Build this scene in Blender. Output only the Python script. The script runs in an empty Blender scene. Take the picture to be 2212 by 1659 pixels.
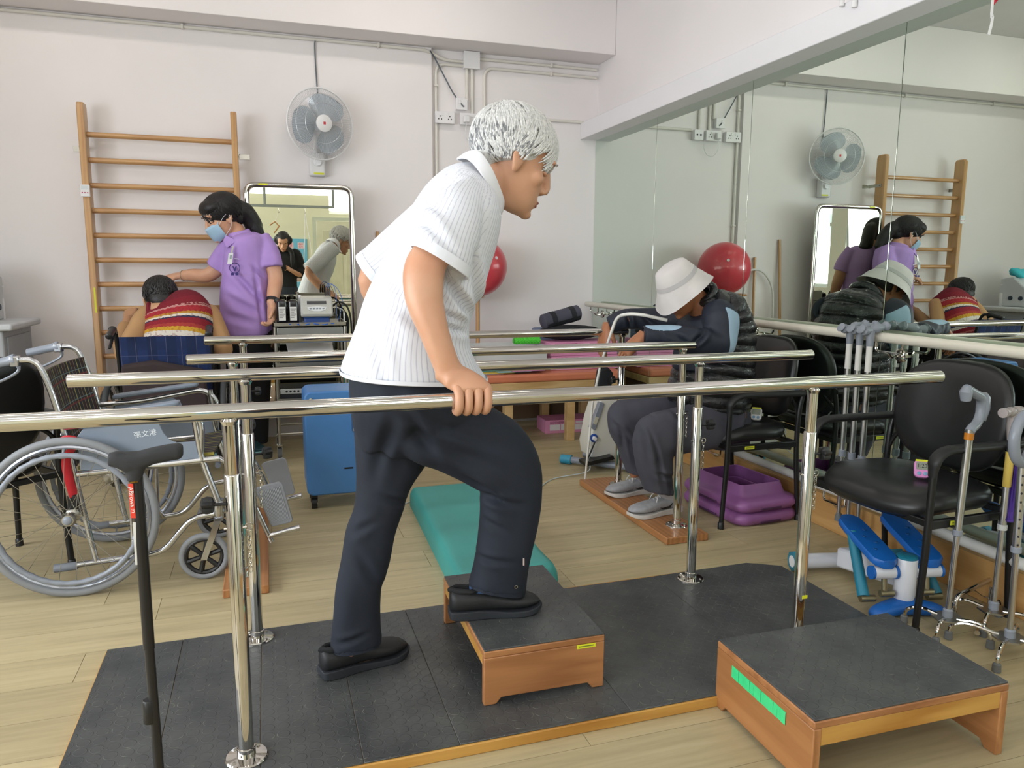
import bpy, math, random
import numpy as np
from mathutils import Vector, Matrix, Euler
S = bpy.context.scene
COL = S.collection
R = math.radians
# ---------------------------------------------------------------- camera, world, lights, exposure
FPX, CH = 1626.36, 1.2249                       # focal length in pixels, camera height
_y, _p, _r = R(18.0269), R(-8.6969), R(0.3183)  # yaw right, pitch down, roll
_fw = Vector((math.sin(_y)*math.cos(_p), math.cos(_y)*math.cos(_p), math.sin(_p)))
_r0 = Vector((math.cos(_y), -math.sin(_y), 0)); _u0 = _r0.cross(_fw)
_rt = _r0*math.cos(_r) + _u0*math.sin(_r); _up = -_r0*math.sin(_r) + _u0*math.cos(_r)
CAM = Vector((0, 0, CH))
cd = bpy.data.cameras.new('camera'); co = bpy.data.objects.new('camera', cd); COL.objects.link(co)
cd.sensor_width = 36; cd.lens = 36*FPX/2212; cd.clip_start = .02; cd.clip_end = 60
M = Matrix((_rt, _up, -_fw)).transposed().to_4x4(); M.translation = CAM
co.matrix_world = M; S.camera = co
def at(px, py, Y):
    """point of the plane y = Y seen at a photo pixel"""
    d = _fw + _rt*((px-1106)/FPX) - _up*((py-829.5)/FPX)
    return CAM + d*(Y/d.y)
def atx(px, py, X):
    d = _fw + _rt*((px-1106)/FPX) - _up*((py-829.5)/FPX)
    return CAM + d*(X/d.x)
def atz(px, py, Z):
    d = _fw + _rt*((px-1106)/FPX) - _up*((py-829.5)/FPX)
    return CAM + d*((Z-CH)/d.z)

W = bpy.data.worlds.new('world'); S.world = W; W.use_nodes = True
bg = W.node_tree.nodes['Background']; bg.inputs[0].default_value = (.80, .88, 1, 1); bg.inputs[1].default_value = 1.6
def area(name, loc, direction, sx, sy, power, col):
    l = bpy.data.lights.new(name, 'AREA'); l.shape = 'RECTANGLE'; l.size = sx; l.size_y = sy
    l.energy = power; l.color = col
    o = bpy.data.objects.new(name, l); COL.objects.link(o); o.location = loc
    o.rotation_euler = Vector(direction).to_track_quat('-Z', 'Y').to_euler(); return o
XL, XR, YB, YF, ZC = -3.0, 2.5435, 5.70, -2.4, 3.30     # left wall, mirror plane, back wall, rear wall, ceiling
WIN = [(-1.75, -.55), (-.35, .85), (1.0, 1.75), (2.05, 3.25)]   # windows of the left wall along Y
for a, b in WIN:
    area('daylight', (XL-.03, (a+b)/2, 1.62), (1, 0, -.12), b-a-.06, 1.25, 25*(b-a), (.90, .95, 1)).data.spread = R(160)
area('daylight', (.2, YF-.03, 2.3), (0, 1, -.25), 3.0, .5, 40, (.93, .96, 1))
LAMPS = [(-1.4, .6), (.9, .6), (-1.4, 2.6), (.9, 2.6), (-1.4, 4.5), (.9, 4.5), (-1.4, -1.2), (.9, -1.2)]  # pair nearest the back wall is added to light that wall more evenly
S.view_settings.view_transform = 'Standard'; S.view_settings.look = 'None'
S.view_settings.exposure = 0.60; S.view_settings.gamma = 1; S.view_settings.use_curve_mapping = False

# ---------------------------------------------------------------- materials
def lin(c):
    if isinstance(c, str):
        c = c.lstrip('#'); c = [int(c[i:i+2], 16)/255 for i in (0, 2, 4)]
        c = [x/12.92 if x <= .04045 else ((x+.055)/1.055)**2.4 for x in c]
    return (*c[:3], 1)
class NT:
    def __init__(s, m): s.t = m.node_tree; s.b = s.t.nodes['Principled BSDF']
    def n(s, typ, ins={}, **kw):
        x = s.t.nodes.new('ShaderNode'+typ)
        for k, v in kw.items(): setattr(x, k, v)
        for k, v in ins.items(): s.put(x.inputs[k], v)
        return x
    def put(s, sock, v):
        if isinstance(v, bpy.types.Node): v = v.outputs[0]
        if isinstance(v, bpy.types.NodeSocket): s.t.links.new(v, sock)
        else: sock.default_value = v
    def mix(s, f, a, b, mode='MIX'):
        x = s.n('Mix', data_type='RGBA', blend_type=mode)
        s.put(x.inputs[0], f); s.put(x.inputs[6], a); s.put(x.inputs[7], b); return x.outputs[2]
    def ramp(s, f, stops, interp='LINEAR'):
        x = s.n('ValToRGB'); s.put(x.inputs[0], f); x.color_ramp.interpolation = interp
        e = x.color_ramp.elements
        while len(e) < len(stops): e.new(.5)
        for i, (p, c) in enumerate(stops): e[i].position = p; e[i].color = c if len(c) == 4 else (*c, 1)
        return x.outputs[0]
    def math(s, op, a, b=0, c=0):
        x = s.n('Math', operation=op); s.put(x.inputs[0], a); s.put(x.inputs[1], b); s.put(x.inputs[2], c); return x.outputs[0]
    def obj(s, scale=(1, 1, 1), rot=(0, 0, 0)):
        t = s.n('TexCoord'); m = s.n('Mapping', {'Scale': scale, 'Rotation': rot}); s.t.links.new(t.outputs['Object'], m.inputs[0]); return m
    def noise(s, scale, vec=None, detail=3, rough=.5):
        x = s.n('TexNoise', {'Scale': scale, 'Detail': detail, 'Roughness': rough})
        s.put(x.inputs['Vector'], vec if vec is not None else s.obj()); return x.outputs[0]
    def attr(s, name):
        x = s.n('Attribute', attribute_name=name); return x.outputs['Fac']
    def bump(s, h, strength=.3, dist=.002):
        x = s.n('Bump', {'Strength': strength, 'Distance': dist, 'Height': h}); s.put(s.b.inputs['Normal'], x)
MATS = {}
def mat(name, col='#cccccc', rough=.5, metal=0, var=.06, vs=6, spec=.5, coat=0, bump=0, bs=300, fn=None, emit=0, trans=0, alpha=1, sheen=0):
    if name in MATS: return MATS[name]
    m = bpy.data.materials.new(name); m.use_nodes = True; MATS[name] = m
    t = NT(m); b = t.b; c = lin(col)
    b.inputs['Roughness'].default_value = rough; b.inputs['Metallic'].default_value = metal
    b.inputs['Specular IOR Level'].default_value = spec; b.inputs['Coat Weight'].default_value = coat
    b.inputs['Transmission Weight'].default_value = trans; b.inputs['Alpha'].default_value = alpha
    b.inputs['Sheen Weight'].default_value = sheen
    if var:
        n = t.noise(vs); f = t.n('MapRange', {'Value': n, 'From Min': .3, 'From Max': .7, 'To Min': 1-var, 'To Max': 1+var})
        mm = t.n('Mix', data_type='RGBA', blend_type='MULTIPLY'); mm.inputs[0].default_value = 1
        mm.inputs[6].default_value = c; t.put(mm.inputs[7], f); t.put(b.inputs['Base Color'], mm.outputs[2])
    else: b.inputs['Base Color'].default_value = c
    if bump: t.bump(t.noise(bs), bump, .0015)
    if emit: b.inputs['Emission Color'].default_value = c; b.inputs['Emission Strength'].default_value = emit
    if fn: fn(t)
    return m
def f_wood(c1, c2, axis=0, sc=1.):
    def f(t):
        s = [34*sc]*3; s[axis] = 2.2*sc
        v = t.obj(tuple(s)); n = t.noise(1.0, v, 4, .6)
        w = t.n('TexWave', {'Scale': .35, 'Distortion': 6, 'Detail': 3, 'Detail Scale': 1.4}, wave_type='BANDS'); t.put(w.inputs['Vector'], v)
        k = t.mix(.35, n, w.outputs[1])
        t.put(t.b.inputs['Base Color'], t.ramp(k, [(.25, lin(c2)), (.7, lin(c1))])); t.bump(n, .12, .001)
    return f
def f_rubber(t):        # dark studded rubber: raised coin circles, worn pale scuffs
    tc = t.n('TexCoord'); mp = t.n('Mapping', {'Scale': (27, 27, 27)}); t.t.links.new(tc.outputs['Object'], mp.inputs[0])
    v = t.n('TexVoronoi', {'Scale': 1.0, 'Randomness': .0}, voronoi_dimensions='2D', feature='F1'); t.put(v.inputs['Vector'], mp)
    ring = t.ramp(v.outputs['Distance'], [(0, (.6,)*3), (.36, (.62,)*3), (.40, (1,)*3), (.44, (.0,)*3), (1, (.0,)*3)])
    n = t.noise(9, None, 5, .6); n2 = t.noise(46, None, 2)
    sc = t.math('MULTIPLY', t.ramp(n2, [(.58, (0,)*3), (.72, (1,)*3)]), t.ramp(v.outputs['Distance'], [(.37, (0,)*3), (.41, (1,)*3), (.45, (0,)*3)]))
    base = t.ramp(n, [(.3, lin('#3a3c3e')), (.75, lin('#525452'))])
    t.put(t.b.inputs['Base Color'], t.mix(t.math('MULTIPLY', sc, .55), base, lin('#a8a690'))); t.bump(ring, .55, .002)
WHITE = mat('wall_paint', '#e8e3e3', .8, var=.02, vs=1.5)
CHROME = mat('polished_steel', '#cfccc6', .07, 1, var=.03)
STEEL = mat('brushed_steel', '#b3b0a8', .28, 1, var=.05)
ALU = mat('aluminium', '#c4c6c9', .25, 1, var=.03)
BLACKP = mat('black_plastic', '#17181a', .4)
RUBBER = mat('black_rubber', '#202123', .75)
WPLAS = mat('white_plastic', '#e2e1e2', .35, var=.02)
CREAM = mat('cream_plastic', '#d9d4c6', .35, var=.03)
PIPE = mat('cream_pipe', '#dcd8d0', .4, var=.02)
GREYP = mat('grey_plastic', '#868c96', .35, var=.04)
YEL = mat('yellow_sticker', '#d9dc2c', .5, var=.04)
BLACKINK = mat('black_ink', '#15151a', .6, var=0)
PLY = mat('plywood_orange', '#b87a3c', .45, fn=f_wood('#ad774a', '#925f38', 0), coat=.15)
PLYY = mat('plywood_orange_y', '#b87a3c', .45, fn=f_wood('#b07a4b', '#976439', 1), coat=.15)
EDGE = mat('plywood_edge', '#c39449', .5, fn=f_wood('#c8994e', '#a8742e', 0, .7))
BEECH = mat('varnished_beech', '#b98b56', .32, fn=f_wood('#c59c6b', '#b3875a', 2), coat=.3)
BEECHX = mat('varnished_beech_rung', '#b98b56', .3, fn=f_wood('#c29664', '#ad8054', 0), coat=.4)
STUD = mat('studded_rubber', '#3a3c3e', .44, fn=f_rubber)

# ---------------------------------------------------------------- mesh building
class MB:
    def __init__(s): s.v = []; s.f = []; s.T = None
    def add(s, vs, fs):
        o = len(s.v)
        s.v += [tuple(s.T @ Vector(v)) for v in vs] if s.T is not None else [tuple(v) for v in vs]
        s.f += [tuple(i+o for i in f) for f in fs]; return s
    def box(s, x0, x1, y0, y1, z0, z1, rot=None, piv=None):
        vs = [Vector((x, y, z)) for x in (x0, x1) for y in (y0, y1) for z in (z0, z1)]
        if rot is not None:
            c = Vector(piv) if piv is not None else Vector(((x0+x1)/2, (y0+y1)/2, (z0+z1)/2))
            m = Euler(rot).to_matrix(); vs = [c + m @ (v-c) for v in vs]
        return s.add(vs, [(0, 1, 3, 2), (4, 6, 7, 5), (0, 4, 5, 1), (2, 3, 7, 6), (0, 2, 6, 4), (1, 5, 7, 3)])
    def loft(s, rings, cap=True, closed=False):
        n = len(rings[0]); o = []; fs = []
        for r in rings: o += list(r)
        m = len(rings)
        for i in range(m if closed else m-1):
            j = (i+1) % m
            for k in range(n):
                l = (k+1) % n; fs.append((i*n+k, i*n+l, j*n+l, j*n+k))
        if cap and not closed:
            fs.append(tuple(reversed(range(n)))); fs.append(tuple(range((m-1)*n, m*n)))
        return s.add(o, fs)
    def tube(s, pts, r, n=10, cap=True, closed=False, flat=1., ref=None):
        P = [Vector(p) for p in pts]; m = len(P)
        rr = list(r) if isinstance(r, (list, tuple)) else [r]*m
        T = []
        for i in range(m):
            a = P[(i-1) % m] if (closed or i > 0) else P[i]; b = P[(i+1) % m] if (closed or i < m-1) else P[i]
            d = b-a; T.append(d.normalized() if d.length > 1e-9 else Vector((0, 0, 1)))
        up = Vector(ref) if ref is not None else (Vector((0, 0, 1)) if abs(T[0].z) < .9 else Vector((1, 0, 0)))
        A = (up - T[0]*up.dot(T[0])).normalized(); rings = []
        for i in range(m):
            A = (A - T[i]*A.dot(T[i]))
            A = A.normalized() if A.length > 1e-6 else T[i].orthogonal().normalized()
            B = T[i].cross(A)
            rings.append([P[i] + (A*math.cos(2*math.pi*k/n)*flat + B*math.sin(2*math.pi*k/n))*rr[i] for k in range(n)])
        return s.loft(rings, cap, closed)
    def cyl(s, a, b, r, r2=None, n=16): return s.tube([a, b], [r, r if r2 is None else r2], n)
    def lathe(s, prof, o=(0, 0, 0), ax=(0, 0, 1), n=20):
        ax = Vector(ax).normalized(); A = ax.orthogonal().normalized(); B = ax.cross(A); o = Vector(o)
        return s.loft([[o + ax*z + (A*math.cos(2*math.pi*k/n)+B*math.sin(2*math.pi*k/n))*max(r, 1e-5) for k in range(n)] for r, z in prof])
    def ell(s, c, rx, ry, rz, m=None, n=16, k=10):
        c = Vector(c); rings = []
        for i in range(k+1):
            t = math.pi*(i/k) - math.pi/2; cr = max(math.cos(t), 1e-3)
            ring = []
            for j in range(n):
                a = 2*math.pi*j/n; v = Vector((rx*cr*math.cos(a), ry*cr*math.sin(a), rz*math.sin(t)))
                ring.append(c + (m @ v if m is not None else v))
            rings.append(ring)
        return s.loft(rings)
    def prism(s, poly, e, inset=None):
        """polygon of 3-D points extruded by the vector e"""
        e = Vector(e); P = [Vector(p) for p in poly]; n = len(P)
        return s.add(P+[p+e for p in P], [tuple(reversed(range(n))), tuple(range(n, 2*n))] + [(i, (i+1) % n, n+(i+1) % n, n+i) for i in range(n)])
def fillet(pts, r, k=6, closed=False):
    P = [Vector(p) for p in pts]; o = []; m = len(P)
    for i in range(m):
        if not closed and i in (0, m-1): o.append(P[i]); continue
        a, b, c = P[i-1], P[i], P[(i+1) % m]
        d1 = (a-b); d2 = (c-b); q = min(r, d1.length*.49, d2.length*.49)
        p0 = b + d1.normalized()*q; p2 = b + d2.normalized()*q
        for j in range(k+1):
            t = j/k; o.append(p0*(1-t)**2 + b*2*t*(1-t) + p2*t*t)
    return o
def cat(pts, k=6):
    P = [Vector(p) for p in pts]; o = []
    for i in range(len(P)-1):
        a = P[i-1] if i else P[i]*2-P[i+1]; b = P[i]; c = P[i+1]; d = P[i+2] if i+2 < len(P) else c*2-b
        for j in range(k):
            t = j/k; o.append(.5*((2*b)+(c-a)*t+(2*a-5*b+4*c-d)*t*t+(3*b-a-3*c+d)*t**3))
    o.append(P[-1]); return o
def circ(c, r, A, B, n=40, a0=0, a1=2*math.pi, end=False):
    c, A, B = Vector(c), Vector(A), Vector(B); k = n if not end else n-1
    return [c + (A*math.cos(a0+(a1-a0)*i/k)+B*math.sin(a0+(a1-a0)*i/k))*r for i in range(n)]
def rrect(w, h, r, k=5):
    o = []
    for cx, cy, a in ((w/2-r, h/2-r, 0), (-w/2+r, h/2-r, 90), (-w/2+r, -h/2+r, 180), (w/2-r, -h/2+r, 270)):
        for j in range(k+1): t = R(a+90*j/k); o.append((cx+r*math.cos(t), cy+r*math.sin(t)))
    return o
ORG = {}
def finish(me, smooth=True, ang=40):
    if smooth:
        me.shade_smooth() if hasattr(me, 'shade_smooth') else None
        try: me.set_sharp_from_angle(angle=R(ang))
        except Exception: pass
def obj(name, mb, m, parent=None, bevel=0, smooth=True, ang=40, seg=2, label=None, cat=None, group=None, kind=None, me=None, subs=0):
    """link one mesh object; world coordinates unless it hangs under a turned Empty (then that Empty's own)"""
    if me is None:
        me = bpy.data.meshes.new(name)
        if parent is not None: o = ORG[parent.name]
        else:
            a = np.array(mb.v); o = Vector(((a[:, 0].min()+a[:, 0].max())/2, (a[:, 1].min()+a[:, 1].max())/2, a[:, 2].min()))
            if kind == 'structure': o = Vector((0, 0, 0))
        me.from_pydata([tuple(Vector(v)-o) for v in mb.v], [], mb.f); me.validate(); me.update(); finish(me, smooth, ang)
    else: o = ORG[parent.name] if parent is not None else Vector((0, 0, 0))
    ob = bpy.data.objects.new(name, me); COL.objects.link(ob)
    if m is not None and not me.materials: me.materials.append(m)
    if parent is not None: ob.parent = parent
    else: ob.location = o
    ORG[ob.name] = o
    if bevel:
        b = ob.modifiers.new('bevel', 'BEVEL'); b.width = bevel; b.segments = seg; b.limit_method = 'ANGLE'; b.angle_limit = R(50)
    if subs:
        b = ob.modifiers.new('sub', 'SUBSURF'); b.levels = b.render_levels = subs
    tag(ob, label, cat, group, kind); return ob
def tag(o, label=None, cat=None, group=None, kind=None):
    for k, v in (('label', label), ('category', cat), ('group', group), ('kind', kind)):
        if v: o[k] = v
    return o
def thing(name, label, cat, loc=(0, 0, 0), rz=None, group=None, rot=None):
    """Empty at a thing's base. rz None: parts are given in world coordinates, else in the thing's own frame."""
    o = bpy.data.objects.new(name, None); COL.objects.link(o); o.location = loc; o.empty_display_size = .1
    if rot is not None: o.rotation_euler = rot
    elif rz is not None: o.rotation_euler = (0, 0, rz)
    ORG[o.name] = Vector(loc) if (rz is None and rot is None) else Vector((0, 0, 0))
    return tag(o, label, cat, group)
def dup(root, loc, rz=None, label=None, group=None):
    def rec(o, par):
        c = o.copy(); COL.objects.link(c); c.parent = par; ORG[c.name] = ORG[o.name]
        for ch in list(o.children): rec(ch, c)
        return c
    c = rec(root, None); c.location = loc
    if rz is not None: c.rotation_euler = (0, 0, rz)
    if label: c['label'] = label
    if group: c['group'] = group
    return c
def text(name, s, size, m, loc, rot, parent=None, ext=.0006, align='CENTER', label=None):
    cu = bpy.data.curves.new(name, 'FONT'); cu.body = s; cu.size = size; cu.extrude = ext; cu.align_x = align; cu.align_y = 'CENTER'; cu.resolution_u = 2
    t = bpy.data.objects.new('t', cu); COL.objects.link(t); dg = bpy.context.evaluated_depsgraph_get()
    me = bpy.data.meshes.new_from_object(t.evaluated_get(dg)); bpy.data.objects.remove(t)
    o = ORG[parent.name] if parent is not None else Vector((0, 0, 0))
    Mx = Matrix.Translation(Vector(loc)-o) @ (rot if isinstance(rot, Matrix) else Euler(rot).to_matrix()).to_4x4()
    me.transform(Mx); me.materials.clear()
    return obj(name, None, m, parent, me=me, label=label)
def frame(x, y, z): return Matrix((Vector(x), Vector(y), Vector(z))).transposed()
# ---------------------------------------------------------------- the room
def struct(name, mb, m, parent=None, bevel=0): return obj(name, mb, m, parent, bevel=bevel, kind='structure' if parent is None else None)
def f_plank(t):
    oi = t.n('ObjectInfo'); v = t.obj((3.0, 40, 1)); tc = t.n('TexCoord')
    off = t.n('VectorMath', operation='ADD'); t.put(off.inputs[0], v); cx = t.n('CombineXYZ'); t.put(cx.inputs[0], t.math('MULTIPLY', oi.outputs['Random'], 37)); t.put(cx.inputs[1], t.math('MULTIPLY', oi.outputs['Random'], 91)); t.put(off.inputs[1], cx)
    n = t.noise(1.0, off, 6, .62); n2 = t.noise(.35, off, 2)
    c = t.ramp(t.mix(.4, n, n2), [(.3, lin('#a29472')), (.55, lin('#b9aa85')), (.8, lin('#c9bc99'))])
    k = t.n('MapRange', {'Value': oi.outputs['Random'], 'To Min': .90, 'To Max': 1.04})
    mm = t.n('Mix', data_type='RGBA', blend_type='MULTIPLY'); mm.inputs[0].default_value = 1; t.put(mm.inputs[6], c); t.put(mm.inputs[7], k)
    t.put(t.b.inputs['Base Color'], mm.outputs[2]); t.bump(n, .06, .001)
PLANK = mat('vinyl_plank', '#b5a37f', .42, fn=f_plank, spec=.4)
fl = struct('floor', MB().box(XL-.3, XR+.3, YF-.3, YB+.3, -.1, -.0035), mat('floor_screed', '#83744f', .6))
rnd = random.Random(3)
pw, pl = .185, 1.22
pm = MB().box(.0008, pl-.0008, .0008, pw-.0008, -.0034, 0)
plank_mesh = None; rest = MB(); n_ = 0
y = .9-18*pw
while y < YB:
    x = XL-.2-rnd.random()*pl
    while x < XR:
        c = x+pl/2
        if y > .85 and c > -.55*y-.9 and n_ < 300:
            n_ += 1
            if plank_mesh is None: o = obj('plank', pm, PLANK, fl); plank_mesh = o.data
            else: o = obj('plank', None, None, fl, me=plank_mesh)
            o.location = (x, y, 0)
        elif x+pl > XL-.2: rest.box(max(x+.0008, XL-.2), x+pl-.0008, max(y, YF-.2)+.0008, y+pw-.0008, -.0034, 0)
        x += pl
    y += pw
o = obj('plank_field', rest, PLANK, fl, smooth=False); o['kind'] = 'stuff'
# walls
XS = 1.215                                                    # step in the back wall
struct('wall_back', MB().box(XL-.2, XS, 5.665, 5.95, 0, ZC), WHITE)
struct('wall_back_right', MB().box(XS, XR+.3, 5.70, 5.95, 0, ZC), WHITE)
struct('wall_right', MB().box(XR+.012, XR+.25, YF-.2, YB+.25, 0, ZC), WHITE)
struct('ceiling', MB().box(XL-.3, XR+.3, YF-.3, YB+.3, ZC, ZC+.2), mat('ceiling_paint', '#dedcdc', .85, var=.02))
struct('trim_1', MB().box(XL-.1, XR+.011, 5.397, 5.70, 2.805, ZC), WHITE, bevel=.004)       # beam along the back wall
struct('trim_2', MB().box(XL-.1, XR+.011, YF-.05, -1.6, 2.62, ZC), WHITE, bevel=.004)       # beam along the rear wall
wl = MB(); xo, xi = XL-.22, XL; ys = [YF-.2]+[q for w in WIN for q in w]+[YB+.2]
z0, z1 = .98, 2.28
wl.box(xo, xi, YF-.2, YB+.2, 0, z0).box(xo, xi, YF-.2, YB+.2, z1, ZC)
for i in range(0, len(ys), 2): wl.box(xo, xi, ys[i], ys[i+1], z0, z1)
struct('wall_left', wl, WHITE)
WFR = mat('window_frame_white', '#d9dde0', .4, 0)
GLASS = mat('window_glass', '#eef6f6', .02, 0, var=0, trans=1)
for i, (a, b) in enumerate(WIN):
    fb = MB(); xa, xb = XL-.16, XL-.10
    for q in ((a, a+.05), (b-.05, b), ((a+b)/2-.03, (a+b)/2+.03)): fb.box(xa, xb, q[0], q[1], z0, z1)
    fb.box(xa+.001, xb-.001, a, b, z0, z0+.05).box(xa+.001, xb-.001, a, b, z1-.05, z1).box(xa+.001, xb-.001, a, b, 1.88, 1.93)
    w = struct('window_%d' % (i+1), fb, WFR)
    for y0, y1 in ((a+.05, (a+b)/2-.03), ((a+b)/2+.03, b-.05)):
        obj('pane', MB().box(XL-.133, XL-.127, y0, y1, z0+.05, 1.88), GLASS, w); obj('pane', MB().box(XL-.133, XL-.127, y0, y1, 1.93, z1-.05), GLASS, w)
# rear wall (seen in the standing mirror): door and a strip of high windows
rx0, rx1 = .74, 1.9
RW = mat('rear_wall_paint', '#dddcc2', .8, var=.02)
struct('wall_rear', MB().box(XL-.2, XR+.25, YF-.2, YF, 0, 2.12).box(XL-.2, rx0, YF-.2, YF, 2.12, 2.55).box(rx1, XR+.25, YF-.2, YF, 2.12, 2.55).box(XL-.2, XR+.25, YF-.2, YF, 2.55, ZC), RW)
fb = MB().box(rx0, rx0+.04, YF-.12, YF-.06, 2.12, 2.55).box(rx1-.04, rx1, YF-.12, YF-.06, 2.12, 2.55).box(rx0, rx1, YF-.121, YF-.061, 2.12, 2.16).box(rx0, rx1, YF-.121, YF-.061, 2.51, 2.55)
w = struct('window_6', fb, WFR); obj('pane', MB().box(rx0+.04, rx1-.04, YF-.093, YF-.087, 2.16, 2.51), GLASS, w)
d = struct('door_1', MB().box(.52, 1.42, YF+.004, YF+.045, .01, 2.0), mat('door_cream', '#d6d5bd', .5), bevel=.004)
obj('door_panel', MB().box(.62, .94, YF+.045, YF+.052, .2, 1.85).box(1.0, 1.32, YF+.045, YF+.052, .2, 1.85), mat('door_panel', '#cccbb0', .5), d, bevel=.003)
obj('door_handle', MB().cyl((.58, YF+.045, 1.0), (.58, YF+.09, 1.0), .011).cyl((.58, YF+.085, 1.0), (.7, YF+.085, 1.0), .009), STEEL, d)
struct('trim_3', MB().box(.46, 1.48, YF+.003, YF+.03, 2.0, 2.06).box(.46, .52, YF+.003, YF+.03, 0, 1.9995).box(1.42, 1.48, YF+.003, YF+.03, 0, 1.9995), mat('door_trim', '#c3c9b9', .5))
# ceiling fluorescent fittings
for i, (x, y) in enumerate(LAMPS):
    t = thing('ceiling_light', 'white twin tube fluorescent fitting on the ceiling, %s' % ['before the near bars at left', 'before the near bars at right', 'over the far bars at left', 'over the far bars at right', 'added near the wall bars to light the wall', 'added near the wall fan to light the wall', 'behind the camera at left', 'behind the camera at right'][i], 'light', (x, y, ZC), group='ceiling lights')
    obj('housing', MB().box(x-.61, x+.61, y-.09, y+.09, ZC-.05, ZC), WPLAS, t, bevel=.008)
    obj('tube', MB().cyl((x-.58, y-.045, ZC-.066), (x+.58, y-.045, ZC-.066), .015), mat('fluorescent_tube', '#fff8ef', .4, var=0, emit=8), t)
    obj('tube', MB().cyl((x-.58, y+.045, ZC-.066), (x+.58, y+.045, ZC-.066), .015), mat('fluorescent_tube'), t)
# mirror wall: panels, ledge, plywood skirting
MIR = mat('mirror_silver', '#dbe7dd', .0, 1, var=0)
mw = thing('wall_mirror', 'floor to ledge mirror of tall panels covering the right wall', 'mirror', (XR, 3, .2))
seams = [5.70, 4.70, 3.645, 2.615, 1.58, .55, -.5]
for i in range(6):
    p = obj('mirror_panel', MB().box(XR, XR+.008, seams[i+1]+.0012, seams[i]-.0012, .165, 2.36), MIR, mw, bevel=.0015, seg=1)
obj('seam_backing', MB().box(XR+.006, XR+.0105, -.5, 5.695, .165, 2.36), mat('seam_dark', '#4d524e', .6), mw)
struct('trim_4', MB().box(XR-.135, XR+.01, -2.3, 5.699, 2.235, 2.36), mat('ledge_white', '#e4e3e6', .45, var=.01), bevel=.004)   # boxed ledge above the mirror
struct('baseboard_right', MB().box(XR-.035, XR+.01, -2.3, 5.695, 0, .165), mat('skirting_plywood', '#c79d64', .45, fn=f_wood('#cba169', '#b88b52', 1), coat=.1), bevel=.003)
# ---------------------------------------------------------------- handrails along the mirror
def handrail(z, y0, y1, ys, label, m, off):
    x = XR-off
    t = thing('handrail', label, 'handrail', (x, (y0+y1)/2, z))
    obj('rail', MB().lathe([(.004, 0), (.016, .002), (.021, .012), (.021, y1-y0-.012), (.016, y1-y0-.002), (.004, y1-y0)], (x, y0, z), (0, 1, 0), 20), m, t)
    for yb in ys:
        b = obj('bracket', MB().tube(fillet([(x, yb-.07, z-.012), (x, yb-.07, z-.062), (x, yb+.07, z-.062), (x, yb+.07, z-.012)], .02), .0055, 8), CHROME, t)
        obj('rosette', MB().lathe([(.0, 0), (.03, .0), (.03, .006), (.02, .012), (.0, .014)], (XR-.0005, yb, z-.075), (-1, 0, 0), 20), CHROME, b)
        obj('arm', MB().tube(cat([(XR-.006, yb, z-.075), (x+.02, yb, z-.08), (x, yb, z-.062)], 5), .006, 8), CHROME, b)
    return t
RAILC = mat('rail_cream', '#dcd7c8', .28, var=.02)
handrail(.947, -1.5, 5.66, [5.50, 3.52, 2.50, .6, -1.0], 'cream round handrail at waist height across the wall mirror', RAILC, .07)
handrail(.215, -1.5, 4.6, [3.75, 2.75, 1.6, .3], 'low pale rail just above the plywood skirting, under the mirror', mat('rail_pale', '#d3d2cd', .3, var=.02), .07)
# pegs under the ceiling on the ledge, ribbon
for x, y, z, l in ((XR-.142, 2.83, 2.372, 'left of the two small white pegs on the mirror ledge'), (XR-.142, 2.755, 2.345, 'right of the two small white pegs on the mirror ledge')):
    t = obj('wall_peg', MB().lathe([(.004, -.03), (.011, -.028), (.011, .02), (.009, .022), (.009, .05), (.003, .052)], (x-.006, y, z), (0, 0, 1), 12), WPLAS, label=l, cat='peg', group='pegs on the mirror ledge')
rb = thing('hanging_ribbon', 'curled red paper ribbon with a white strip hanging from the ceiling by the mirror', 'decoration', (2.2, 1.9, 2.1))
pts = [Vector((2.212+.018*math.sin(i*.62), 1.915+.018*math.cos(i*.62), 2.06+.014*i)) for i in range(70)]
m = MB()
for i in range(len(pts)-1):
    d = Vector((0, 0, .012)); m.add([pts[i]-d, pts[i]+d, pts[i+1]+d, pts[i+1]-d], [(0, 1, 2, 3)])
o = obj('red_ribbon', m, mat('red_ribbon', '#c51733', .4), rb); o.modifiers.new('s', 'SOLIDIFY').thickness = .0015
a0 = at(2136, 75, 1.93); a1 = at(2150, -60, 1.93)
obj('white_strip', MB().tube(cat([a0, a0.lerp(a1, .3)+Vector((.008, 0, 0)), a1, (a1.x+.01, a1.y, ZC)], 6), .006, 6, flat=.2, ref=(0, 1, 0)), WPLAS, rb)
obj('cord', MB().tube([pts[-1], (pts[-1].x, pts[-1].y, ZC)], .0015, 5), mat('red_ribbon'), rb)

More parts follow.
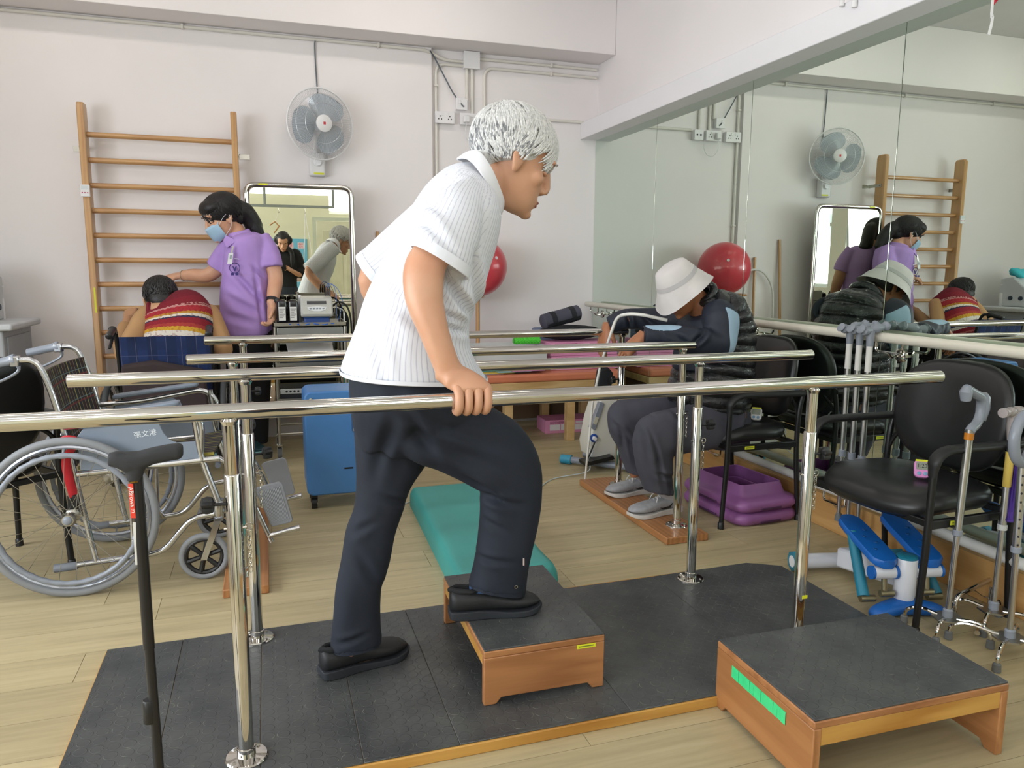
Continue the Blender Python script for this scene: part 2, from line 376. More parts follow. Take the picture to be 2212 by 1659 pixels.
# ---------------------------------------------------------------- conduits and sockets on the back wall
def clip(mb, x, y, z, ax):
    if ax == 'x': mb.box(x-.008, x+.008, y-.03, y+.004, z-.016, z+.016)
    else: mb.box(x-.016, x+.016, y-.03, y+.004, z-.008, z+.008)
cw = .0115
YL, YR = 5.665, 5.70
c1 = thing('conduit', 'long pale conduit pipe along the back wall under the beam', 'pipe', (0, YL, 2.79))
obj('pipe', MB().tube(fillet([(XL, YL-.013, 2.783), (1.19, YL-.013, 2.783), (1.30, YR-.013, 2.735), (1.46, YR-.013, 2.735)], .06), cw, 10), PIPE, c1)
for x in (-2.4, -1.5, -.45, .83): m = MB(); clip(m, x, YL-.004, 2.783, 'x'); obj('pipe_clip', m, PIPE, c1, bevel=.003)
def conduit(label, pts, clips):
    t = thing('conduit', label, 'pipe', pts[0])
    obj('pipe', MB().tube(fillet(pts, .07), cw, 10), PIPE, t)
    for x, z, ax in clips: m = MB(); clip(m, x, YR-.004, z, ax); obj('pipe_clip', m, PIPE, t, bevel=.003)
y = YR-.013
conduit('pale conduit dropping down the wall step to the floor', [(1.46, y, 2.705), (1.25, y, 2.705), (1.25, y, .1)], [(1.25, 2.55, 'z'), (1.25, 1.6, 'z'), (1.25, .9, 'z')])
conduit('upper of the two conduits running right to the mirror corner', [(1.57, y, 2.765), (2.53, y, 2.765)], [(2.15, 2.765, 'x')])
conduit('lower conduit arching right to the mirror corner', [(1.62, y, 2.37), (1.62, y, 2.705), (2.53, y, 2.705)], [(2.15, 2.705, 'x')])
conduit('left of the twin pipes below the junction box', [(1.485, y, 2.7), (1.485, y, 2.465)], [])
conduit('right of the twin pipes below the junction box', [(1.525, y, 2.7), (1.525, y, 2.36)], [])
conduit('thin horizontal trunking between sockets and mirror', [(1.695, y, 2.365), (2.54, y, 2.365)], [])
jb = thing('junction_box', 'square white junction box under the beam', 'box', (1.505, YR, 2.69))
obj('box', MB().box(1.455, 1.57, YR-.055, YR, 2.685, 2.798), WPLAS, jb, bevel=.006)
obj('lid', MB().box(1.451, 1.574, YR-.061, YR-.055, 2.681, 2.802), WPLAS, jb, bevel=.002)
SOCK = mat('socket_white', '#e6e4e6', .3, var=.01)
def socket(x0, x1, z0, z1, label, gangs, extra=None):
    t = thing('wall_socket', label, 'socket', ((x0+x1)/2, YR, z0))
    b = obj('back_box', MB().box(x0+.002, x1-.002, YR-.04, YR, z0+.002, z1-.002), SOCK, t, bevel=.004)
    fp = obj('face_plate', MB().box(x0, x1, YR-.049, YR-.04, z0, z1), SOCK, t, bevel=.003)
    w = (x1-x0)/max(gangs, 1)
    for g in range(gangs):
        cx = x0+w*(g+.5)
        m = MB()
        for dx, dz in ((-.011, -.012), (.011, -.012), (0, .008)): m.box(cx+dx-.0035, cx+dx+.0035, YR-.0496, YR-.048, (z0+z1)/2+dz-.0045, (z0+z1)/2+dz+.0045)
        obj('pin_slots', m, BLACKINK, t)
        obj('switch', MB().box(cx-.006+(.018 if g == 0 else -.018), cx+.006+(.018 if g == 0 else -.018), YR-.053, YR-.048, z1-.03, z1-.012), SOCK, t, bevel=.001)
    return t
socket(1.236, 1.382, 2.283, 2.367, 'white double socket nearest the wall step, leftmost in the row', 2)
socket(1.425, 1.571, 2.283, 2.367, 'white double socket with a plug in it, in the middle of the row', 2)
s3 = socket(1.596, 1.682, 2.283, 2.367, 'small white plate with two square jacks, right end of the row', 0)
obj('jacks', MB().box(1.615, 1.630, YR-.050, YR-.048, 2.318, 2.332).box(1.648, 1.663, YR-.050, YR-.048, 2.318, 2.332), BLACKINK, s3)
sw = socket(1.395, 1.481, 2.388, 2.472, 'white fan isolator plate above the sockets with the grey cable entering it', 0)
obj('rocker', MB().box(1.41, 1.43, YR-.054, YR-.048, 2.43, 2.455), SOCK, sw, bevel=.001)
pg = thing('plug', 'white plug in the middle socket with a thin looping flex', 'plug', (1.465, YR-.05, 2.3))
obj('plug_body', MB().box(1.445, 1.49, YR-.085, YR-.0495, 2.295, 2.345), WPLAS, pg, bevel=.008)
obj('flex', MB().tube(cat([(1.467, YR-.07, 2.297), (1.46, YR-.06, 2.22), (1.49, YR-.04, 2.165), (1.54, YR-.03, 2.17), (1.575, YR-.03, 2.22), (1.58, YR-.03, 2.285)], 8), .003, 6), WPLAS, pg)
CABLE = mat('grey_cable', '#5d646b', .5)
obj('fan_cable', MB().tube(cat([(1.20, YL-.03, 2.775), (1.245, YR-.03, 2.73), (1.32, YR-.03, 2.60), (1.38, YR-.03, 2.50), (1.44, YR-.052, 2.418), (1.455, YR-.052, 2.412)], 8), .005, 8), CABLE, label='grey cable slanting down from the conduit end to the isolator plate', cat='cable')
# ---------------------------------------------------------------- parallel bars
def star_knob(mb, c, d, r=.02):
    c = Vector(c); d = Vector(d).normalized(); a = d.orthogonal().normalized(); b = d.cross(a)
    mb.cyl(c, c+d*.035, .004, n=8); rings = []
    for z, s in ((.03, .5), (.034, .9), (.045, 1), (.056, .85), (.06, .4)):
        rings.append([c+d*z+(a*math.cos(t)+b*math.sin(t))*r*s*(1+.16*math.cos(6*t)) for t in [2*math.pi*k/36 for k in range(36)]])
    mb.loft(rings)
def chain(mb, p, n=9):
    p = Vector(p)
    for i in range(n):
        A, B = (Vector((1, 0, 0)), Vector((0, 0, 1))) if i % 2 == 0 else (Vector((0, 1, 0)), Vector((0, 0, 1)))
        pts = [p+Vector((0, 0, -.011*i))+A*.0035*math.cos(t)+B*.0085*math.sin(t) for t in [2*math.pi*k/10 for k in range(10)]]
        mb.tube(pts, .0011, 5, closed=True)
def post(root, x, y, zt, zb, zs, kd, name='post', ring=True):
    p = obj(name, MB().lathe([(.0185, zb), (.0185, zs-.002), (.0175, zs), (.016, zs+.001), (.016, zt-.002)], (x, y, 0), n=24), CHROME, root)
    m = MB().lathe([(.019, zb+.03), (.0215, zb+.028), (.0225, zb+.008), (.048, zb+.006), (.051, zb+.003), (.051, zb)], (x, y, 0), n=28)
    obj('flange', m, CHROME, p)
    m = MB()
    for k in range(4): a = R(45+90*k); m.lathe([(.005, zb+.006), (.004, zb+.009), (.0, zb+.0095)], (x+.038*math.cos(a), y+.038*math.sin(a), 0), n=8)
    obj('screws', m, STEEL, p)
    m = MB(); star_knob(m, (x+.012*kd[0], y+.012*kd[1], zs-.07), (kd[0], kd[1], 0)); obj('knob', m, BLACKP, p)
    m = MB(); m.cyl((x-.024, y, zs-.13), (x+.026, y, zs-.13), .003, n=8); m.tube(circ((x+.031, y, zs-.13), .009, (1, 0, 0), (0, 0, 1), 14), .0015, 6, closed=True)
    chain(m, (x+.031, y, zs-.147)); obj('lock_pin', m, CHROME, p)
    m = MB().lathe([(.0165, zt-.012), (.021, zt-.002), (.0165, zt+.004)], (x, y, 0), n=20); obj('saddle', m, CHROME, p)
    return p
def rail(root, x0, x1, y, z, r=.0192):
    return obj('rail', MB().lathe([(.001, 0), (r-.004, .0006), (r, .004), (r, x1-x0-.004), (r-.004, x1-x0-.0006), (.001, x1-x0)], (x0, y, z), (1, 0, 0), 32), CHROME, root)
pb = thing('parallel_bars', 'nearer pair of steel parallel bars on a low platform of dark studded rubber', 'bars', (.7, 2.1, 0))
X0, X1, Y0, Y1, ZP = -.525, 1.956, 1.694, 2.5, .035
pl = obj('platform', MB().prism([(X0, Y0, 0), (X1, Y0, 0), (X1, Y1-.06, 0), (X1-.12, Y1+.015, 0), (X0, Y1, 0)], (0, 0, ZP-.004)), EDGE, pb, bevel=.003)
xs = [X0+.004, -.3, -.06, .18, .42, .9, 1.4, X1-.004]
for a, b in zip(xs[:-1], xs[1:]):
    ya = Y1-.004
    if b > 1.9: poly = [(a+.0006, Y0+.005, 0), (b, Y0+.005, 0), (b, Y1-.062, 0), (b-.117, ya+.012, 0), (a+.0006, ya+.002, 0)]
    else: poly = [(a+.0006, Y0+.005, 0), (b-.0006, Y0+.005, 0), (b-.0006, ya, 0), (a+.0006, ya, 0)]
    obj('rubber_sheet', MB().prism([(p[0], p[1], ZP-.004) for p in poly], (0, 0, .004)), STUD, pl, bevel=.001, seg=1)
yn, yf, zb = 1.8075, 2.4323, .8985
rail(pb, -.72, 2.002, yn, zb); rail(pb, -.556, 2.03, yf, zb)
post(pb, -.092, yn, zb-.018, ZP, .752, (-1, 0)); post(pb, 1.5205, yn, zb-.018, ZP, .752, (1, 0))
post(pb, -.072, yf, zb-.018, ZP, .715, (1, .3)); post(pb, 1.527, yf, zb-.018, ZP, .715, (1, 0))
s = atY = at(1737, 1243, yn-.02); obj('sticker', MB().box(1.5205-.004, 1.5205+.014, yn-.0195, yn-.017, .235, .245), YEL, pb)
p2 = thing('parallel_bars', 'farther pair of steel parallel bars standing on two orange plywood boards', 'bars', (.8, 3.3, 0))
ya, yb, z2 = 3.0, 3.7, .886
rail(p2, -.291, 1.853, ya, z2); rail(p2, -.279, 1.865, yb, z2+.006)
for x0, x1, lab in ((-.2, -.035, 0), (1.665, 1.88, 1)):
    b = obj('base_board', MB().prism([(x0, 2.86, 0), (x1, 2.86, 0), (x1, 3.86, 0), (x0, 3.86, 0)], (0, 0, .034)), PLYY, p2, bevel=.004)
post(p2, -.13, ya, z2-.018, .034, .70, (1, 0)); post(p2, 1.795, ya, z2-.018, .034, .70, (1, 0))
post(p2, -.112, yb, z2-.012, .034, .72, (1, 0)); post(p2, 1.832, yb, z2-.012, .034, .70, (-1, -.2))
# ---------------------------------------------------------------- step boxes
def step_box(label, x0, x1, y0, y1, zb, zt, rz, side, extra):
    """side boards on the two ends named by side ('x' or 'y'); notch cut under each"""
    cx, cy = (x0+x1)/2, (y0+y1)/2; w, d = (x1-x0)/2, (y1-y0)/2; h = zt-zb
    t = thing('step_box', label, 'step', (cx, cy, zb), rz)
    th = .022
    def board(pts, e): return MB().prism(pts, e)
    if side == 'y':
        for s in (-1, 1):
            yo = s*(d-th/2)-th/2
            P = [(-w, yo, 0), (-w+.035, yo, 0), (-w+.05, yo, .018), (w-.05, yo, .018), (w-.035, yo, 0), (w, yo, 0), (w, yo, h-.024), (-w, yo, h-.024)]
            obj('side_board', board(P, (0, th, 0)), PLY, t, bevel=.003)
        for s in (-1, 1):
            P = [(s*(w-th)-(.0 if s > 0 else 0), -d+th, h-.055), (s*(w-th), d-th, h-.055), (s*(w-th), d-th, h-.024), (s*(w-th), -d+th, h-.024)]
            obj('apron', MB().prism(P, (s*th*.9, 0, 0)), EDGE, t, bevel=.002)
    else:
        for s in (-1, 1):
            xo = s*(w-th/2)-th/2
            P = [(xo, -d, 0), (xo, -d+.035, 0), (xo, -d+.05, .018), (xo, d-.05, .018), (xo, d-.035, 0), (xo, d, 0), (xo, d, h-.024), (xo, -d, h-.024)]
            obj('side_board', board(P, (th, 0, 0)), PLYY, t, bevel=.003)
        for s in (-1, 1):
            P = [(-w+th, s*(d-th), h-.07), (w-th, s*(d-th), h-.07), (w-th, s*(d-th), h-.024), (-w+th, s*(d-th), h-.024)]
            obj('apron', MB().prism(P, (0, s*th*.9, 0)), EDGE, t, bevel=.002)
    top = obj('top_board', MB().box(-w, w, -d, d, h-.024, h-.005), PLY, t, bevel=.003)
    obj('rubber_sheet', MB().box(-w+.002, w-.002, -d+.002, d-.002, h-.005, h), STUD, top, bevel=.0015)
    return t, w, d, h
t, w, d, h = step_box('plywood step box with dark rubber top standing on the rubber platform under the walking man', .527, .884, 1.838, 2.366, .035, .198, R(-.8), 'y', None)
obj('sticker', MB().box(w-.085, w-.028, -d-.0012, -d, h-.036, h-.024), YEL, t); obj('sticker_print', MB().box(w-.079, w-.034, -d-.0015, -d-.0012, h-.0315, h-.0285), mat('faded_ink', '#6f7a2e', .6), t)
t, w, d, h = step_box('larger plywood step box on the floor at lower right with green tape on its side', 1.165, 1.752, 1.296, 1.702, 0, .2, R(-1.0), 'x', None)
TAPE = mat('green_tape', '#3fd487', .35, var=.08, vs=40)
m = MB(); n = 14; ya_, yb_ = d-.075, -d+.10
for i in range(n):
    a = ya_+(yb_-ya_)*i/n; b = ya_+(yb_-ya_)*(i+1)/n; q = .001+.0012*(i % 3 == 1)
    m.add([(-w-q, a, h-.073), (-w-.001-.0006*(i % 2), b, h-.073), (-w-q, b, h-.040), (-w-.001, a, h-.040), (-w+.001, a, h-.073), (-w+.001, b, h-.073), (-w+.001, b, h-.040), (-w+.001, a, h-.040)], [(0, 1, 2, 3), (4, 7, 6, 5), (0, 4, 5, 1), (2, 6, 7, 3)])
obj('green_tape', m, TAPE, t, smooth=False)
# ---------------------------------------------------------------- black vinyl armchairs (front faces -x)
VINYL = mat('black_vinyl', '#1d1e1f', .33, var=.1, bump=.15, bs=900)
BLKM = mat('black_enamel', '#111214', .35, var=.03)
def arm_chair(label, loc, rz):
    t = thing('armchair', label, 'chair', loc, rz)
    hw = .255
    # seat: cushion, dished
    m = MB(); rings = []
    def outline(s, z, k=40):
        o = []
        for i in range(k):
            a = 2*math.pi*i/k; c, q = math.cos(a), math.sin(a); e = 2/3.2
            x = math.copysign(abs(c)**e, c)*.222*s-.062; y = math.copysign(abs(q)**e, q)*.262*s
            o.append((x, y, z+.012*(abs(y)/.26)**2*0+(-.022*max(0, -x-.14)/.1)))
        return o
    for s, z in ((.80, .405), (.94, .41), (1.0, .43), (1.0, .452), (.95, .472), (.82, .482), (.5, .478), (.2, .474), (.01, .473)): rings.append(outline(s, z))
    obj('seat', m.loft(rings), VINYL, t, ang=60)
    # backrest: rounded pad, slightly curved and tilted
    m = MB(); K = 44
    def back(s, off):
        o = []
        for i in range(K):
            a = 2*math.pi*i/K; c, q = math.cos(a), math.sin(a); e = 2/2.9
            y = math.copysign(abs(c)**e, c)*.245*s*(1.0 if q > 0 else 1-.10*abs(q)); z = .69+math.copysign(abs(q)**e, q)*.205*s
            x = .135+(z-.5)*.12+off-.045*(1-(y/.25)**2)*0+.05*(1-(y/.25)**2)-.03
            o.append((x, y, z))
        return o
    m.loft([back(.02, -.032), back(.6, -.032), back(.9, -.026), back(.985, -.012), back(1.0, 0), back(.985, .012), back(.9, .02), back(.02, .022)])
    obj('backrest', m, VINYL, t, ang=60)
    for s in (-1, 1):
        y = s*(hw+.02)
        leg = MB().tube([(-.245, y, .60), (-.25, y, .3), (-.265, y, 0.012)], [.0125, .0125, .0115], 12)
        l = obj('leg', leg, BLKM, t); obj('foot_cap', MB().lathe([(.0, 0), (.016, 0), (.015, .03), (.012, .034)], (-.265, y, 0), n=12), BLACKP, l)
        leg = MB().tube(cat([(.175, y, .012), (.145, y, .30), (.14, y, .45), (.145, y, .56), (.165, y, .66)], 5), .0125, 12)
        l = obj('leg', leg, BLKM, t); obj('foot_cap', MB().lathe([(.0, 0), (.016, 0), (.015, .03), (.012, .034)], (.175, y, 0), n=12), BLACKP, l)
        pts = fillet([(.16, y, .638), (-.2, y, .642), (-.247, y, .615), (-.249, y, .555)], .07, 7)
        obj('armrest', MB().tube(pts, [.024]*(len(pts)-3)+[.023, .02, .016], 14, flat=.62, ref=(0, 0, 1)), mat('arm_pad', '#1b1c1d', .5), t)
        obj('side_rail', MB().box(-.25, .145, y-.009, y+.009, .375, .405), BLKM, t, bevel=.003)
        m = MB().tube(cat([(.142, y, .50), (.15, y*.9, .56), (.155, y*.72, .60)], 4), .009, 8); obj('back_bracket', m, BLKM, t)
    obj('cross_rail', MB().box(-.245, -.222, -hw-.02, hw+.02, .378, .402), BLKM, t, bevel=.003); obj('cross_rail', MB().box(.13, .152, -hw-.02, hw+.02, .378, .402), BLKM, t, bevel=.003)
    obj('sticker', MB().box(-.16, -.108, -hw-.0305, -hw-.029, .383, .398), YEL, t); obj('sticker_print', MB().box(-.154, -.114, -hw-.0308, -hw-.0305, .389, .392), mat('faded_ink'), t)
    return t
arm_chair('black vinyl armchair at right with a pink timer on its seat', (2.30, 2.14, 0), R(2))
arm_chair('black vinyl armchair on which the bent man in the hat is sitting', (2.29, 3.255, 0), R(0))
arm_chair('black armchair beside the grey wheelchair at the left edge', (-1.13, 3.33, 0), R(-50.7))
# timers on the seats
def timer(label, loc, rz, body, digits):
    t = thing('timer', label, 'timer', loc, rot=(R(62), 0, rz))
    P = rrect(.052, .066, .016, 5); B = mat(body[0], body[1], .35, var=.02)
    obj('case', MB().prism([(x, y+.033, 0) for x, y in P], (0, 0, .018)), B, t, bevel=.003)
    obj('screen', MB().prism([(x, y+.042, .0175) for x, y in rrect(.04, .028, .004, 3)], (0, 0, .0015)), mat('lcd_grey', '#8d9384', .25, var=.02), t)
    obj('top_band', MB().box(-.022, .022, .058, .0655, .0172, .0192), YEL, t)
    if digits: text('digits', digits, .02, BLACKINK, (0, .042, .0192), (0, 0, 0), t, .0003)
    obj('button', MB().lathe([(.007, .0175), (.007, .0205), (.005, .0215), (0, .0215)], (-.01, .014, 0), n=14).lathe([(.007, .0175), (.007, .0205), (.005, .0215), (0, .0215)], (.01, .014, 0), n=14), mat('timer_button', '#7fa6c8', .4), t)
    obj('stand', MB().prism([(-.015, .03, 0), (.015, .03, 0), (.015, .036, 0), (-.015, .036, 0)], (0, -.014, -.03)), B, t)
    return t
timer('pink timer with a yellow top standing on the vinyl seat', (2.235, 2.06, .481), R(-40), ('timer_pink', '#dd8fc9'), '1:23')
timer('white timer with a yellow top by the seated man on his chair', (2.30, 3.13, .481), R(-42), ('timer_white', '#d9d9d6'), '')
# ---------------------------------------------------------------- wheelchairs (forward = local +x)
def f_tartan(base, lines, sc):
    def f(t):
        g = t.n('TexCoord').outputs['Object']; s = t.n('SeparateXYZ'); t.put(s.inputs[0], g)
        def stripe(v, per, w, off): 
            fr = t.math('FRACT', t.math('ADD', t.math('MULTIPLY', v, 1/per), off)); return t.math('LESS_THAN', fr, w)
        c = lin(base[0])
        u, v = s.outputs[1], s.outputs[2]
        c = t.mix(t.math('MULTIPLY', stripe(u, sc*2, .5, .1), .7), c, lin(base[1])); c = t.mix(t.math('MULTIPLY', stripe(v, sc*2, .5, .3), .5), c, lin(base[2]))
        for col, per, w, off, ax in lines: c = t.mix(t.math('MULTIPLY', stripe((u, v)[ax], sc*per, w, off), .75), c, lin(col))
        t.put(t.b.inputs['Base Color'], c); t.bump(t.noise(700), .2, .001)
    return f
TART = mat('red_green_tartan', '#2c2430', .85, fn=f_tartan(('#232630', '#3a2028', '#252b3a'), [('#a9a05a', .62, .10, 0, 0), ('#b9ac4a', 1.9, .05, .4, 0), ('#7d2f33', 2.0, .06, .2, 1), ('#6c8f95', 2.2, .025, .7, 1)], .05))
BLUEP = mat('blue_plaid', '#1b2c55', .85, fn=f_tartan(('#15264d', '#1c3264', '#18294f'), [('#6d6a78', 1.55, .025, .1, 0), ('#585d7c', 2.2, .02, .3, 1)], .05))
TYRE = mat('grey_tyre', '#85888c', .6); RIM = mat('alloy_rim', '#b9bec8', .25, .7, var=.03); GPLATE = mat('grey_blue_panel', '#7e8a99', .38, var=.03)
def wheel(par, c, r, side, spokes=28, tyre=TYRE, rim=RIM):
    c = Vector(c); A, B, N = Vector((1, 0, 0)), Vector((0, 0, 1)), Vector((0, 1, 0))
    w = obj('wheel', MB().tube(circ(c, r-.015, A, B, 64), .0155, 10, closed=True), tyre, par)
    obj('rim', MB().tube(circ(c, r-.036, A, B, 64), .0115, 8, closed=True, flat=.8), rim, w)
    o = N*side*.028
    m = MB(); pts = []
    for k in range(96): a = 2*math.pi*k/96; rr = r-.062+.0022*math.cos(a*24)*0; pts.append(c+o+(A*math.cos(a)+B*math.sin(a))*rr)
    m.tube(pts, [.0105+.0016*math.cos(k*math.pi/1.5) for k in range(96)], 9, closed=True)
    for k in range(6): a = 2*math.pi*(k+.5)/6; d = A*math.cos(a)+B*math.sin(a); m.cyl(c+d*(r-.036), c+o+d*(r-.064), .004, n=6)
    obj('hand_rim', m, GREYP if tyre is TYRE else BLACKP, w)
    obj('hub', MB().lathe([(.0, -.036), (.02, -.034), (.026, -.024), (.026, -.016), (.016, -.012), (.016, .02), (.026, .024), (.026, .03), (.014, .034), (0, .036)], c, (0, -side, 0), 20), STEEL, w)
    obj('hub_cap', MB().ell(c+N*side*.034, .017, .01, .017), GREYP, w)
    m = MB()
    for k in range(spokes):
        a = 2*math.pi*k/spokes; e = a+(.9 if k % 2 else -.9); d1 = A*math.cos(a)+B*math.sin(a); d2 = A*math.cos(e)+B*math.sin(e)
        m.cyl(c+d2*.024+N*(.018 if k % 4 < 2 else -.016), c+d1*(r-.04), .0011, n=5)
    s = obj('spokes', m, STEEL, w); s['kind'] = 'stuff'
def wheelchair(label, loc, rz, frame_m, fabric, panel, tyre, grip, leaf):
    t = thing('wheelchair', label, 'wheelchair', loc, rz)
    for s in (-1, 1):
        wheel(t, (0, s*.295, .305), .305, s, tyre=tyre)
        y = s*.24
        obj('back_post', MB().tube(fillet([(-.16, y, .888), (-.085, y, .892), (-.05, y, .80), (-.02, y, .66), (.01, y, .46), (.02, y, .30)], .05), .0115, 10), frame_m, t)
        g = obj('push_handle', MB().lathe([(.011, 0), (.017, .004), (.0165, .03), (.0175, .05), (.0165, .07), (.0175, .1), (.019, .112), (.021, .116), (.021, .124), (.012, .126)], (-.27, y, .866), (.97, 0, .21), 14), grip, t)
        obj('brake_lever', MB().tube(cat([(-.15, y, .885), (-.14, y+s*.004, .855), (-.17, y+s*.006, .83), (-.235, y+s*.006, .80)], 5), [.012]*4+[.009]*11+[.007], 8, flat=.6), grip, g)
        obj('clamp', MB().box(-.165, -.135, y-.018, y+.018, .868, .905), frame_m, g, bevel=.004)
        obj('armrest_frame', MB().tube(fillet([(-.012, y, .635), (.16, y, .645), (.41, y, .690), (.465, y, .64), (.455, y, .50)], .05), .0115, 10), frame_m, t)
        obj('armrest_pad', MB().prism([(.045+(.345)*u, y+v, .660+.045*u) for u, v in ((0, -.022), (.06, -.028), (.94, -.028), (1, -.02), (1, .02), (.94, .028), (.06, .028), (0, .022))], (0, 0, .018)), panel, t, bevel=.006)
        obj('front_tube', MB().tube(fillet([(.435, y, .685), (.455, y, .49), (.50, y, .34), (.52, y, .27)], .06), .0125, 10), frame_m, t)
        obj('seat_rail', MB().tube([(.02, y, .455), (.52, y, .487)], .0125, 10), frame_m, t)
        lo = obj('lower_rail', MB().tube(fillet([(-.03, y, .10), (.30, y, .125), (.36, y, .20), (.41, y, .255), (.5, y, .265)], .05), .0115, 10), frame_m, t)
        obj('tipping_tip', MB().lathe([(0, 0), (.016, 0), (.016, .075), (.012, .08)], (-.085, y, .094), (.99, 0, .06), 12), GREYP, lo)
        obj('axle_post', MB().tube([(.008, y, .46), (.06, y, .108)], .011, 10).tube([(.2, y, .47), (.19, y, .118)], .008, 8), frame_m, t)
        sk = obj('side_panel', MB().prism([(x, y-.0025, z) for x, z in ((.03, .47), (.03, .60), (.055, .632), (.28, .655), (.31, .64), (.326, .60), (.345, .572), (.37, .558), (.44, .56), (.458, .50), (.45, .48), (.2, .462))], (0, .005, 0)), panel, t, bevel=.002)
        # caster
        cx = .445; obj('caster_stem', MB().lathe([(.016, .245), (.02, .25), (.02, .31), (.013, .315)], (.507, y, 0), n=14), frame_m, t)
        fk = obj('caster_fork', MB().prism([(.52, y-.022, .25), (.495, y-.022, .25), (cx-.012, y-.022, .085), (cx+.012, y-.022, .085)], (0, .004, 0)).prism([(.52, y+.018, .25), (.495, y+.018, .25), (cx-.012, y+.018, .085), (cx+.012, y+.018, .085)], (0, .004, 0)).box(.49, .524, y-.022, y+.022, .24, .252), frame_m, t)
        cw = obj('caster_wheel', MB().tube(circ((cx, y, .095), .083, (1, 0, 0), (0, 0, 1), 40), .0125, 10, closed=True), tyre, fk)
        m = MB().tube(circ((cx, y, .095), .068, (1, 0, 0), (0, 0, 1), 36), .010, 8, closed=True).cyl((cx, y-.015, .095), (cx, y+.015, .095), .016)
        for k in range(6): a = 2*math.pi*k/6+.3; m.tube([(cx+.012*math.cos(a), y, .095+.012*math.sin(a)), (cx+.065*math.cos(a), y, .095+.065*math.sin(a))], [.009, .011], 8)
        obj('caster_spokes', m, BLACKP, fk)
        # leg rest and folded footplate
        yl = s*.225
        lr = obj('leg_rest', MB().tube(fillet([(.515, yl, .487), (.56, yl, .45), (.635, yl, .30), (.70, yl, .125)], .03), .010, 10), frame_m, t)
        ins = -s
        pl_ = MB(); y1 = yl+ins*.016
        Q = [(.642, .340), (.655, .352), (.735, .368), (.75, .36), (.785, .205), (.778, .195), (.705, .182), (.698, .19)]
        pl_.prism([(x, y1, z) for x, z in Q], (0, ins*.014, 0))
        fp = obj('footplate', pl_, mat('footplate_grey', '#8d9097', .4), lr, bevel=.003)
        rb = MB()
        for k in range(15):
            u = .06+.88*k/14; rb.cyl((.648+.095*u, y1-ins*.001, .330+.022*u), (.702+.072*u, y1-ins*.001, .197+.015*u), .0022, n=5)
        q = obj('ribs', rb, mat('footplate_rib', '#9ea1a8', .4), fp); q['kind'] = 'stuff'
        m = MB().tube([(.69, yl, .150), (.765, yl, .168)], .0105, 10); m.tube([(.765, yl, .168), (.812, yl, .176)], [.011, .0125], 10); obj('hinge_bar', m, frame_m, lr)
    bp = MB(); rings = []
    for i in range(9):
        u = i/8; z = .845-.36*u; x = -.062+.075*u; rings.append([(x+dx-.02*math.sin(math.pi*(j/12)), -.235+.47*j/12, z) for j, dx in [(j, .006) for j in range(13)]]+[(x-.004-.02*math.sin(math.pi*(j/12)), -.235+.47*j/12, z) for j in range(12, -1, -1)])
    obj('backrest', bp.loft(rings), fabric, t)
    obj('seat', MB().prism([(.02, -.225, .468), (.5, -.225, .498), (.5, .225, .498), (.26, .0, .466), (.02, .225, .468)], (0, 0, .012)), fabric if leaf else BLACKP, t)
    obj('cross_brace', MB().tube([(.2, -.235, .12), (.2, .235, .455)], .010, 8).tube([(.21, .235, .12), (.21, -.235, .455)], .010, 8), frame_m, t)
    return t
CHR2 = mat('bright_alloy', '#c6c8cc', .18, 1, var=.02)
wa = wheelchair('empty grey wheelchair with tartan backrest and folded footplates, at left behind the near bar', (-.705, 3.345, 0), R(-3.4), CHR2, TART, GPLATE, TYRE, GREYP, True)
HW = mat('white_marker', '#dfe4e8', .5, var=0)
text('handwriting', '張文港', .027, HW, (.262, -.2432, .598), (R(90), R(-7), 0), wa, .0003)
# red belt on the wheelchair back
obj('belt', MB().tube(cat([(-.03, -.262, .59), (.0, -.268, .60), (.03, -.268, .585), (-.005, -.27, .52), (.0, -.27, .44), (.01, -.268, .38)], 5), .017, 8, flat=.25, ref=(1, 0, 0)), mat('red_belt', '#d22a35', .5), wa)
obj('belt_buckle', MB().box(-.012, .022, -.277, -.262, .33, .385), BLACKP, wa, bevel=.004)
wb = wheelchair('black wheelchair with blue plaid backrest, occupied by the person in the knitted vest', (-.545, 4.62, 0), R(90), BLKM, BLUEP, BLACKP, mat('dark_tyre', '#3c3e40', .6), BLACKP, False)
BAGB = mat('brown_cloth', '#35292a', .9)
obj('cloth_bag', MB().prism([(-.075, -.2, .66), (-.075, .06, .72), (-.075, .22, .70), (-.085, .22, .42), (-.085, -.22, .42)], (-.05, 0, -.01)), BAGB, wb, bevel=.015)
# ---------------------------------------------------------------- wall bars
t = thing('wall_bars', 'varnished wooden wall bars with round rungs fixed at the left of the back wall', 'wall bars', (-.6, 5.6, 0))
yb0, yb1 = 5.535, 5.665-.06
ux = {0: (-1.075, -1.035), 1: (-.175, -.137)}
for i in (0, 1):
    a, b = ux[i]; m = MB()
    P = [(a, yb0-.055, .04), (a, yb0+.055, .04), (a, yb0+.055, 2.215), (a, yb0+.04, 2.24), (a, yb0-.04, 2.24), (a, yb0-.055, 2.215)]
    u = obj('upright', m.prism(P, (b-a, 0, 0)), BEECH, t, bevel=.006)
    for z in (1.975, .5):
        s = -1 if i == 0 else 1; x = a if i == 0 else b
        obj('bracket', MB().box(x-.004 if s < 0 else x, x if s < 0 else x+.004, yb0-.02, 5.6645, z-.014, z+.014).box(min(x, x+s*.07), max(x, x+s*.07), 5.6605, 5.6645, z-.016, z+.016).lathe([(.008, 0), (.006, .006), (0, .007)], (x+s*.004, yb0, z), (s, 0, 0), 8), STEEL, u)
for k in range(13):
    z = 2.05-.1568*k
    obj('rung', MB().cyl((-1.04, yb0, z), (-.17, yb0, z), .0175, n=20), BEECHX, t)
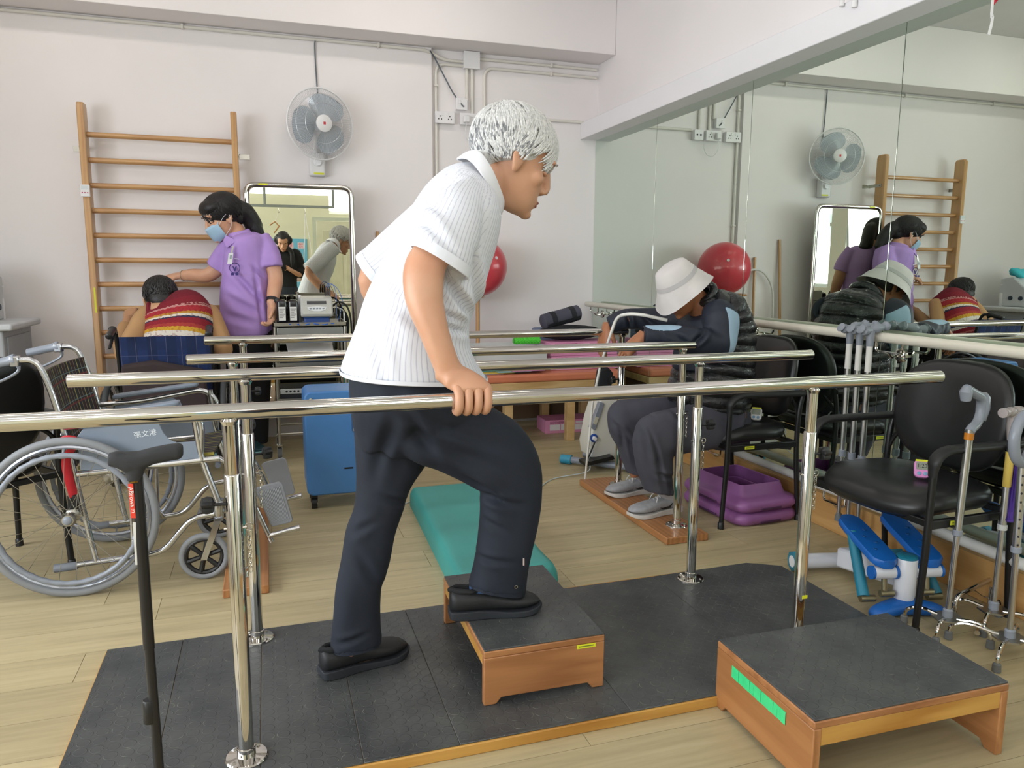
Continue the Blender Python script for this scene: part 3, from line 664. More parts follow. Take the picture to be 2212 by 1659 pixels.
obj('yellow_tag', MB().box(-1.055, -1.045, yb0-.0565, yb0-.055, .93, 1.09), YEL, t)
tm = thing('room_thermometer', 'small white thermometer with red dots clipped on the left upright of the wall bars', 'thermometer', (-1.055, yb0-.06, 1.69))
obj('case', MB().box(-1.085, -1.03, yb0-.07, yb0-.0555, 1.66, 1.735), WPLAS, tm, bevel=.004); obj('display', MB().box(-1.078, -1.038, yb0-.0712, yb0-.0698, 1.705, 1.728), mat('pale_lcd', '#cfd6d8', .3), tm)
m = MB()
for x in (-1.073, -1.058, -1.043): m.lathe([(.004, 0), (.004, .0015), (0, .002)], (x, yb0-.07, 1.685), (0, -1, 0), 10)
obj('buttons', m, mat('red_dot', '#b5305a', .5), tm)
# ---------------------------------------------------------------- wall fan
ft = thing('wall_fan', 'round caged wall fan with pale blue blades high on the back wall', 'fan', (.37, 5.665, 2.05))
cx, cz = .40, 2.19; cc = Vector((cx, 5.47, cz)); ax = Vector((.32, -.94, -.05)).normalized()
A = ax.cross(Vector((0, 0, 1))).normalized(); B = A.cross(ax) if A.cross(ax).z > 0 else ax.cross(A)
def fp(r, a, d): return cc + (A*math.cos(a)+B*math.sin(a))*r + ax*d
obj('wall_plate', MB().box(.325, .435, 5.60, 5.664, 1.86, 2.02), WPLAS, ft, bevel=.012)
obj('speed_dial', MB().lathe([(.03, 0), (.03, .004), (.024, .008), (.022, .016), (0, .017)], (.385, 5.60, 1.955), (0, -1, 0), 24), mat('dial_white', '#ececef', .25, var=0), ft)
obj('sticker', MB().box(.355, .425, 5.5985, 5.6, 1.872, 1.885), YEL, ft)
obj('neck', MB().tube(cat([(.375, 5.63, 2.0), (.375, 5.63, 2.12), (.372, 5.60, 2.18), cc-ax*.09], 5), .018, 12), WPLAS, ft)
obj('motor', MB().lathe([(0, -.16), (.05, -.155), (.06, -.13), (.06, -.07), (.045, -.055), (0, -.054)], cc, ax, 24), WPLAS, ft)
Rf = .233
m = MB()
for r, d in ((Rf, 0),): m.tube([fp(r, 2*math.pi*k/64, d) for k in range(64)], .006, 8, closed=True)
obj('cage_rim', m, WPLAS, ft)
m = MB(); WIRE = mat('cage_wire', '#cfd2d4', .3, .6, var=0)
for k in range(110):
    a = 2*math.pi*k/110
    m.tube([fp(.055, a, .062), fp(.13, a+.03, .06), fp(.20, a+.05, .042), fp(Rf, a+.06, 0)], .0009, 4, cap=False)
    m.tube([fp(.06, a, -.055), fp(.15, a, -.055), fp(.21, a, -.04), fp(Rf, a, 0)], .0009, 4, cap=False)
for r, d in ((.13, .0605), (.19, .047)): m.tube([fp(r, 2*math.pi*k/64, d) for k in range(64)], .0013, 5, closed=True)
q = obj('cage_wires', m, WIRE, ft); q['kind'] = 'stuff'
hb = obj('centre_badge', MB().lathe([(.056, .055), (.056, .066), (.05, .070), (0, .0715)], cc, ax, 32), WPLAS, ft)
obj('badge_mark', MB().prism([cc+ax*.0712+A*x+B*y for x, y in ((-.008, -.009), (.008, -.009), (.008, .009), (-.008, .009))], ax*.001), mat('red_mark', '#c8323c', .5), hb)
BLADE = mat('fan_blade', '#b3bfca', .3, var=.02, alpha=.6)
hub = obj('hub', MB().lathe([(0, -.03), (.04, -.03), (.042, .03), (.02, .045), (0, .046)], cc, ax, 24), mat('fan_hub', '#8d9aa6', .35), ft)
for k in range(3):
    a0 = 2*math.pi*k/3+R(232); m = MB(); rings = []
    for i in range(9):
        u = i/8; r = .035+.165*u; wd = (.35+.42*math.sin(math.pi*min(1, u*.8+.12)))*(1.25 if u < .9 else 1.05)
        ring = []
        for j in range(9): a = a0-wd+2*wd*j/8; ring.append(fp(r, a, .022*(j/4-1)))
        ring += [p-ax*.002 for p in reversed(ring)]; rings.append(ring)
    obj('blade', m.loft(rings), BLADE, hub)
obj('fan_flex', MB().tube(cat([(.412, 5.648, 2.78), (.395, 5.652, 2.77), (.392, 5.655, 2.70), (.398, 5.655, 2.5), (.405, 5.655, 2.35), (.40, 5.64, 2.26)], 8), .0045, 8), CABLE, ft)
# ---------------------------------------------------------------- standing mirror
sm = thing('standing_mirror', 'tall standing mirror in a rounded chrome tube frame by the back wall', 'mirror', (.247, 5.45, 0), R(-1.2))
w2, zt = .347, 1.775
pts = [(x, 0, z) for x, z in [(-w2, .1)]+[(x, z+zt-.4) for x, z in [(-w2, 0)]]]
path = fillet([(-w2, 0, .06), (-w2, 0, zt), (w2, 0, zt), (w2, 0, .06)], .07, 8)
obj('frame', MB().tube(path, .0165, 16), CHROME, sm)
P = fillet([(-w2+.022, 0, .18), (-w2+.022, 0, zt-.022), (w2-.022, 0, zt-.022), (w2-.022, 0, .18)], .05, 6, closed=True)
obj('mirror_glass', MB().prism([(p.x, -.006, p.z) for p in P], (0, .006, 0)), mat('mirror_warm', '#dcdccb', 0, 1, var=0), sm)
obj('back_panel', MB().prism([(p.x, .0005, p.z) for p in P], (0, .008, 0)), mat('hardboard', '#6b5b48', .8), sm)
obj('sticker', MB().box(-.265, -.205, -.0185, -.0155, zt-.006, zt+.006), YEL, sm)
for s in (-1, 1):
    f = obj('foot', MB().tube(fillet([(s*w2, -.2, .075), (s*w2, -.02, .09), (s*w2, .16, .075)], .05), .0155, 12), CHROME, sm)
    for y in (-.2, .16): obj('caster', MB().cyl((s*w2-.012, y, .03), (s*w2+.012, y, .03), .03).box(s*w2-.015, s*w2+.015, y-.01, y+.012, .03, .075), BLACKP, f)
# ---------------------------------------------------------------- dowels, hoop, ball on its posts
def dowel(label, foot, top, r=.0125): return obj('wooden_stick', MB().cyl(foot, top, r, n=14), BEECH, label=label, cat='stick')
dowel('wooden exercise stick leaning on the back wall right beside the standing mirror', (.76, 5.56, .003), (.795, 5.648, 1.49))
dowel('wooden exercise stick leaning on the wall behind the walking man, second from the mirror', (1.06, 5.58, .003), (1.04, 5.648, 1.335))
HOSE = mat('white_hose', '#dcdcd8', .4)
obj('hoop', MB().tube(fillet([(.86, 5.58, .02), (.86, 5.60, .9), (.86, 5.625, 1.1), (.98, 5.62, 1.23), (1.13, 5.62, 1.23), (1.16, 5.62, 1.0), (1.17, 5.58, .02)], .12), .009, 8), HOSE, label='white arched plastic hoop standing on end by the back wall', cat='hoop')
br = thing('ball_rack', 'wooden rack of two posts with a ring that carries the red ball', 'rack', (1.4, 5.47, 0))
obj('post', MB().cyl((1.30, 5.50, .003), (1.30, 5.50, 1.02), .016, n=14), BEECH, br); obj('post', MB().cyl((1.515, 5.50, .003), (1.515, 5.50, 1.02), .016, n=14), BEECH, br)
bc = Vector((1.495, 5.42, 1.237)); br_ = .214
obj('ring', MB().tube(circ((1.495-.09, 5.47, 1.02), .14, (1, 0, 0), (0, 1, 0), 32), .009, 8, closed=True), BEECHX, br)
bm = MB().ell(bc, br_, br_, br_, n=48, k=32)
bl = thing('exercise_ball', 'shiny red exercise ball resting high on the wooden rack', 'ball', (bc.x, bc.y, bc.z-br_))
obj('ball', bm, mat('red_ball', '#cf4450', .28, var=.03, coat=.15), bl)
obj('valve', MB().lathe([(.012, 0), (.012, .003), (0, .004)], bc+Vector((.4, -.85, .3)).normalized()*(br_-.001), (.4, -.85, .3), 12), mat('ball_valve', '#d8d0d0', .4), bl)
# ---------------------------------------------------------------- trolley with machines
tr = thing('trolley', 'stainless steel equipment trolley on casters in front of the standing mirror', 'trolley', (.26, 5.1, 0))
tx0, tx1, ty0, ty1 = .032, .487, 4.93, 5.27
for x in (tx0+.012, tx1-.012):
    for y in (ty0+.012, ty1-.012): 
        l = obj('leg', MB().cyl((x, y, .1), (x, y, .88), .0115, n=12), STEEL, tr)
        c = obj('caster', MB().cyl((x-.013, y-.02, .042), (x+.013, y-.02, .042), .042, n=20), mat('caster_grey', '#4d4f50', .6), l)
        obj('caster_fork', MB().box(x-.018, x-.0135, y-.03, y, .04, .1).box(x+.0135, x+.018, y-.03, y, .04, .1).box(x-.018, x+.018, y-.03, y+.01, .095, .105), STEEL, l)
for z in (.855, .60, .372): obj('shelf', MB().box(tx0, tx1, ty0, ty1, z, z+.006).box(tx0, tx1, ty0, ty0+.006, z, z+.028).box(tx0, tx1, ty1-.006, ty1, z, z+.028).box(tx0, tx0+.006, ty0, ty1, z+.0005, z+.0275).box(tx1-.006, tx1, ty0, ty1, z+.0005, z+.0275), STEEL, tr)
obj('drawer_front', MB().box(tx0+.025, tx1-.025, ty0+.001, ty0+.012, .755, .85), mat('steel_panel', '#9a9c9b', .35, .8), tr, bevel=.002)
obj('top_rail', MB().tube(fillet([(tx0+.012, ty1-.01, .88), (tx0+.012, ty1-.01, .96), (tx1-.012, ty1-.01, .96), (tx1-.012, ty1-.01, .88)], .03), .005, 8).tube(fillet([(tx1-.012, ty0+.05, .88), (tx1-.012, ty0+.05, .95), (tx1-.012, ty1-.02, .95)], .02), .005, 8), STEEL, tr)
obj('lower_bar', MB().cyl((tx0, ty0+.012, .17), (tx1, ty0+.012, .17), .008), STEEL, tr); obj('lower_bar', MB().cyl((tx0, ty1-.012, .17), (tx1, ty1-.012, .17), .008), STEEL, tr)
ts = .883
bt = thing('storage_box', 'flat blue box under the grey machine on the trolley', 'box', (.305, 5.05, ts)); obj('box', MB().box(.225, .385, 4.975, 5.13, ts-.021, ts+.025), mat('navy_blue', '#2b4a86', .4), bt, bevel=.006); obj('lid', MB().box(.221, .389, 4.971, 5.134, ts+.025, ts+.031), mat('navy_blue'), bt, bevel=.002)
mc = thing('therapy_machine', 'grey electrotherapy machine with slanted panel on top of the trolley', 'machine', (.305, 5.05, ts+.031))
z0m = ts+.0315
obj('case', MB().prism([(.205, 4.955, z0m), (.205, 4.945, z0m+.02), (.205, 4.985, z0m+.12), (.205, 5.14, z0m+.13), (.205, 5.15, z0m)], (.2, 0, 0)), mat('machine_grey', '#b9b9b3', .4, var=.02), mc, bevel=.01)
def pan(u, v, d): # point on the slanted panel
    a = Vector((.205+.2*u, 4.945, z0m+.02)); b = Vector((.205+.2*u, 4.985, z0m+.12)); n = Vector((0, -.928, .371)); return a.lerp(b, v)+n*d
obj('display', MB().prism([pan(.2, .6, .0005), pan(.8, .6, .0005), pan(.8, .8, .0005), pan(.2, .8, .0005)], Vector((0, -.928, .371))*.002), mat('dark_display', '#20262b', .2), mc)
obj('keypad', MB().prism([pan(.2, .42, .0005), pan(.5, .48, .0005), pan(.8, .42, .0005), pan(.76, .25, .0005), pan(.6, .16, .0005), pan(.4, .16, .0005), pan(.24, .25, .0005)], Vector((0, -.928, .371))*.002), mat('pale_keypad', '#d6d9da', .4), mc)
m = MB()
for k in range(5): c = pan(.3+.1*k, .33, .003); m.ell(c, .007, .003, .005, n=8, k=6)
obj('keys', m, mat('key_grey', '#8f9aa3', .4), mc)
def bottle(x, label):
    b = thing('black_bottle', label, 'bottle', (x, 5.0, ts)); P = rrect(.066, .085, .02, 5)
    rings = [[(x+px*s, 5.0+py*s, ts+z) for px, py in P] for s, z in ((.9, -.02), (1, -.008), (1, .115), (.95, .13), (.6, .14), (.3, .142))]
    obj('body', MB().loft(rings), mat('black_gloss', '#121214', .2), b); obj('label', MB().box(x-.021, x+.021, 4.9555, 4.958, ts+.012, ts+.098), mat('paper_white', '#d8d7d2', .7), b)
    m = MB()
    for k in range(6): m.box(x-.017, x+.017-(k % 3)*.006, 4.9552, 4.9556, ts+.083-.011*k, ts+.086-.011*k)
    obj('label_print', m, mat('print_grey', '#6b6b70', .7, var=0), b)
bottle(.092, 'black bottle with a white label on the trolley, nearest the nurse'); bottle(.160, 'black bottle with a white label, between the other black bottle and the clear flask')
fk = thing('clear_flask', 'clear plastic gel flask beside the grey machine', 'bottle', (.204+.004, 5.08, ts)); obj('body', MB().lathe([(.0, -.02), (.02, -.02), (.022, 0), (.022, .10), (.01, .125), (.008, .15), (0, .152)], (.208, 5.1, ts), n=16), mat('clear_plastic', '#dfe6ea', .15, trans=.6, var=0), fk); obj('cap', MB().lathe([(.009, .15), (.009, .165), (.0, .168)], (.208, 5.1, ts), n=12), WPLAS, fk)
m = MB(); rg = random.Random(4)
pp = [(.10+.30*k/40+.012*math.sin(k*1.9), 4.95+.025*math.sin(k*.9), ts-.012+.004*math.sin(k*1.3)) for k in range(41)]
obj('blue_lead', m.tube(cat(pp, 3), .0035, 6), mat('blue_wire', '#2f66c4', .4), label='tangled blue lead lying along the front of the trolley top', cat='cable')
obj('black_lead', MB().tube(cat([(.41, 5.1, z0m+.06), (.46, 5.06, z0m+.09), (.515, 5.05, z0m+.03), (.53, 5.05, .75), (.535, 5.08, .45), (.5, 5.3, .1), (.45, 5.42, .01)], 8), .006, 8), RUBBER, label='thick black lead drooping off the right side of the trolley', cat='cable')
m = MB()
for k in range(3): x = .37+.014*k; m.lathe([(.006, 0), (.006, .02), (.004, .05), (.002, .06), (0, .061)], (x, 5.1, z0m+.13), n=10)
pr = obj('probe', m, BLACKP, mc)
obj('thin_leads', MB().tube(cat([(.37, 5.1, z0m+.18), (.40, 5.1, z0m+.21), (.45, 5.08, z0m+.17), (.475, 5.06, z0m+.08), (.44, 5.04, z0m-.03)], 6), .0018, 5).tube(cat([(.384, 5.1, z0m+.18), (.42, 5.1, z0m+.20), (.44, 5.09, z0m+.12), (.43, 5.06, z0m-.02)], 6), .0018, 5), mat('blue_wire'), mc)
rc = thing('recorder', 'silver and black recorder box on the bottom shelf of the trolley', 'recorder', (.27, 5.05, .378)); zr = .3785
obj('case', MB().box(.062, .462, 4.96, 5.23, zr, zr+.075), mat('dark_case', '#25282d', .35), rc, bevel=.004); obj('front_panel', MB().box(.06, .464, 4.953, 4.961, zr+.048, zr+.08), mat('silver_panel', '#c9ccce', .3, .5), rc, bevel=.002)
m = MB()
for k in range(4): m.lathe([(.007, 0), (.007, .003), (0, .0035)], (.1+.024*k, 4.953, zr+.064), (0, -1, 0), 12)
obj('jacks', m, BLACKINK, rc)
pn = thing('printer', 'white printer with a black base on the middle shelf of the trolley', 'printer', (.26, 5.05, .606)); zq = .607
obj('base', MB().box(.07, .45, 4.96, 5.22, zq, zq+.07), mat('dark_case'), pn, bevel=.005); obj('paper_tray', MB().prism([(.12, 4.94, zq+.075), (.40, 4.94, zq+.075), (.41, 5.2, zq+.13), (.11, 5.2, zq+.13)], (0, 0, .012)), WPLAS, pn, bevel=.003)
# ---------------------------------------------------------------- blue concentrator box
bb = thing('oxygen_concentrator', 'tall blue cabinet on black casters with a handle slot, behind the walking man', 'machine', (.33, 3.95, 0))
BLU = mat('cabinet_blue', '#4a80bd', .38, var=.03, bump=.06, bs=1500)
bx0, bx1, by0, by1, bz0, bz1 = .158, .52, 3.83, 4.10, .075, .612
P = [(x, z) for x, z in rrect(bx1-bx0, bz1-bz0, .035, 6)]
cxm, czm = (bx0+bx1)/2, (bz0+bz1)/2
obj('cabinet', MB().prism([(cxm+x, by0, czm+z) for x, z in P], (0, by1-by0, 0)), BLU, bb, bevel=.008)
obj('handle_slot', MB().prism([(cxm+.06+x, by0-.002, bz1-.055+z) for x, z in rrect(.2, .032, .012, 4)], (0, .004, 0)), BLACKINK, bb)
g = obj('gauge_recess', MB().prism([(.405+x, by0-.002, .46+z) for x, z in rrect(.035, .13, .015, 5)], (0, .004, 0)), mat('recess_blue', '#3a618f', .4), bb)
obj('gauge', MB().lathe([(.006, 0), (.008, .03), (.006, .06), (0, .062)], (.405, by0-.006, .43), n=12).ell((.405, by0-.008, .41), .013, .01, .013), mat('clear_plastic'), bb)
obj('badge', MB().box(.345, .39, by0-.0012, by0+.001, .205, .214), BLACKINK, bb); obj('tube_port', MB().lathe([(.008, 0), (.008, .014), (.004, .015), (.004, .02)], (.19, by0, .575), (0, -1, 0), 12), STEEL, bb)
for x in (bx0+.035, bx1-.035):
    for y in (by0+.04, by1-.04): c = obj('caster', MB().cyl((x-.014, y, .03), (x+.014, y, .03), .03, n=20).box(x-.017, x+.017, y-.012, y+.012, .035, .078), BLACKP, bb)
obj('oxygen_tube', MB().tube(cat([(.41, by0-.012, .43), (.43, by0-.02, .36), (.47, by0-.02, .30), (.5, by0-.03, .1), (.56, by0-.1, .012), (.75, by0+.05, .006)], 8), .003, 6), mat('clear_hose', '#c4d2d8', .3), bb)
# ---------------------------------------------------------------- teal foam board
TEAL = mat('teal_foam', '#3f948d', .5, var=.06, vs=4, bump=.05, bs=600)
tb = MB(); NX, NY = 16, 60
def tz(u, v):
    z = .104-.007*(1-math.cos(2*math.pi*(v*3.0)))/2
    e = min(u, 1-u)*.4; f = min(v, 1-v)*1.1
    for q, rr in ((e, .03), (f, .03)):
        if q < rr: z -= rr-math.sqrt(max(rr*rr-(rr-q)**2, 0))
    return z
vs = []; fs = []
for j in range(NY+1):
    for i in range(NX+1):
        u, v = i/NX, j/NY; u = (1-math.cos(math.pi*u))/2*.5+u*.5; v = (1-math.cos(math.pi*v))/2*.4+v*.6
        vs.append((.628+.40*u+.042*v, 2.57+1.20*v, tz(u, v)))
for j in range(NY):
    for i in range(NX): a = j*(NX+1)+i; fs.append((a, a+1, a+NX+2, a+NX+1))
ed = [i for i in range(NX+1)]+[j*(NX+1)+NX for j in range(1, NY+1)]+[NY*(NX+1)+i for i in range(NX-1, -1, -1)]+[j*(NX+1) for j in range(NY-1, 0, -1)]
b0 = len(vs); vs += [(vs[k][0], vs[k][1], .0) for k in ed]; n = len(ed)
for k in range(n): l = (k+1) % n; fs.append((ed[k], b0+k, b0+l, ed[l]))
fs.append(tuple(b0+k for k in range(n)))
tb.add(vs, fs)
obj('foam_board', tb, TEAL, label='long low teal foam exercise board on the floor behind the step box', cat='board', ang=60)
# ---------------------------------------------------------------- treatment bench and what lies on it
bn = thing('treatment_bench', 'low treatment bench with orange vinyl top and wooden frame in the far corner', 'bench', (1.75, 5.25, 0))
BX0, BX1, BY0, BY1 = 1.06, 2.44, 4.88, 5.54
obj('cushion', MB().box(BX0, BX1, BY0, BY1, .445, .502), mat('orange_vinyl', '#c87656', .42, var=.05), bn, bevel=.016, seg=3)
FW = mat('bench_wood', '#c3a271', .5, fn=f_wood('#c9a878', '#b08c58', 0))
obj('frame_board', MB().box(BX0, BX1, BY0+.004, BY1, .395, .445), FW, bn, bevel=.004)
for x in (BX0+.03, 1.55, 2.02, BX1-.09):
    for y in (BY0+.04, BY1-.1): obj('leg', MB().box(x, x+.06, y, y+.06, 0, .395), FW, bn, bevel=.003)
obj('back_board', MB().box(BX0+.05, BX1-.05, BY1-.035, BY1-.02, .06, .395), mat('dark_board', '#5a4632', .7), bn)
PINK = mat('pink_card', '#d88fb4', .55, var=.03); CRIM = mat('dark_crimson', '#7c2b53', .5, var=0); WCARD = mat('white_card', '#e4dfe2', .6, var=.02)
def pink_box(label, x0, y0, z0, w=.54, d=.22, h=.098, rz=0, full=True):
    t = thing('pink_box', label, 'box', (x0, y0, z0), rz, group='pink cartons')
    obj('carton', MB().box(0, w, 0, d, 0, h), PINK, t, bevel=.002)
    obj('lid_flap', MB().box(.004, w-.004, .002, d-.002, h, h+.002), mat('pink_card_dark', '#c97fa5', .55), t)
    text('print', 'BIOTHERMORED', .024, CRIM, (.035, -.0012, h-.018), (R(90), 0, 0), t, .0002, 'LEFT')
    obj('white_band', MB().box(.24, .31, -.0012, 0, h-.025, h-.012), WCARD, t)
    for k in range(5): 
        q = obj('picture', MB().box(.035+.088*k, .115+.088*k, -.0014, 0, .022, .066), WCARD, t)
    return t
pink_box('pink carton on the floor under the orange bench', 1.955, 5.19, 0, rz=R(-3))
pink_box('pink carton lying directly on the orange bench top', 1.93, 5.02, .5035, rz=R(1))
pink_box('pink carton stacked on top of the other pink carton on the bench', 1.925, 5.03, .6045, rz=R(2))
GR = thing('massage_roller', 'bright green knobbly massage roller on the clear box', 'roller', (1.83, 5.1, .70))
m = MB().cyl((1.68, 5.12, .714), (1.875, 5.12, .714), .022, n=20)
for i in range(16):
    for k in range(9): a = 2*math.pi*(k+.5*(i % 2))/9; m.ell((1.687+.0122*i, 5.12+.022*math.cos(a), .714+.022*math.sin(a)), .005, .005, .005, n=6, k=4)
obj('roller', m, mat('lime_green', '#55cf3e', .4), GR)
obj('end_cap', MB().cyl((1.674, 5.12, .714), (1.68, 5.12, .714), .019), mat('lime_dark', '#3aa02c', .4), GR)
cb = thing('clear_box', 'clear plastic tray box beside the pink cartons', 'box', (1.6, 5.12, .5))
m = MB().box(1.36, 1.88, 4.98, 4.984, .535, .69).box(1.36, 1.88, 5.25, 5.254, .535, .69).box(1.36, 1.364, 4.984, 5.25, .535, .69).box(1.876, 1.88, 4.984, 5.25, .535, .69).box(1.36, 1.88, 4.98, 5.254, .531, .535)
obj('tray', m, mat('frosted_plastic', '#dcdedd', .35, alpha=.55, var=.02), cb); obj('contents', MB().box(1.40, 1.62, 5.0, 5.2, .537, .60).box(1.66, 1.84, 5.02, 5.22, .537, .62), mat('white_card'), cb, bevel=.01); obj('rim', MB().box(1.355, 1.885, 4.972, 4.981, .683, .692).box(1.355, 1.885, 5.253, 5.262, .683, .692), mat('frosted_plastic'), cb, bevel=.002)
for k, (c, x) in enumerate((('#d8d8dc', 1.42), ('#c9b04a', 1.50), ('#7fb3b8', 1.62), ('#c07d9f', 1.72))):
    obj('magazine', MB().box(x-.12, x+.12, 4.93-.01*k, 5.06, .5035+.006*k, .508+.006*k), mat('mag_%s' % ('white', 'yellow', 'teal', 'pink')[k], c, .4), bevel=.001, label='%s magazine in the loose stack at the front of the bench' % ('white', 'yellow', 'teal', 'pink')[k], cat='magazine', group='magazines on the bench')
bg = thing('black_bag', 'black soft bag on top of the pink cartons, under the rolled mat', 'bag', (2.2, 5.2, .706))
obj('body', MB().ell((2.14, 5.2, .76), .26, .12, .055, n=24, k=12), mat('black_cloth', '#222328', .85, bump=.3, bs=90), bg); obj('strap', MB().tube(cat([(2.0, 5.1, .74), (2.1, 5.07, .80), (2.25, 5.08, .81), (2.38, 5.12, .77), (2.41, 5.1, .72)], 6), .012, 8, flat=.25), BLACKP, bg)
mr = thing('rolled_mat', 'rolled grey mat with black straps lying on the black bag against the wall', 'mat', (2.06, 5.25, .79))
a, b = Vector((1.93, 5.22, .835)), Vector((2.235, 5.25, .905)); d_ = (b-a).normalized()
MATG = mat('grey_mat', '#4b4a58', .85, bump=.3, bs=200)
obj('roll', MB().lathe([(.0, 0), (.045, .0), (.058, .01), (.058, (b-a).length-.01), (.045, (b-a).length), (0, (b-a).length)], a, d_, 24), MATG, mr)
for u in (.27, .78): obj('strap', MB().lathe([(.059, u*(b-a).length-.02), (.0605, u*(b-a).length-.019), (.0605, u*(b-a).length+.019), (.059, u*(b-a).length+.02)], a, d_, 24), mat('black_cloth'), mr)
obj('flap', MB().prism([a+d_*.03+Vector((0, -.058, -.02)), b-d_*.01+Vector((0, -.058, -.02)), b-d_*.01+Vector((0, -.045, -.042)), a+d_*.03+Vector((0, -.045, -.042))], (0, -.004, 0)), mat('black_cloth'), mr)
obj('blue_pad', MB().box(1.94, 2.3, 5.42, 5.5, .5035, .78), mat('slate_pad', '#6c7791', .7), bevel=.02, label='slate blue pad standing on edge behind the pink cartons', cat='pad')
# ---------------------------------------------------------------- white pedal trainer
pt = thing('pedal_trainer', 'white upright pedal trainer with grey control strip on teal feet', 'machine', (1.97, 4.2, 0))
Yp = 4.14
prof = [(1297, 862), (1330, 860), (1350, 885), (1362, 930), (1364, 985), (1332, 1000), (1276, 988), (1272, 960), (1283, 905)]
obj('body', MB().prism([at(x, y, Yp) for x, y in prof], (0, .16, 0)), mat('trainer_white', '#d9d7cd', .35, var=.02), pt, bevel=.014, seg=3)
q = [at(x, y, Yp-.012) for x, y in ((1297, 868), (1306, 872), (1286, 930), (1276, 925))]
cs = obj('control_strip', MB().prism(q, (0, .04, 0)), GREYP, pt, bevel=.003)
obj('strip_label', MB().prism([at(x, y, Yp-.0135) for x, y in ((1287, 900), (1294, 902), (1288, 918), (1281, 915))], (0, .002, 0)), mat('beige_label', '#c8c3ae', .5), cs)
c = at(1282, 946, Yp); obj('knob', MB().lathe([(.026, 0), (.026, .006), (.02, .008)], c, (0, -1, 0), 20), mat('knob_blue', '#2b4f9e', .4), pt); obj('knob_centre', MB().lathe([(.014, .006), (.012, .03), (0, .032)], c, (0, -1, 0), 16), WPLAS, pt)
obj('foot_bar', MB().tube([(1.77, 4.33, .03), (2.08, 4.02, .03)], .022, 10), GREYP, pt); obj('foot_bar', MB().tube([(1.93, 4.42, .03), (2.26, 4.2, .03)], .02, 10), GREYP, pt)
for q0, q1 in (((1.75, 4.35, .03), (1.80, 4.30, .03)), ((2.06, 4.04, .03), (2.11, 3.99, .03)), ((2.235, 4.22, .03), (2.30, 4.175, .03))): obj('end_cap', MB().tube([q0, q1], .03, 10), mat('teal_plastic', '#2f8fae', .4), pt)
obj('foot_rest', MB().prism([at(1264, 1000, 4.08), at(1325, 985, 4.08), at(1328, 992, 4.08), at(1266, 1008, 4.08)], (0, .1, 0)).tube([at(1266, 1000, 4.09), at(1285, 955, 4.1)], .005, 8), BLACKP, pt)
obj('grey_lead', MB().tube(cat([at(1276, 950, Yp-.02), at(1270, 965, Yp-.03), at(1282, 975, Yp-.03), at(1271, 992, Yp-.03), (1.80, 4.05, .02), (1.55, 4.0, .005), (1.35, 3.75, .004)], 8), .003, 6), mat('clear_hose'), pt)
obj('power_lead', MB().tube(cat([(.6, 4.42, .006), (.75, 4.50, .006), (.9, 4.62, .006), (1.02, 4.80, .006), (1.25, 5.1, .006), (1.5, 5.3, .006)], 8), .0055, 8), RUBBER, label='black power lead curving over the floor behind the walking man', cat='cable')
# ---------------------------------------------------------------- purple step risers
PUR = mat('purple_plastic', '#97609a', .38, var=.04)
def riser(label, z0):
    t = thing('step_riser', label, 'riser', (2.275, 3.21, z0), R(4), group='purple step risers')
    def rr(w, d, r, z): return [(x, y, z) for x, y in rrect(w, d, r, 6)]
    def wob(ring): return ring
    rings = [rr(.30, .43, .06, .0), rr(.35, .48, .06, .004), rr(.375, .505, .07, .022), rr(.375, .505, .07, .038), rr(.35, .48, .06, .056), rr(.30, .41, .05, .063), rr(.275, .385, .03, .075), rr(.25, .345, .02, .118), rr(.246, .341, .02, .121), rr(.240, .335, .02, .118), rr(.262, .37, .03, .072), rr(.28, .4, .04, .05), rr(.28, .4, .04, .01)]
    obj('shell', MB().loft(rings, cap=True), PUR, t, ang=50)
    for s in (-1, 1):
        obj('grip_slot', MB().box(-.06, .06, s*.252-.004, s*.252+.004, .012, .022), mat('purple_dark', '#4d2a50', .5), t, bevel=.003); obj('grip_slot', MB().box(s*.187-.004, s*.187+.004, -.07, .07, .012, .022), mat('purple_dark'), t, bevel=.003)
    return t
riser('purple hollow step riser on the floor, lower of the stacked two', .001); riser('purple hollow step riser with open top, upper of the stacked two', .066)
# ---------------------------------------------------------------- people
V = Vector
def bake(mb, voxel, smooth=3):
    me = bpy.data.meshes.new('tmp'); me.from_pydata([tuple(v) for v in mb.v], [], mb.f); me.validate()
    o = bpy.data.objects.new('tmp', me); COL.objects.link(o)
    r = o.modifiers.new('r', 'REMESH'); r.mode = 'VOXEL'; r.voxel_size = voxel; r.adaptivity = 0
    if smooth: s = o.modifiers.new('s', 'SMOOTH'); s.factor = .5; s.iterations = smooth
    dg = bpy.context.evaluated_depsgraph_get(); out = bpy.data.meshes.new_from_object(o.evaluated_get(dg))
    bpy.data.objects.remove(o); bpy.data.meshes.remove(me); return out
def coords(me): a = np.empty(len(me.vertices)*3); me.vertices.foreach_get('co', a); return a.reshape(-1, 3)
def setco(me, a): me.vertices.foreach_set('co', a.ravel()); me.update()
def normals(me): a = np.empty(len(me.vertices)*3); me.vertex_normals.foreach_get('vector', a); return a.reshape(-1, 3)
def fattr(me, name, val):
    t = me.attributes.new(name, 'FLOAT', 'POINT'); t.data.foreach_set('value', np.asarray(val, dtype=np.float32))
def join_raw(me, mb):
    """append plain geometry (fingers) to a baked mesh, so the body stays one mesh"""
    import bmesh
    b = bmesh.new(); b.from_mesh(me); vs = [b.verts.new(v) for v in mb.v]
    for f in mb.f:
        try: b.faces.new([vs[i] for i in f])
        except ValueError: pass
    b.to_mesh(me); b.free()
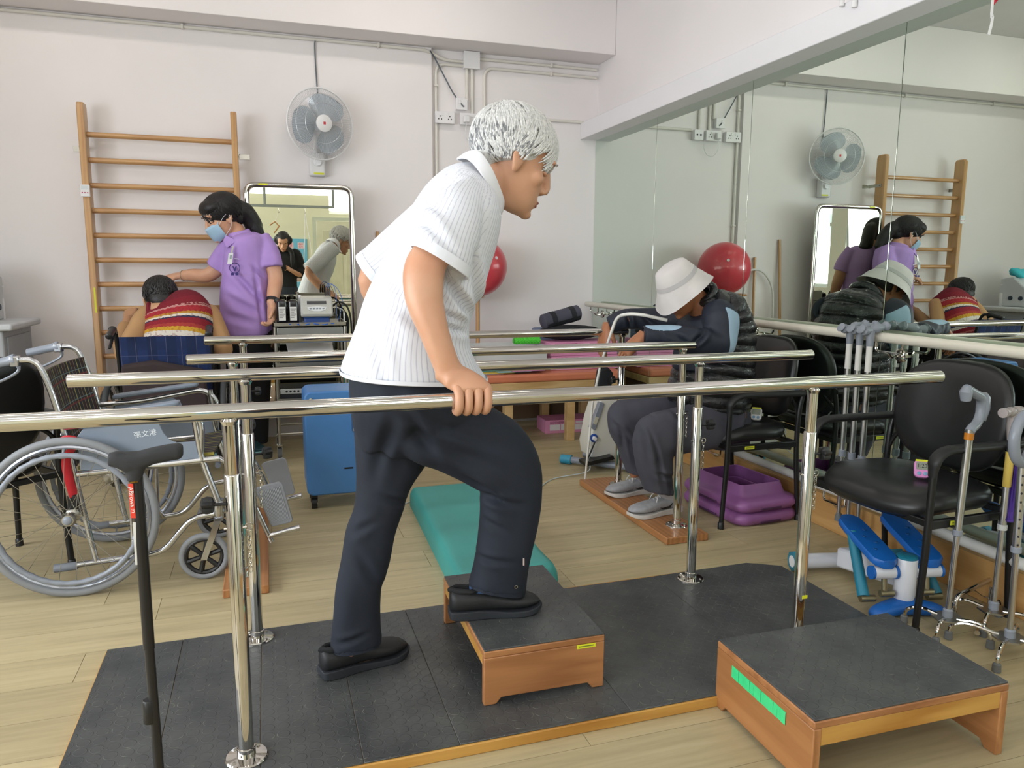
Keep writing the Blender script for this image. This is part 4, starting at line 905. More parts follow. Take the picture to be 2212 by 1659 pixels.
def link(name, me, m, parent=None, org=None, **tags):
    o = org if parent is None else ORG[parent.name]
    me.transform(Matrix.Translation(-V(o))); me.name = name; finish(me, True, 70)
    return obj(name, None, m, parent, me=me, **tags) if parent is not None else _top(name, me, m, o, **tags)
def _top(name, me, m, o, **tags):
    ob = bpy.data.objects.new(name, me); COL.objects.link(ob); me.materials.append(m); ob.location = o; ORG[ob.name] = V(o); tag(ob, tags.get('label'), tags.get('cat')); return ob
def ring(c, A, B, n=28, e=2.3):
    o = []
    for k in range(n):
        t = 2*math.pi*k/n; a, b = math.cos(t), math.sin(t)
        o.append(c + A*math.copysign(abs(a)**(2/e), a) + B*math.copysign(abs(b)**(2/e), b))
    return o
def interp(rows, k=5):
    a = np.array(rows, float); o = []
    for i in range(len(a)-1):
        p0 = a[i-1] if i else 2*a[i]-a[i+1]; p1, p2 = a[i], a[i+1]; p3 = a[i+2] if i+2 < len(a) else 2*p2-p1
        for j in range(k):
            t = j/k; o.append(.5*((2*p1)+(p2-p0)*t+(2*p0-5*p1+4*p2-p3)*t*t+(3*p1-p0-3*p2+p3)*t**3))
    o.append(a[-1]); return o
def sil(rows, e=2.3, k=5, grow=1.0):
    """body sections from both outline points (photo pixels), the depth of the section's middle and its half thickness"""
    R_ = []
    for xa, ya, xb, yb, Y, h in interp(rows, k):
        a, b = at(xa, ya, Y), at(xb, yb, Y); c = (a+b)/2; A = (b-a)/2*grow
        R_.append((c, A, V((0, h*grow, 0))))
    return R_
def rings_of(S_, e=2.3): return [ring(c, A, B, 28, e) for c, A, B in S_]
def limb(pts, rad, k=5, flat=1.0):
    rows = interp([(*p, r) for p, r in zip(pts, rad)], k); P = [V(r[:3]) for r in rows]; o = []; prev = None
    for i, p in enumerate(P):
        t = (P[min(i+1, len(P)-1)]-P[max(i-1, 0)]).normalized()
        a = V((0, 1, 0))-t*t.y if prev is None else prev-t*prev.dot(t)
        if a.length < .05: a = t.orthogonal()
        a.normalize(); prev = a; b = t.cross(a); o.append((p, b*rows[i][3], a*rows[i][3]*flat))
    return o
def uv_attr(me, chains, names=('su', 'sv')):
    """along / around coordinates of a cloth mesh, from the nearest section of its chains"""
    P = coords(me); best = np.full(len(P), 1e9); U = np.zeros(len(P)); Vv = np.zeros(len(P))
    for off, (S_, inv) in enumerate(chains):
        L = 0; prev = None; 
        cs = []
        for c, A, B in S_:
            if prev is not None: L += (c-prev).length
            prev = c; cs.append((np.array(c), np.array(A), np.array(B), L))
        rm = sum(np.linalg.norm(A)+np.linalg.norm(B) for _, A, B, _ in cs)/len(cs)/2
        for i, (c, A, B, l) in enumerate(cs):
            tn = cs[min(i+1, len(cs)-1)][0]-cs[max(i-1, 0)][0]; tn /= np.linalg.norm(tn)+1e-9
            d = P-c; h = d@tn; la, lb = np.linalg.norm(A), np.linalg.norm(B)
            x, y = d@(A/la)/la, d@(B/lb)/lb
            sc = np.abs(h)*14+np.sqrt(x*x+y*y)*(1 if not inv else inv)
            m = sc < best; best[m] = sc[m]; U[m] = (np.arctan2(y, x)*rm)[m]; Vv[m] = (l+h)[m]
    fattr(me, names[0], U); fattr(me, names[1], Vv); return P
# ---- heads
PROF = [(-.117, .060, .012, .016), (-.110, .083, -.004, .034), (-.092, .091, -.022, .048), (-.068, .093, -.045, .057), (-.040, .090, -.060, .064), (-.012, .085, -.078, .069), (.010, .084, -.09, .073), (.030, .094, -.096, .076), (.058, .091, -.099, .077), (.085, .074, -.090, .070), (.105, .045, -.066, .053), (.116, .010, -.034, .026)]
class Head:
    def __init__(s, c, f, u, sc=1.0):
        s.c = V(c); s.f = V(f).normalized(); s.u = (V(u)-s.f*V(u).dot(s.f)).normalized(); s.l = s.u.cross(s.f); s.s = sc
        s.m = frame(s.f, s.l, s.u)
    def p(s, x, y, z): return s.c+(s.f*x+s.l*y+s.u*z)*s.s
    def build(s, mb, nose=1.0):
        q = s.s
        rows = interp(PROF, 3)
        mb.loft([ring(s.p((f+b)/2, 0, z), s.f*(f-b)/2*q, s.l*w*q, 28, 2.25) for z, f, b, w in rows])
        n = [(.084, 0, .024, .009), (.094, 0, .004, .009), (.103, 0, -.020, .0115), (.100, 0, -.034, .0125)]
        mb.tube([s.p(.084+(x-.084)*nose, y, z) for x, y, z, r in n], [r*q for *_, r in n], 10)
        for y in (-.011, .011): mb.ell(s.p(.097, y, -.036), .010*q, .008*q, .008*q, s.m)
        mb.ell(s.p(.088, 0, -.066), .012*q, .026*q, .007*q, s.m); mb.ell(s.p(.087, 0, -.077), .012*q, .022*q, .0075*q, s.m)
        mb.ell(s.p(.082, 0, -.104), .017*q, .022*q, .014*q, s.m)
        for y in (-1, 1):
            mb.ell(s.p(.056, y*.042, -.022), .024*q, .024*q, .022*q, s.m); mb.ell(s.p(.084, y*.030, .033), .010*q, .026*q, .007*q, s.m)
            e = Euler((0, R(-12), 0)).to_matrix(); em = s.m @ e @ Euler((0, 0, R(-24*y))).to_matrix()
            mb.ell(s.p(-.010, y*.082, -.008), .019*q, .0075*q, .033*q, em); mb.ell(s.p(-.006, y*.079, -.034), .011*q, .007*q, .013*q, em)
    def sockets(s, P):
        for y in (-.031, .031):
            c = np.array(s.p(.086, y, .010)); d = np.linalg.norm(P-c, axis=1); P -= np.outer(np.exp(-(d/(.017*s.s))**2)*.006*s.s, np.array(s.f))
        for y in (-1, 1):
            c = np.array(s.p(-.004, y*.092, -.004)); d = np.linalg.norm(P-c, axis=1); P -= np.outer(np.exp(-(d/(.011*s.s))**2)*.006*s.s, np.array(s.l)*y)
        return P
    def features(s, body, brow='#5a5652', lid=.35):
        q = s.s; EW = mat('eye_white', '#e3ddd6', .2, var=0); IR = mat('eye_iris', '#2a1d17', .1, var=0)
        for y in (-.031, .031):
            e = obj('eye', MB().ell(s.p(.0715, y*.98, .010), .0118*q, .0118*q, .0118*q, s.m), EW, body)
            obj('iris', MB().ell(s.p(.0715+.0085, y*.98, .0085), .004*q, .0055*q, .0055*q, s.m), IR, e)
            obj('eyelid', MB().ell(s.p(.0705, y, .0160), .0142*q, .0155*q, .0090*q, s.m), SKINS[body.name], body)
            obj('eyelid', MB().ell(s.p(.0705, y, .0010), .0135*q, .015*q, .0065*q, s.m), SKINS[body.name], body)
            obj('eyebrow', MB().tube([s.p(.093, y-.016, .030), s.p(.0985-abs(y)*.05, y, .036), s.p(.083-abs(y)*.1+.008, y*1.0+math.copysign(.018, y), .031)], [.0025*q, .0042*q, .0018*q], 6), mat('brow_'+brow.strip('#'), brow, .8), body)
        obj('lips', MB().ell(s.p(.0945, 0, -.0665), .0075*q, .022*q, .0042*q, s.m).ell(s.p(.0935, 0, -.0755), .0075*q, .0185*q, .005*q, s.m), mat('lip', '#a5665c', .4), body)
SKINS = {}
def skin_mat(name, col):
    def f(t):
        b = t.b; n = t.noise(9, None, 4); n2 = t.noise(120, None, 3)
        c = lin(col); d = (c[0]*.92, c[1]*.80, c[2]*.74, 1)
        t.put(b.inputs['Base Color'], t.mix(t.ramp(n, [(.35, (0,)*3), (.75, (1,)*3)]), c, d)); t.bump(n2, .12, .0015)
        b.inputs['Subsurface Weight'].default_value = .12; b.inputs['Subsurface Radius'].default_value = (.012, .004, .002); b.inputs['Subsurface Scale'].default_value = .5
    return mat(name, col, .48, fn=f)
def hair_mat(name, c1, c2):
    def f(t):
        n = t.noise(160, None, 3); t.put(t.b.inputs['Base Color'], t.ramp(n, [(.3, lin(c2)), (.7, lin(c1))])); t.bump(n, .5, .003)
    return mat(name, c1, .5, fn=f)
def tufts(mb, hd, n, seed, flow, root, length, r=.0045, lift=.006, k=6):
    """short tapered locks of hair lying along the skull"""
    g = random.Random(seed); m = 0
    while m < n:
        th, ph = g.uniform(0, 2*math.pi), math.acos(g.uniform(-.75, 1)); d = V((math.sin(ph)*math.cos(th), math.sin(ph)*math.sin(th), math.cos(ph)))
        if not root(d): continue
        m += 1; c0 = V((-.020, 0, .036)); rad = V((.107, .089, .094))
        p = V((c0.x+rad.x*d.x, c0.y+rad.y*d.y, c0.z+rad.z*d.z)); pts = []; fl = V(flow(d))+V((g.gauss(0, .16), g.gauss(0, .16), g.gauss(0, .1))); L = length*g.uniform(.7, 1.25)
        for i in range(k):
            u = i/(k-1); q = p+fl.normalized()*L*u
            e = V(((q.x-c0.x)/rad.x, (q.y-c0.y)/rad.y, (q.z-c0.z)/rad.z)); s = (1+lift*9*math.sin(u*math.pi)*.5+.02+lift*2*u*u)
            e = e.normalized()*s
            pts.append(hd.p(c0.x+rad.x*e.x, c0.y+rad.y*e.y, c0.z+rad.z*e.z))
        mb.tube(pts, [r*hd.s*(1.0-.85*(i/(k-1))**1.6)+.0006 for i in range(k)], 5)
def hair_cap(mb, hd, nape=True, full=1.0):
    q = hd.s; mb.ell(hd.p(-.022, 0, .040), .104*q*full, .087*q*full, .091*q*full, hd.m, 24, 14)
    if nape: mb.ell(hd.p(-.070, 0, -.022), .040*q, .060*q, .058*q, hd.m)
# ---- hands
def hand(palm, fing, w, d, n, t, s=1.0, curl=(25, 35, 25), spread=.12, thumb=(.62, .62, .35)):
    d = V(d).normalized(); n = V(n); n = (n-d*n.dot(d)).normalized(); t = V(t); t = (t-d*t.dot(d)-n*t.dot(n)).normalized(); w = V(w)
    palm.loft([ring(w+d*x*s+n*z*s, t*a*s, n*b*s, 18, 2.6) for x, a, b, z in ((-.02, .026, .021, 0), (.0, .029, .021, 0), (.03, .038, .020, 0), (.06, .043, .017, 0), (.09, .043, .0145, .001), (.102, .038, .011, .002))])
    for i, (o, L) in enumerate(((.031, .072), (.0105, .079), (-.0105, .073), (-.031, .058))):
        p = w+d*(.088-abs(o)*.12)*s+t*o*s; dd = (d+t*o*spread*10).normalized(); pts = [p-dd*.012*s, p]; a = 0
        for j, (fr, c) in enumerate(zip((.45, .30, .25), curl)):
            a += R(c+2*i); p = p+(dd*math.cos(a)+n*math.sin(a))*L*fr*s; pts.append(p)
        q = cat(pts, 4); m = len(q); fing.tube(q, [(.0095-.0025*(k/(m-1)))*s for k in range(m-1)]+[.003*s], 9)
    b = w+d*.022*s+t*.026*s; td = (t*thumb[0]+d*thumb[1]+n*thumb[2]).normalized(); td2 = (d*.85+t*.25+n*.45).normalized()
    q = cat([b-td*.012*s, b, b+td*.034*s, b+td*.034*s+td2*.03*s, b+td*.034*s+td2*.055*s], 4); m = len(q)
    palm.tube(q[:9], [(.0155-.003*k/8)*s for k in range(9)], 10); fing.tube(q, [(.0125-.0035*(k/(m-1)))*s for k in range(m-1)]+[.004*s], 9)
# ---- shoes: heel point on the ground, direction, length
def shoe(par, heel, d, L, upper, sole, style=0, pitch=0):
    d = V(d).normalized(); d = (d+V((0, 0, math.tan(R(pitch))))).normalized(); u = V((0, 0, 1)); u = (u-d*u.dot(d)).normalized(); l = u.cross(d); h = V(heel)
    def P(x, y, z): return h+d*x*L+l*y*L+u*z*L
    W_ = [(0.0, .09, 0), (.04, .125, 0), (.2, .138, 0), (.4, .136, .004), (.55, .155, .008), (.72, .182, .010), (.86, .165, .006), (.95, .115, 0), (1.0, .045, 0)]
    def sec(w, z0, z1, sc): return [[P(x, s*(hw*sc)+o, z) for s, z in ((-1, z0(x)), (-1.0, (z0(x)+z1(x))/2), (-.97, z1(x)), (.97, z1(x)), (1.0, (z0(x)+z1(x))/2), (1, z0(x)))] for x, hw, o in interp(w, 3)]
    toe = lambda x: .05*max(0, (x-.78)/.22)**2
    heel_ = lambda x: (.035 if style == 0 else .05)*max(0, (.12-x)/.12)**2*.5
    m = MB().loft(sec(W_, lambda x: toe(x)+heel_(x), lambda x: (.095 if x < .3 else .095-.03*min(1, (x-.3)/.3))+toe(x)*.7, 1.0))
    so = obj('sole', m, sole, par, bevel=.003, ang=50)
    top = [(.0, .30), (.06, .31), (.14, .30), (.24, .285), (.32, .30), (.42, .285), (.55, .25), (.70, .222), (.84, .20), (.93, .172), (.985, .12)]
    rows = []
    for (x, z1), hw in zip(top, (.085, .118, .128, .128, .126, .126, .140, .165, .150, .105, .045)):
        z0 = .07+toe(x); c = P(x, .006 if x > .4 else 0, (z0+z1)/2); 
        rows.append([P(x, hw*math.copysign(abs(math.cos(a))**(2/2.6), math.cos(a))*(1-.28*max(0, math.sin(a))**1.5*(1 if x < .5 else .6)), (z0+z1)/2+(z1-z0)/2*math.copysign(abs(math.sin(a))**(2/2.6), math.sin(a))) for a in [2*math.pi*k/22 for k in range(22)]])
    up = obj('upper', MB().loft(rows), upper, par, subs=1, ang=80)
    # collar, tongue, laces
    obj('collar', MB().tube([P(x, y, z) for x, y, z in ((.015, 0, .305), (.09, .058, .305), (.22, .064, .287), (.33, .05, .31), (.37, 0, .325), (.33, -.05, .31), (.22, -.064, .287), (.09, -.058, .305))], .0085*L/.28, 8, closed=True), mat('shoe_collar', '#17181b', .8) if style == 0 else mat('shoe_collar_grey', '#8c8d90', .8), up)
    if style == 0:
        obj('strap', MB().loft([[P(x+.0, y, z), P(x+.10, y, z-.03), P(x+.10, y, z-.038), P(x, y, z-.008)] for x, y, z in ((.44, -.118, .15), (.45, -.10, .23), (.46, -.05, .287), (.46, 0, .297), (.46, .05, .287), (.45, .1, .23), (.44, .118, .15))]), mat('shoe_strap', '#1c1d20', .6), up)
    else:
        m = MB()
        for k in range(5): x = .40+.055*k; z = .296-.022*k; m.tube([P(x, -.055, z-.02), P(x+.012, 0, z+.004), P(x+.024, .055, z-.022)], .009*L, 6)
        for s in (-1, 1): m.tube(cat([P(.42, 0, .31), P(.44, s*.05, .34), P(.50, s*.08, .30), P(.53, s*.1, .22)], 4), .008*L, 6)
        obj('laces', m, mat('lace_white', '#d8d6d2', .7), up)
        m = MB(); 
        for k in range(5):
            for s in (-1, 1): x = .36+.09*k; m.tube([P(x, s*(.104+.012*min(k, 3)), .10+toe(x)), P(x-.035, s*(.098+.008*min(k, 3)), .17), P(x-.05, s*.07, .235-.015*k)], .010*L, 5)
        obj('side_ribs', m, mat('shoe_rib', '#6e7074', .6), up)
        for s in (-1, 1):
            pts = [(.22, .205), (.30, .145), (.42, .13), (.62, .185), (.40, .105), (.28, .112)]
            obj('emblem', MB().prism([P(x, s*.106, z) for x, z in pts], l*s*.006*L/.28), mat('shoe_emblem', '#2c2620', .5), up)
            for x0 in (.48, .64): obj('sole_window', MB().prism([P(x0, s*.125, .028), P(x0+.12, s*.148, .028), P(x0+.12, s*.147, .06), P(x0, s*.124, .06)], l*s*.02*L), mat('sole_window', '#b5a89c', .4), so)
    return up
def folds(P, N, waves):
    """cloth folds: (centre, direction across the fold, length half width, width, depth)"""
    for c, ax, lo, wd, dep in waves:
        c = np.array(c); ax = np.array(V(ax).normalized()); d = P-c; x = d@ax; rest = d-np.outer(x, ax); y = np.linalg.norm(rest, axis=1)
        P = P+N*(1.7*dep*np.exp(-(y/lo)**2)*(-np.exp(-(x/wd)**2)+.7*np.exp(-((x-1.5*wd)/wd)**2)+.4*np.exp(-((x+1.5*wd)/wd)**2)))[:, None]
    return P
def wrinkle(P, N, amp, sc, seed=0):
    r = np.random.RandomState(seed); a = np.zeros(len(P))
    for i in range(7):
        k = r.normal(size=3); k /= np.linalg.norm(k); f = sc*(1+.6*r.rand()); a += np.sin(P@k*f+r.rand()*6.3+1.5*np.sin(P@np.roll(k, 1)*f*.43))
    return P+N*(a*amp/7)[:, None]
def cloth(name, chains, voxel, m, parent, smooth=3, wr=(.004, 30, 0), fl=(), extra=None, e=2.3, inv=(), attr=None, **k):
    mb = MB()
    for S_ in chains: mb.loft(rings_of(S_, e))
    if extra: extra(mb)
    me = bake(mb, voxel, smooth); P = coords(me); N = normals(me)
    if wr: P = wrinkle(P, N, *wr)
    if fl: P = folds(P, N, fl)
    setco(me, P); uv_attr(me, [(S_, inv[i] if i < len(inv) else 0) for i, S_ in enumerate(chains)])
    if attr: attr(me, P)
    return link(name, me, m, parent, **k)
def person(label, feet, mb, voxel, skin, heads=(), raw=None, smooth=2):
    me = bake(mb, voxel, smooth); P = coords(me)
    for h in heads: P = h.sockets(P)
    setco(me, P)
    if raw is not None: join_raw(me, raw)
    o = link('person', me, skin, None, org=V(feet), label=label, cat='person'); SKINS[o.name] = skin; return o
def f_stripe(base, line, per, w, amt=.75):
    def f(t):
        u = t.attr('su'); fr = t.math('FRACT', t.math('ADD', t.math('MULTIPLY', u, 1/per), 100.0)); s = t.ramp(fr, [(.5-w, (0,)*3), (.5, (1,)*3), (.5+w, (0,)*3)])
        t.put(t.b.inputs['Base Color'], t.mix(t.math('MULTIPLY', s, amt), lin(base), lin(line))); t.bump(t.noise(420, None, 2), .12, .001)
    return f
def f_cloth(c, c2=None, bs=500, st=.2):
    def f(t):
        n = t.noise(7, None, 4); t.put(t.b.inputs['Base Color'], t.mix(t.ramp(n, [(.35, (0,)*3), (.7, (1,)*3)]), lin(c), lin(c2 or c))); t.bump(t.noise(bs, None, 2), st, .0012)
    return f

# ================================================================ the walking man
SK1 = skin_mat('skin_old_man', '#c99a7c')
Y0_ = 2.12
hd = Head(at(1112, 349, 2.115), (.89, -.06, -.45), (.45, 0, .89), 1.13)
body, fing = MB(), MB()
hd.build(body, 1.05)
body.loft(rings_of(limb([hd.p(-.030, 0, -.045), hd.p(-.045, 0, -.10), at(1040, 400, 2.115), at(1005, 440, 2.115)], [.060, .062, .066, .085])))
body.loft(rings_of(sil([(985, 380, 1058, 455, Y0_, .11), (935, 425, 1050, 520, Y0_, .15), (880, 505, 1030, 575, Y0_, .15), (825, 600, 1000, 650, Y0_, .15), (790, 700, 985, 730, Y0_, .15), (775, 800, 990, 810, Y0_, .15), (775, 870, 985, 890, Y0_, .15)])))
armR = sil([(985, 400, 1020, 430, 1.99, .04), (950, 455, 1000, 490, 1.955, .042), (920, 502, 990, 540, 1.925, .048), (885, 545, 975, 562, 1.90, .053), (871, 588, 960, 588, 1.885, .05), (874, 640, 956, 640, 1.87, .047), (886, 680, 961, 676, 1.858, .044), (903, 717, 969, 714, 1.848, .040), (926, 771, 985, 764, 1.838, .034), (943, 812, 1000, 796, 1.832, .028)])
body.loft(rings_of(armR))
# right hand closed on the near bar
xs_ = [at(x, 858, 1.775).x for x in (993, 1014, 1035, 1056)]
byz = (1.8075, .8985)
def onbar(x, th, r): return V((x, byz[0]-r*math.cos(R(th)), byz[1]+r*math.sin(R(th))))
wr_ = at(970, 806, 1.832); kn = V((sum(xs_)/4+.002, byz[0]-.012, byz[1]+.035)); dv = (kn-wr_)
up_ = V((-.25, -.55, .8)).normalized(); dvn = dv.normalized(); up_ = (up_-dvn*up_.dot(dvn)).normalized(); sd = dvn.cross(up_)
if sd.x < 0: sd = -sd
hx = V((1, 0, 0))
body.loft([ring(wr_-dvn*.025, sd*.031, up_*.026, 20), ring(wr_+dv*.1, sd*.035, up_*.026, 20), ring(wr_+dv*.45, (sd*.5+hx*.5).normalized()*.044, up_*.024, 20), ring(wr_+dv*.8, (sd*.2+hx*.8).normalized()*.047, V((0, -.30, .95))*.022, 20), ring(kn+V((.002, -.004, -.002)), hx*.047, V((0, -.45, .89))*.017, 20), ring(kn+V((.002, -.016, -.010)), hx*.044, V((0, -.6, .8))*.012, 20)])
for i, x in enumerate(xs_):
    L = (1.0, 1.06, 1.03, .92)[3-i] if False else (.94, 1.03, 1.06, 1.0)[i]
    tha = [80, 55, 30, 5, -22, -50, -78, -105, -128]
    rr = [.034, .0345, .0335, .032, .0315, .031, .0295, .0285, .028]
    pts = [onbar(x-.003*(k/8)+(.0015*(1.5-i))*k/8, th*1.0 if k == 0 else 80-(80-th)*L, r) for k, (th, r) in enumerate(zip(tha, rr))]
    q = cat(pts, 3); m = len(q); fing.tube(q, [(  .0118+.0010*math.exp(-((k-3)/3.)**2)+.0008*math.exp(-((k-13)/3.)**2)-.002*(k/(m-1)))*1.0 for k in range(m-1)]+[.004], 12)
    body.ell(onbar(x, 62, .034), .012, .012, .011)
tq = cat([wr_+dv*.35+V((.03, .012, -.005)), onbar(xs_[3]-.012, 128, .036), onbar(xs_[3]+.008, 165, .032), onbar(xs_[3]+.020, 205, .030), onbar(xs_[3]+.022, 235, .029)], 4)
fing.tube(tq, [.0145-.004*k/(len(tq)-1) for k in range(len(tq)-1)]+[.004], 10)
# left arm: elbow drawn back, hand on the far bar
armL = limb([at(1000, 430, 2.28), at(880, 545, 2.36), at(805, 605, 2.42), at(870, 700, 2.45), at(950, 765, 2.445)], [.058, .052, .046, .042, .030])
body.loft(rings_of(armL))
hl = at(955, 772, 2.44)
hand(body, fing, V((hl.x, 2.45, .955)), (.55, .12, -.55), (0, -.3, -1), (.6, -.6, 0), 1.05, (45, 55, 45))
# legs inside the trousers
legR = sil([(840, 940, 1000, 860, 2.06, .075), (950, 990, 1080, 930, 2.055, .055), (1062, 1045, 1145, 1015, 2.05, .045), (1060, 1130, 1125, 1130, 2.05, .04), (1035, 1230, 1090, 1240, 2.055, .032), (1026, 1280, 1068, 1285, 2.06, .026)])
legL = sil([(775, 850, 940, 890, 2.17, .075), (800, 980, 885, 1000, 2.17, .05), (795, 1090, 845, 1090, 2.165, .04), (750, 1220, 825, 1220, 2.15, .045), (735, 1340, 790, 1345, 2.14, .032), (728, 1418, 768, 1422, 2.14, .026)])
body.loft(rings_of(legR)); body.loft(rings_of(legL))
body.loft(rings_of(limb([(.53, 2.06, .245), (.62, 2.055, .238), (.71, 2.05, .226)], [.028, .026, .014]))); body.loft(rings_of(limb([(.155, 2.138, .083), (.25, 2.163, .075), (.33, 2.185, .062)], [.028, .026, .014])))
man = person('elderly man with white hair in a striped white shirt stepping onto the box', (.45, 2.12, .035), body, .0062, SK1, [hd], fing)
hd.features(man, '#8a8680')
# wrist of the hidden arm carries a dark watch
SH1 = mat('pinstripe_shirt', '#e2e6ee', .75, fn=f_stripe('#dcdfe6', '#9c9cb3', .0125, .17, .62))
tor = sil([(1008, 352, 1066, 432, Y0_, .085), (968, 360, 1067, 466, Y0_, .155), (930, 392, 1064, 500, Y0_, .198), (893, 445, 1058, 540, Y0_, .207), (857, 510, 1047, 580, Y0_, .205), (822, 572, 1034, 625, Y0_, .20), (796, 630, 1014, 668, Y0_, .195), (776, 682, 1006, 712, Y0_, .192), (757, 738, 1014, 758, Y0_, .195), (742, 782, 1034, 796, Y0_, .20), (735, 806, 1044, 812, Y0_, .202)], k=7)
slR = sil([(985, 372, 1048, 425, 2.02, .075), (948, 405, 1040, 470, 1.975, .084), (922, 450, 1030, 520, 1.94, .082), (903, 492, 1020, 562, 1.915, .08), (892, 526, 1008, 600, 1.905, .082)], k=6)
slL = limb([at(1020, 420, 2.24), at(930, 490, 2.31), at(850, 558, 2.375), at(808, 592, 2.40)], [.085, .083, .08, .078], 5)
F1 = [(at(905, 470, 1.92), (.8, 0, .6), .10, .014, .012), (at(940, 405, 1.96), (.45, 0, -.9), .08, .011, .009), (at(990, 640, 1.93), (.75, 0, .6), .09, .013, .013), (at(1000, 715, 1.93), (.3, 0, 1), .06, .012, .013), (at(900, 690, 1.92), (.5, 0, .9), .09, .02, .008), (at(985, 690, 1.93), (.4, 0, 1), .08, .011, .011), (at(860, 600, 1.92), (.9, 0, .4), .11, .022, .006), (at(820, 760, 1.93), (1, 0, .2), .07, .016, .006), (at(780, 770, 1.95), (1, 0, .2), .07, .014, .005), (at(1020, 600, 1.98), (1, 0, .3), .09, .014, .010)]
def shirt1(mb): pass
sh = cloth('shirt', [tor, slR, slL], .0072, SH1, man, 3, (.0055, 26, 3), F1, inv=(1.0, .85, .85), e=2.25)
# collar band, cuff openings, pocket, name badge
COLL = mat('pinstripe_collar', '#e4e7ee', .75, fn=f_stripe('#e8eaf0', '#a9a9bd', .0135, .16, .6))
m = MB(); rb = []
cl = [(1000, 345, 2.115, 0), (1022, 345, 2.03, .0), (1048, 380, 2.005, 0), (1066, 420, 2.03, 0), (1078, 452, 2.10, 0), (1066, 420, 2.20, 0), (1048, 385, 2.225, 0), (1022, 352, 2.20, 0)]
cc_ = [at(x, y, Y) for x, y, Y, _ in cl]; ax_ = (at(1075, 335, 2.115)-at(1020, 410, 2.115)).normalized(); ctr = sum(cc_, V((0, 0, 0)))/8
loop = []
for i in range(8):
    for j in range(4):
        t = j/4; a, b, c, d = cc_[i-1], cc_[i], cc_[(i+1) % 8], cc_[(i+2) % 8]; loop.append(.5*((2*b)+(c-a)*t+(2*a-5*b+4*c-d)*t*t+(3*b-a-3*c+d)*t**3))
prof_ = [(-.012, .012), (.004, .004), (.024, -.004), (.030, -.004), (.030, .001), (.020, .008), (-.014, .020)]
for p in loop:
    o = (p-ctr); o = (o-ax_*o.dot(ax_)).normalized(); rb.append([p+ax_*(z)+o*x for z, x in prof_])
obj('collar', m.loft(rb, closed=True), COLL, sh, subs=1)
tip = MB().prism([at(1068, 420, 2.02), at(1060, 452, 1.985), at(1079, 466, 1.985), at(1078, 446, 2.06)], (.004, -.004, 0)).prism([at(1068, 420, 2.20), at(1062, 450, 2.225), at(1082, 462, 2.215), at(1078, 446, 2.13)], (.004, .004, 0))
obj('collar_points', tip, COLL, sh)
def hem_ring(S_, i, name, hgt, grow=1.012, mt=None):
    c, A, B = S_[i]; c2 = S_[i-1][0]; d = (c-c2).normalized(); m = MB()
    m.loft([ring(c+d*z, A*g, B*g, 40) for z, g in ((-hgt, grow), (.004, grow+.004), (.006, grow-.02), (.0, grow-.05), (-.012, grow-.055), (-.03, grow-.25))], cap=False); return obj(name, m, mt or SH1, sh)
for S_, nm in ((slR, 'cuff'), (slL, 'cuff')):
    o = hem_ring(S_, -1, nm, .022, 1.02); uv_attr(o.data, [])
o = hem_ring(tor, -1, 'hem', .007, 1.006); uv_attr(o.data, [])
pk = MB(); pq = [at(1036, 548, 1.985), at(1045, 552, 2.03), at(1030, 600, 2.03), at(1018, 596, 1.985)]
bd = thing('name_badge', 'small clear name badge clipped on the pocket of the walking man', 'badge', at(1040, 560, 2.0)) if False else None
m = MB().prism([at(1043, 545, 2.01), at(1050, 548, 2.04), at(1040, 590, 2.045), at(1032, 586, 2.01)], (.012, -.002, .0)); obj('name_badge', m, mat('badge_blue', '#6fa9cf', .4), sh, label='blue and clear name badge on the chest', bevel=.002)
# trousers
NAVY = mat('navy_trousers', '#232b3a', .82, fn=f_cloth('#1b2230', '#151b27', 700, .15))
pel = sil([(757, 795, 1030, 795, Y0_, .165), (756, 840, 1048, 850, Y0_, .172), (758, 890, 1040, 905, Y0_, .162), (764, 930, 1000, 950, Y0_+.02, .13), (780, 965, 930, 980, Y0_+.03, .10)])
tR = sil([(800, 865, 930, 795, 2.085, .085), (832, 930, 985, 825, 2.068, .092), (875, 985, 1066, 880, 2.055, .092), (935, 1010, 1115, 912, 2.05, .087), (995, 1040, 1150, 955, 2.045, .08), (1036, 1060, 1168, 1010, 2.045, .075), (1040, 1095, 1167, 1070, 2.045, .07), (1036, 1135, 1158, 1130, 2.045, .066), (1030, 1190, 1147, 1188, 2.045, .063), (1024, 1225, 1139, 1235, 2.045, .061), (1013, 1262, 1134, 1277, 2.045, .062)])
tL = sil([(757, 835, 965, 870, 2.17, .095), (761, 900, 955, 930, 2.175, .092), (768, 970, 925, 990, 2.175, .085), (770, 1040, 886, 1050, 2.17, .078), (766, 1100, 870, 1098, 2.165, .072), (747, 1150, 853, 1150, 2.16, .068), (734, 1220, 842, 1210, 2.15, .064), (725, 1276, 824, 1270, 2.145, .062), (718, 1345, 821, 1342, 2.14, .060), (714, 1402, 825, 1378, 2.14, .062)])
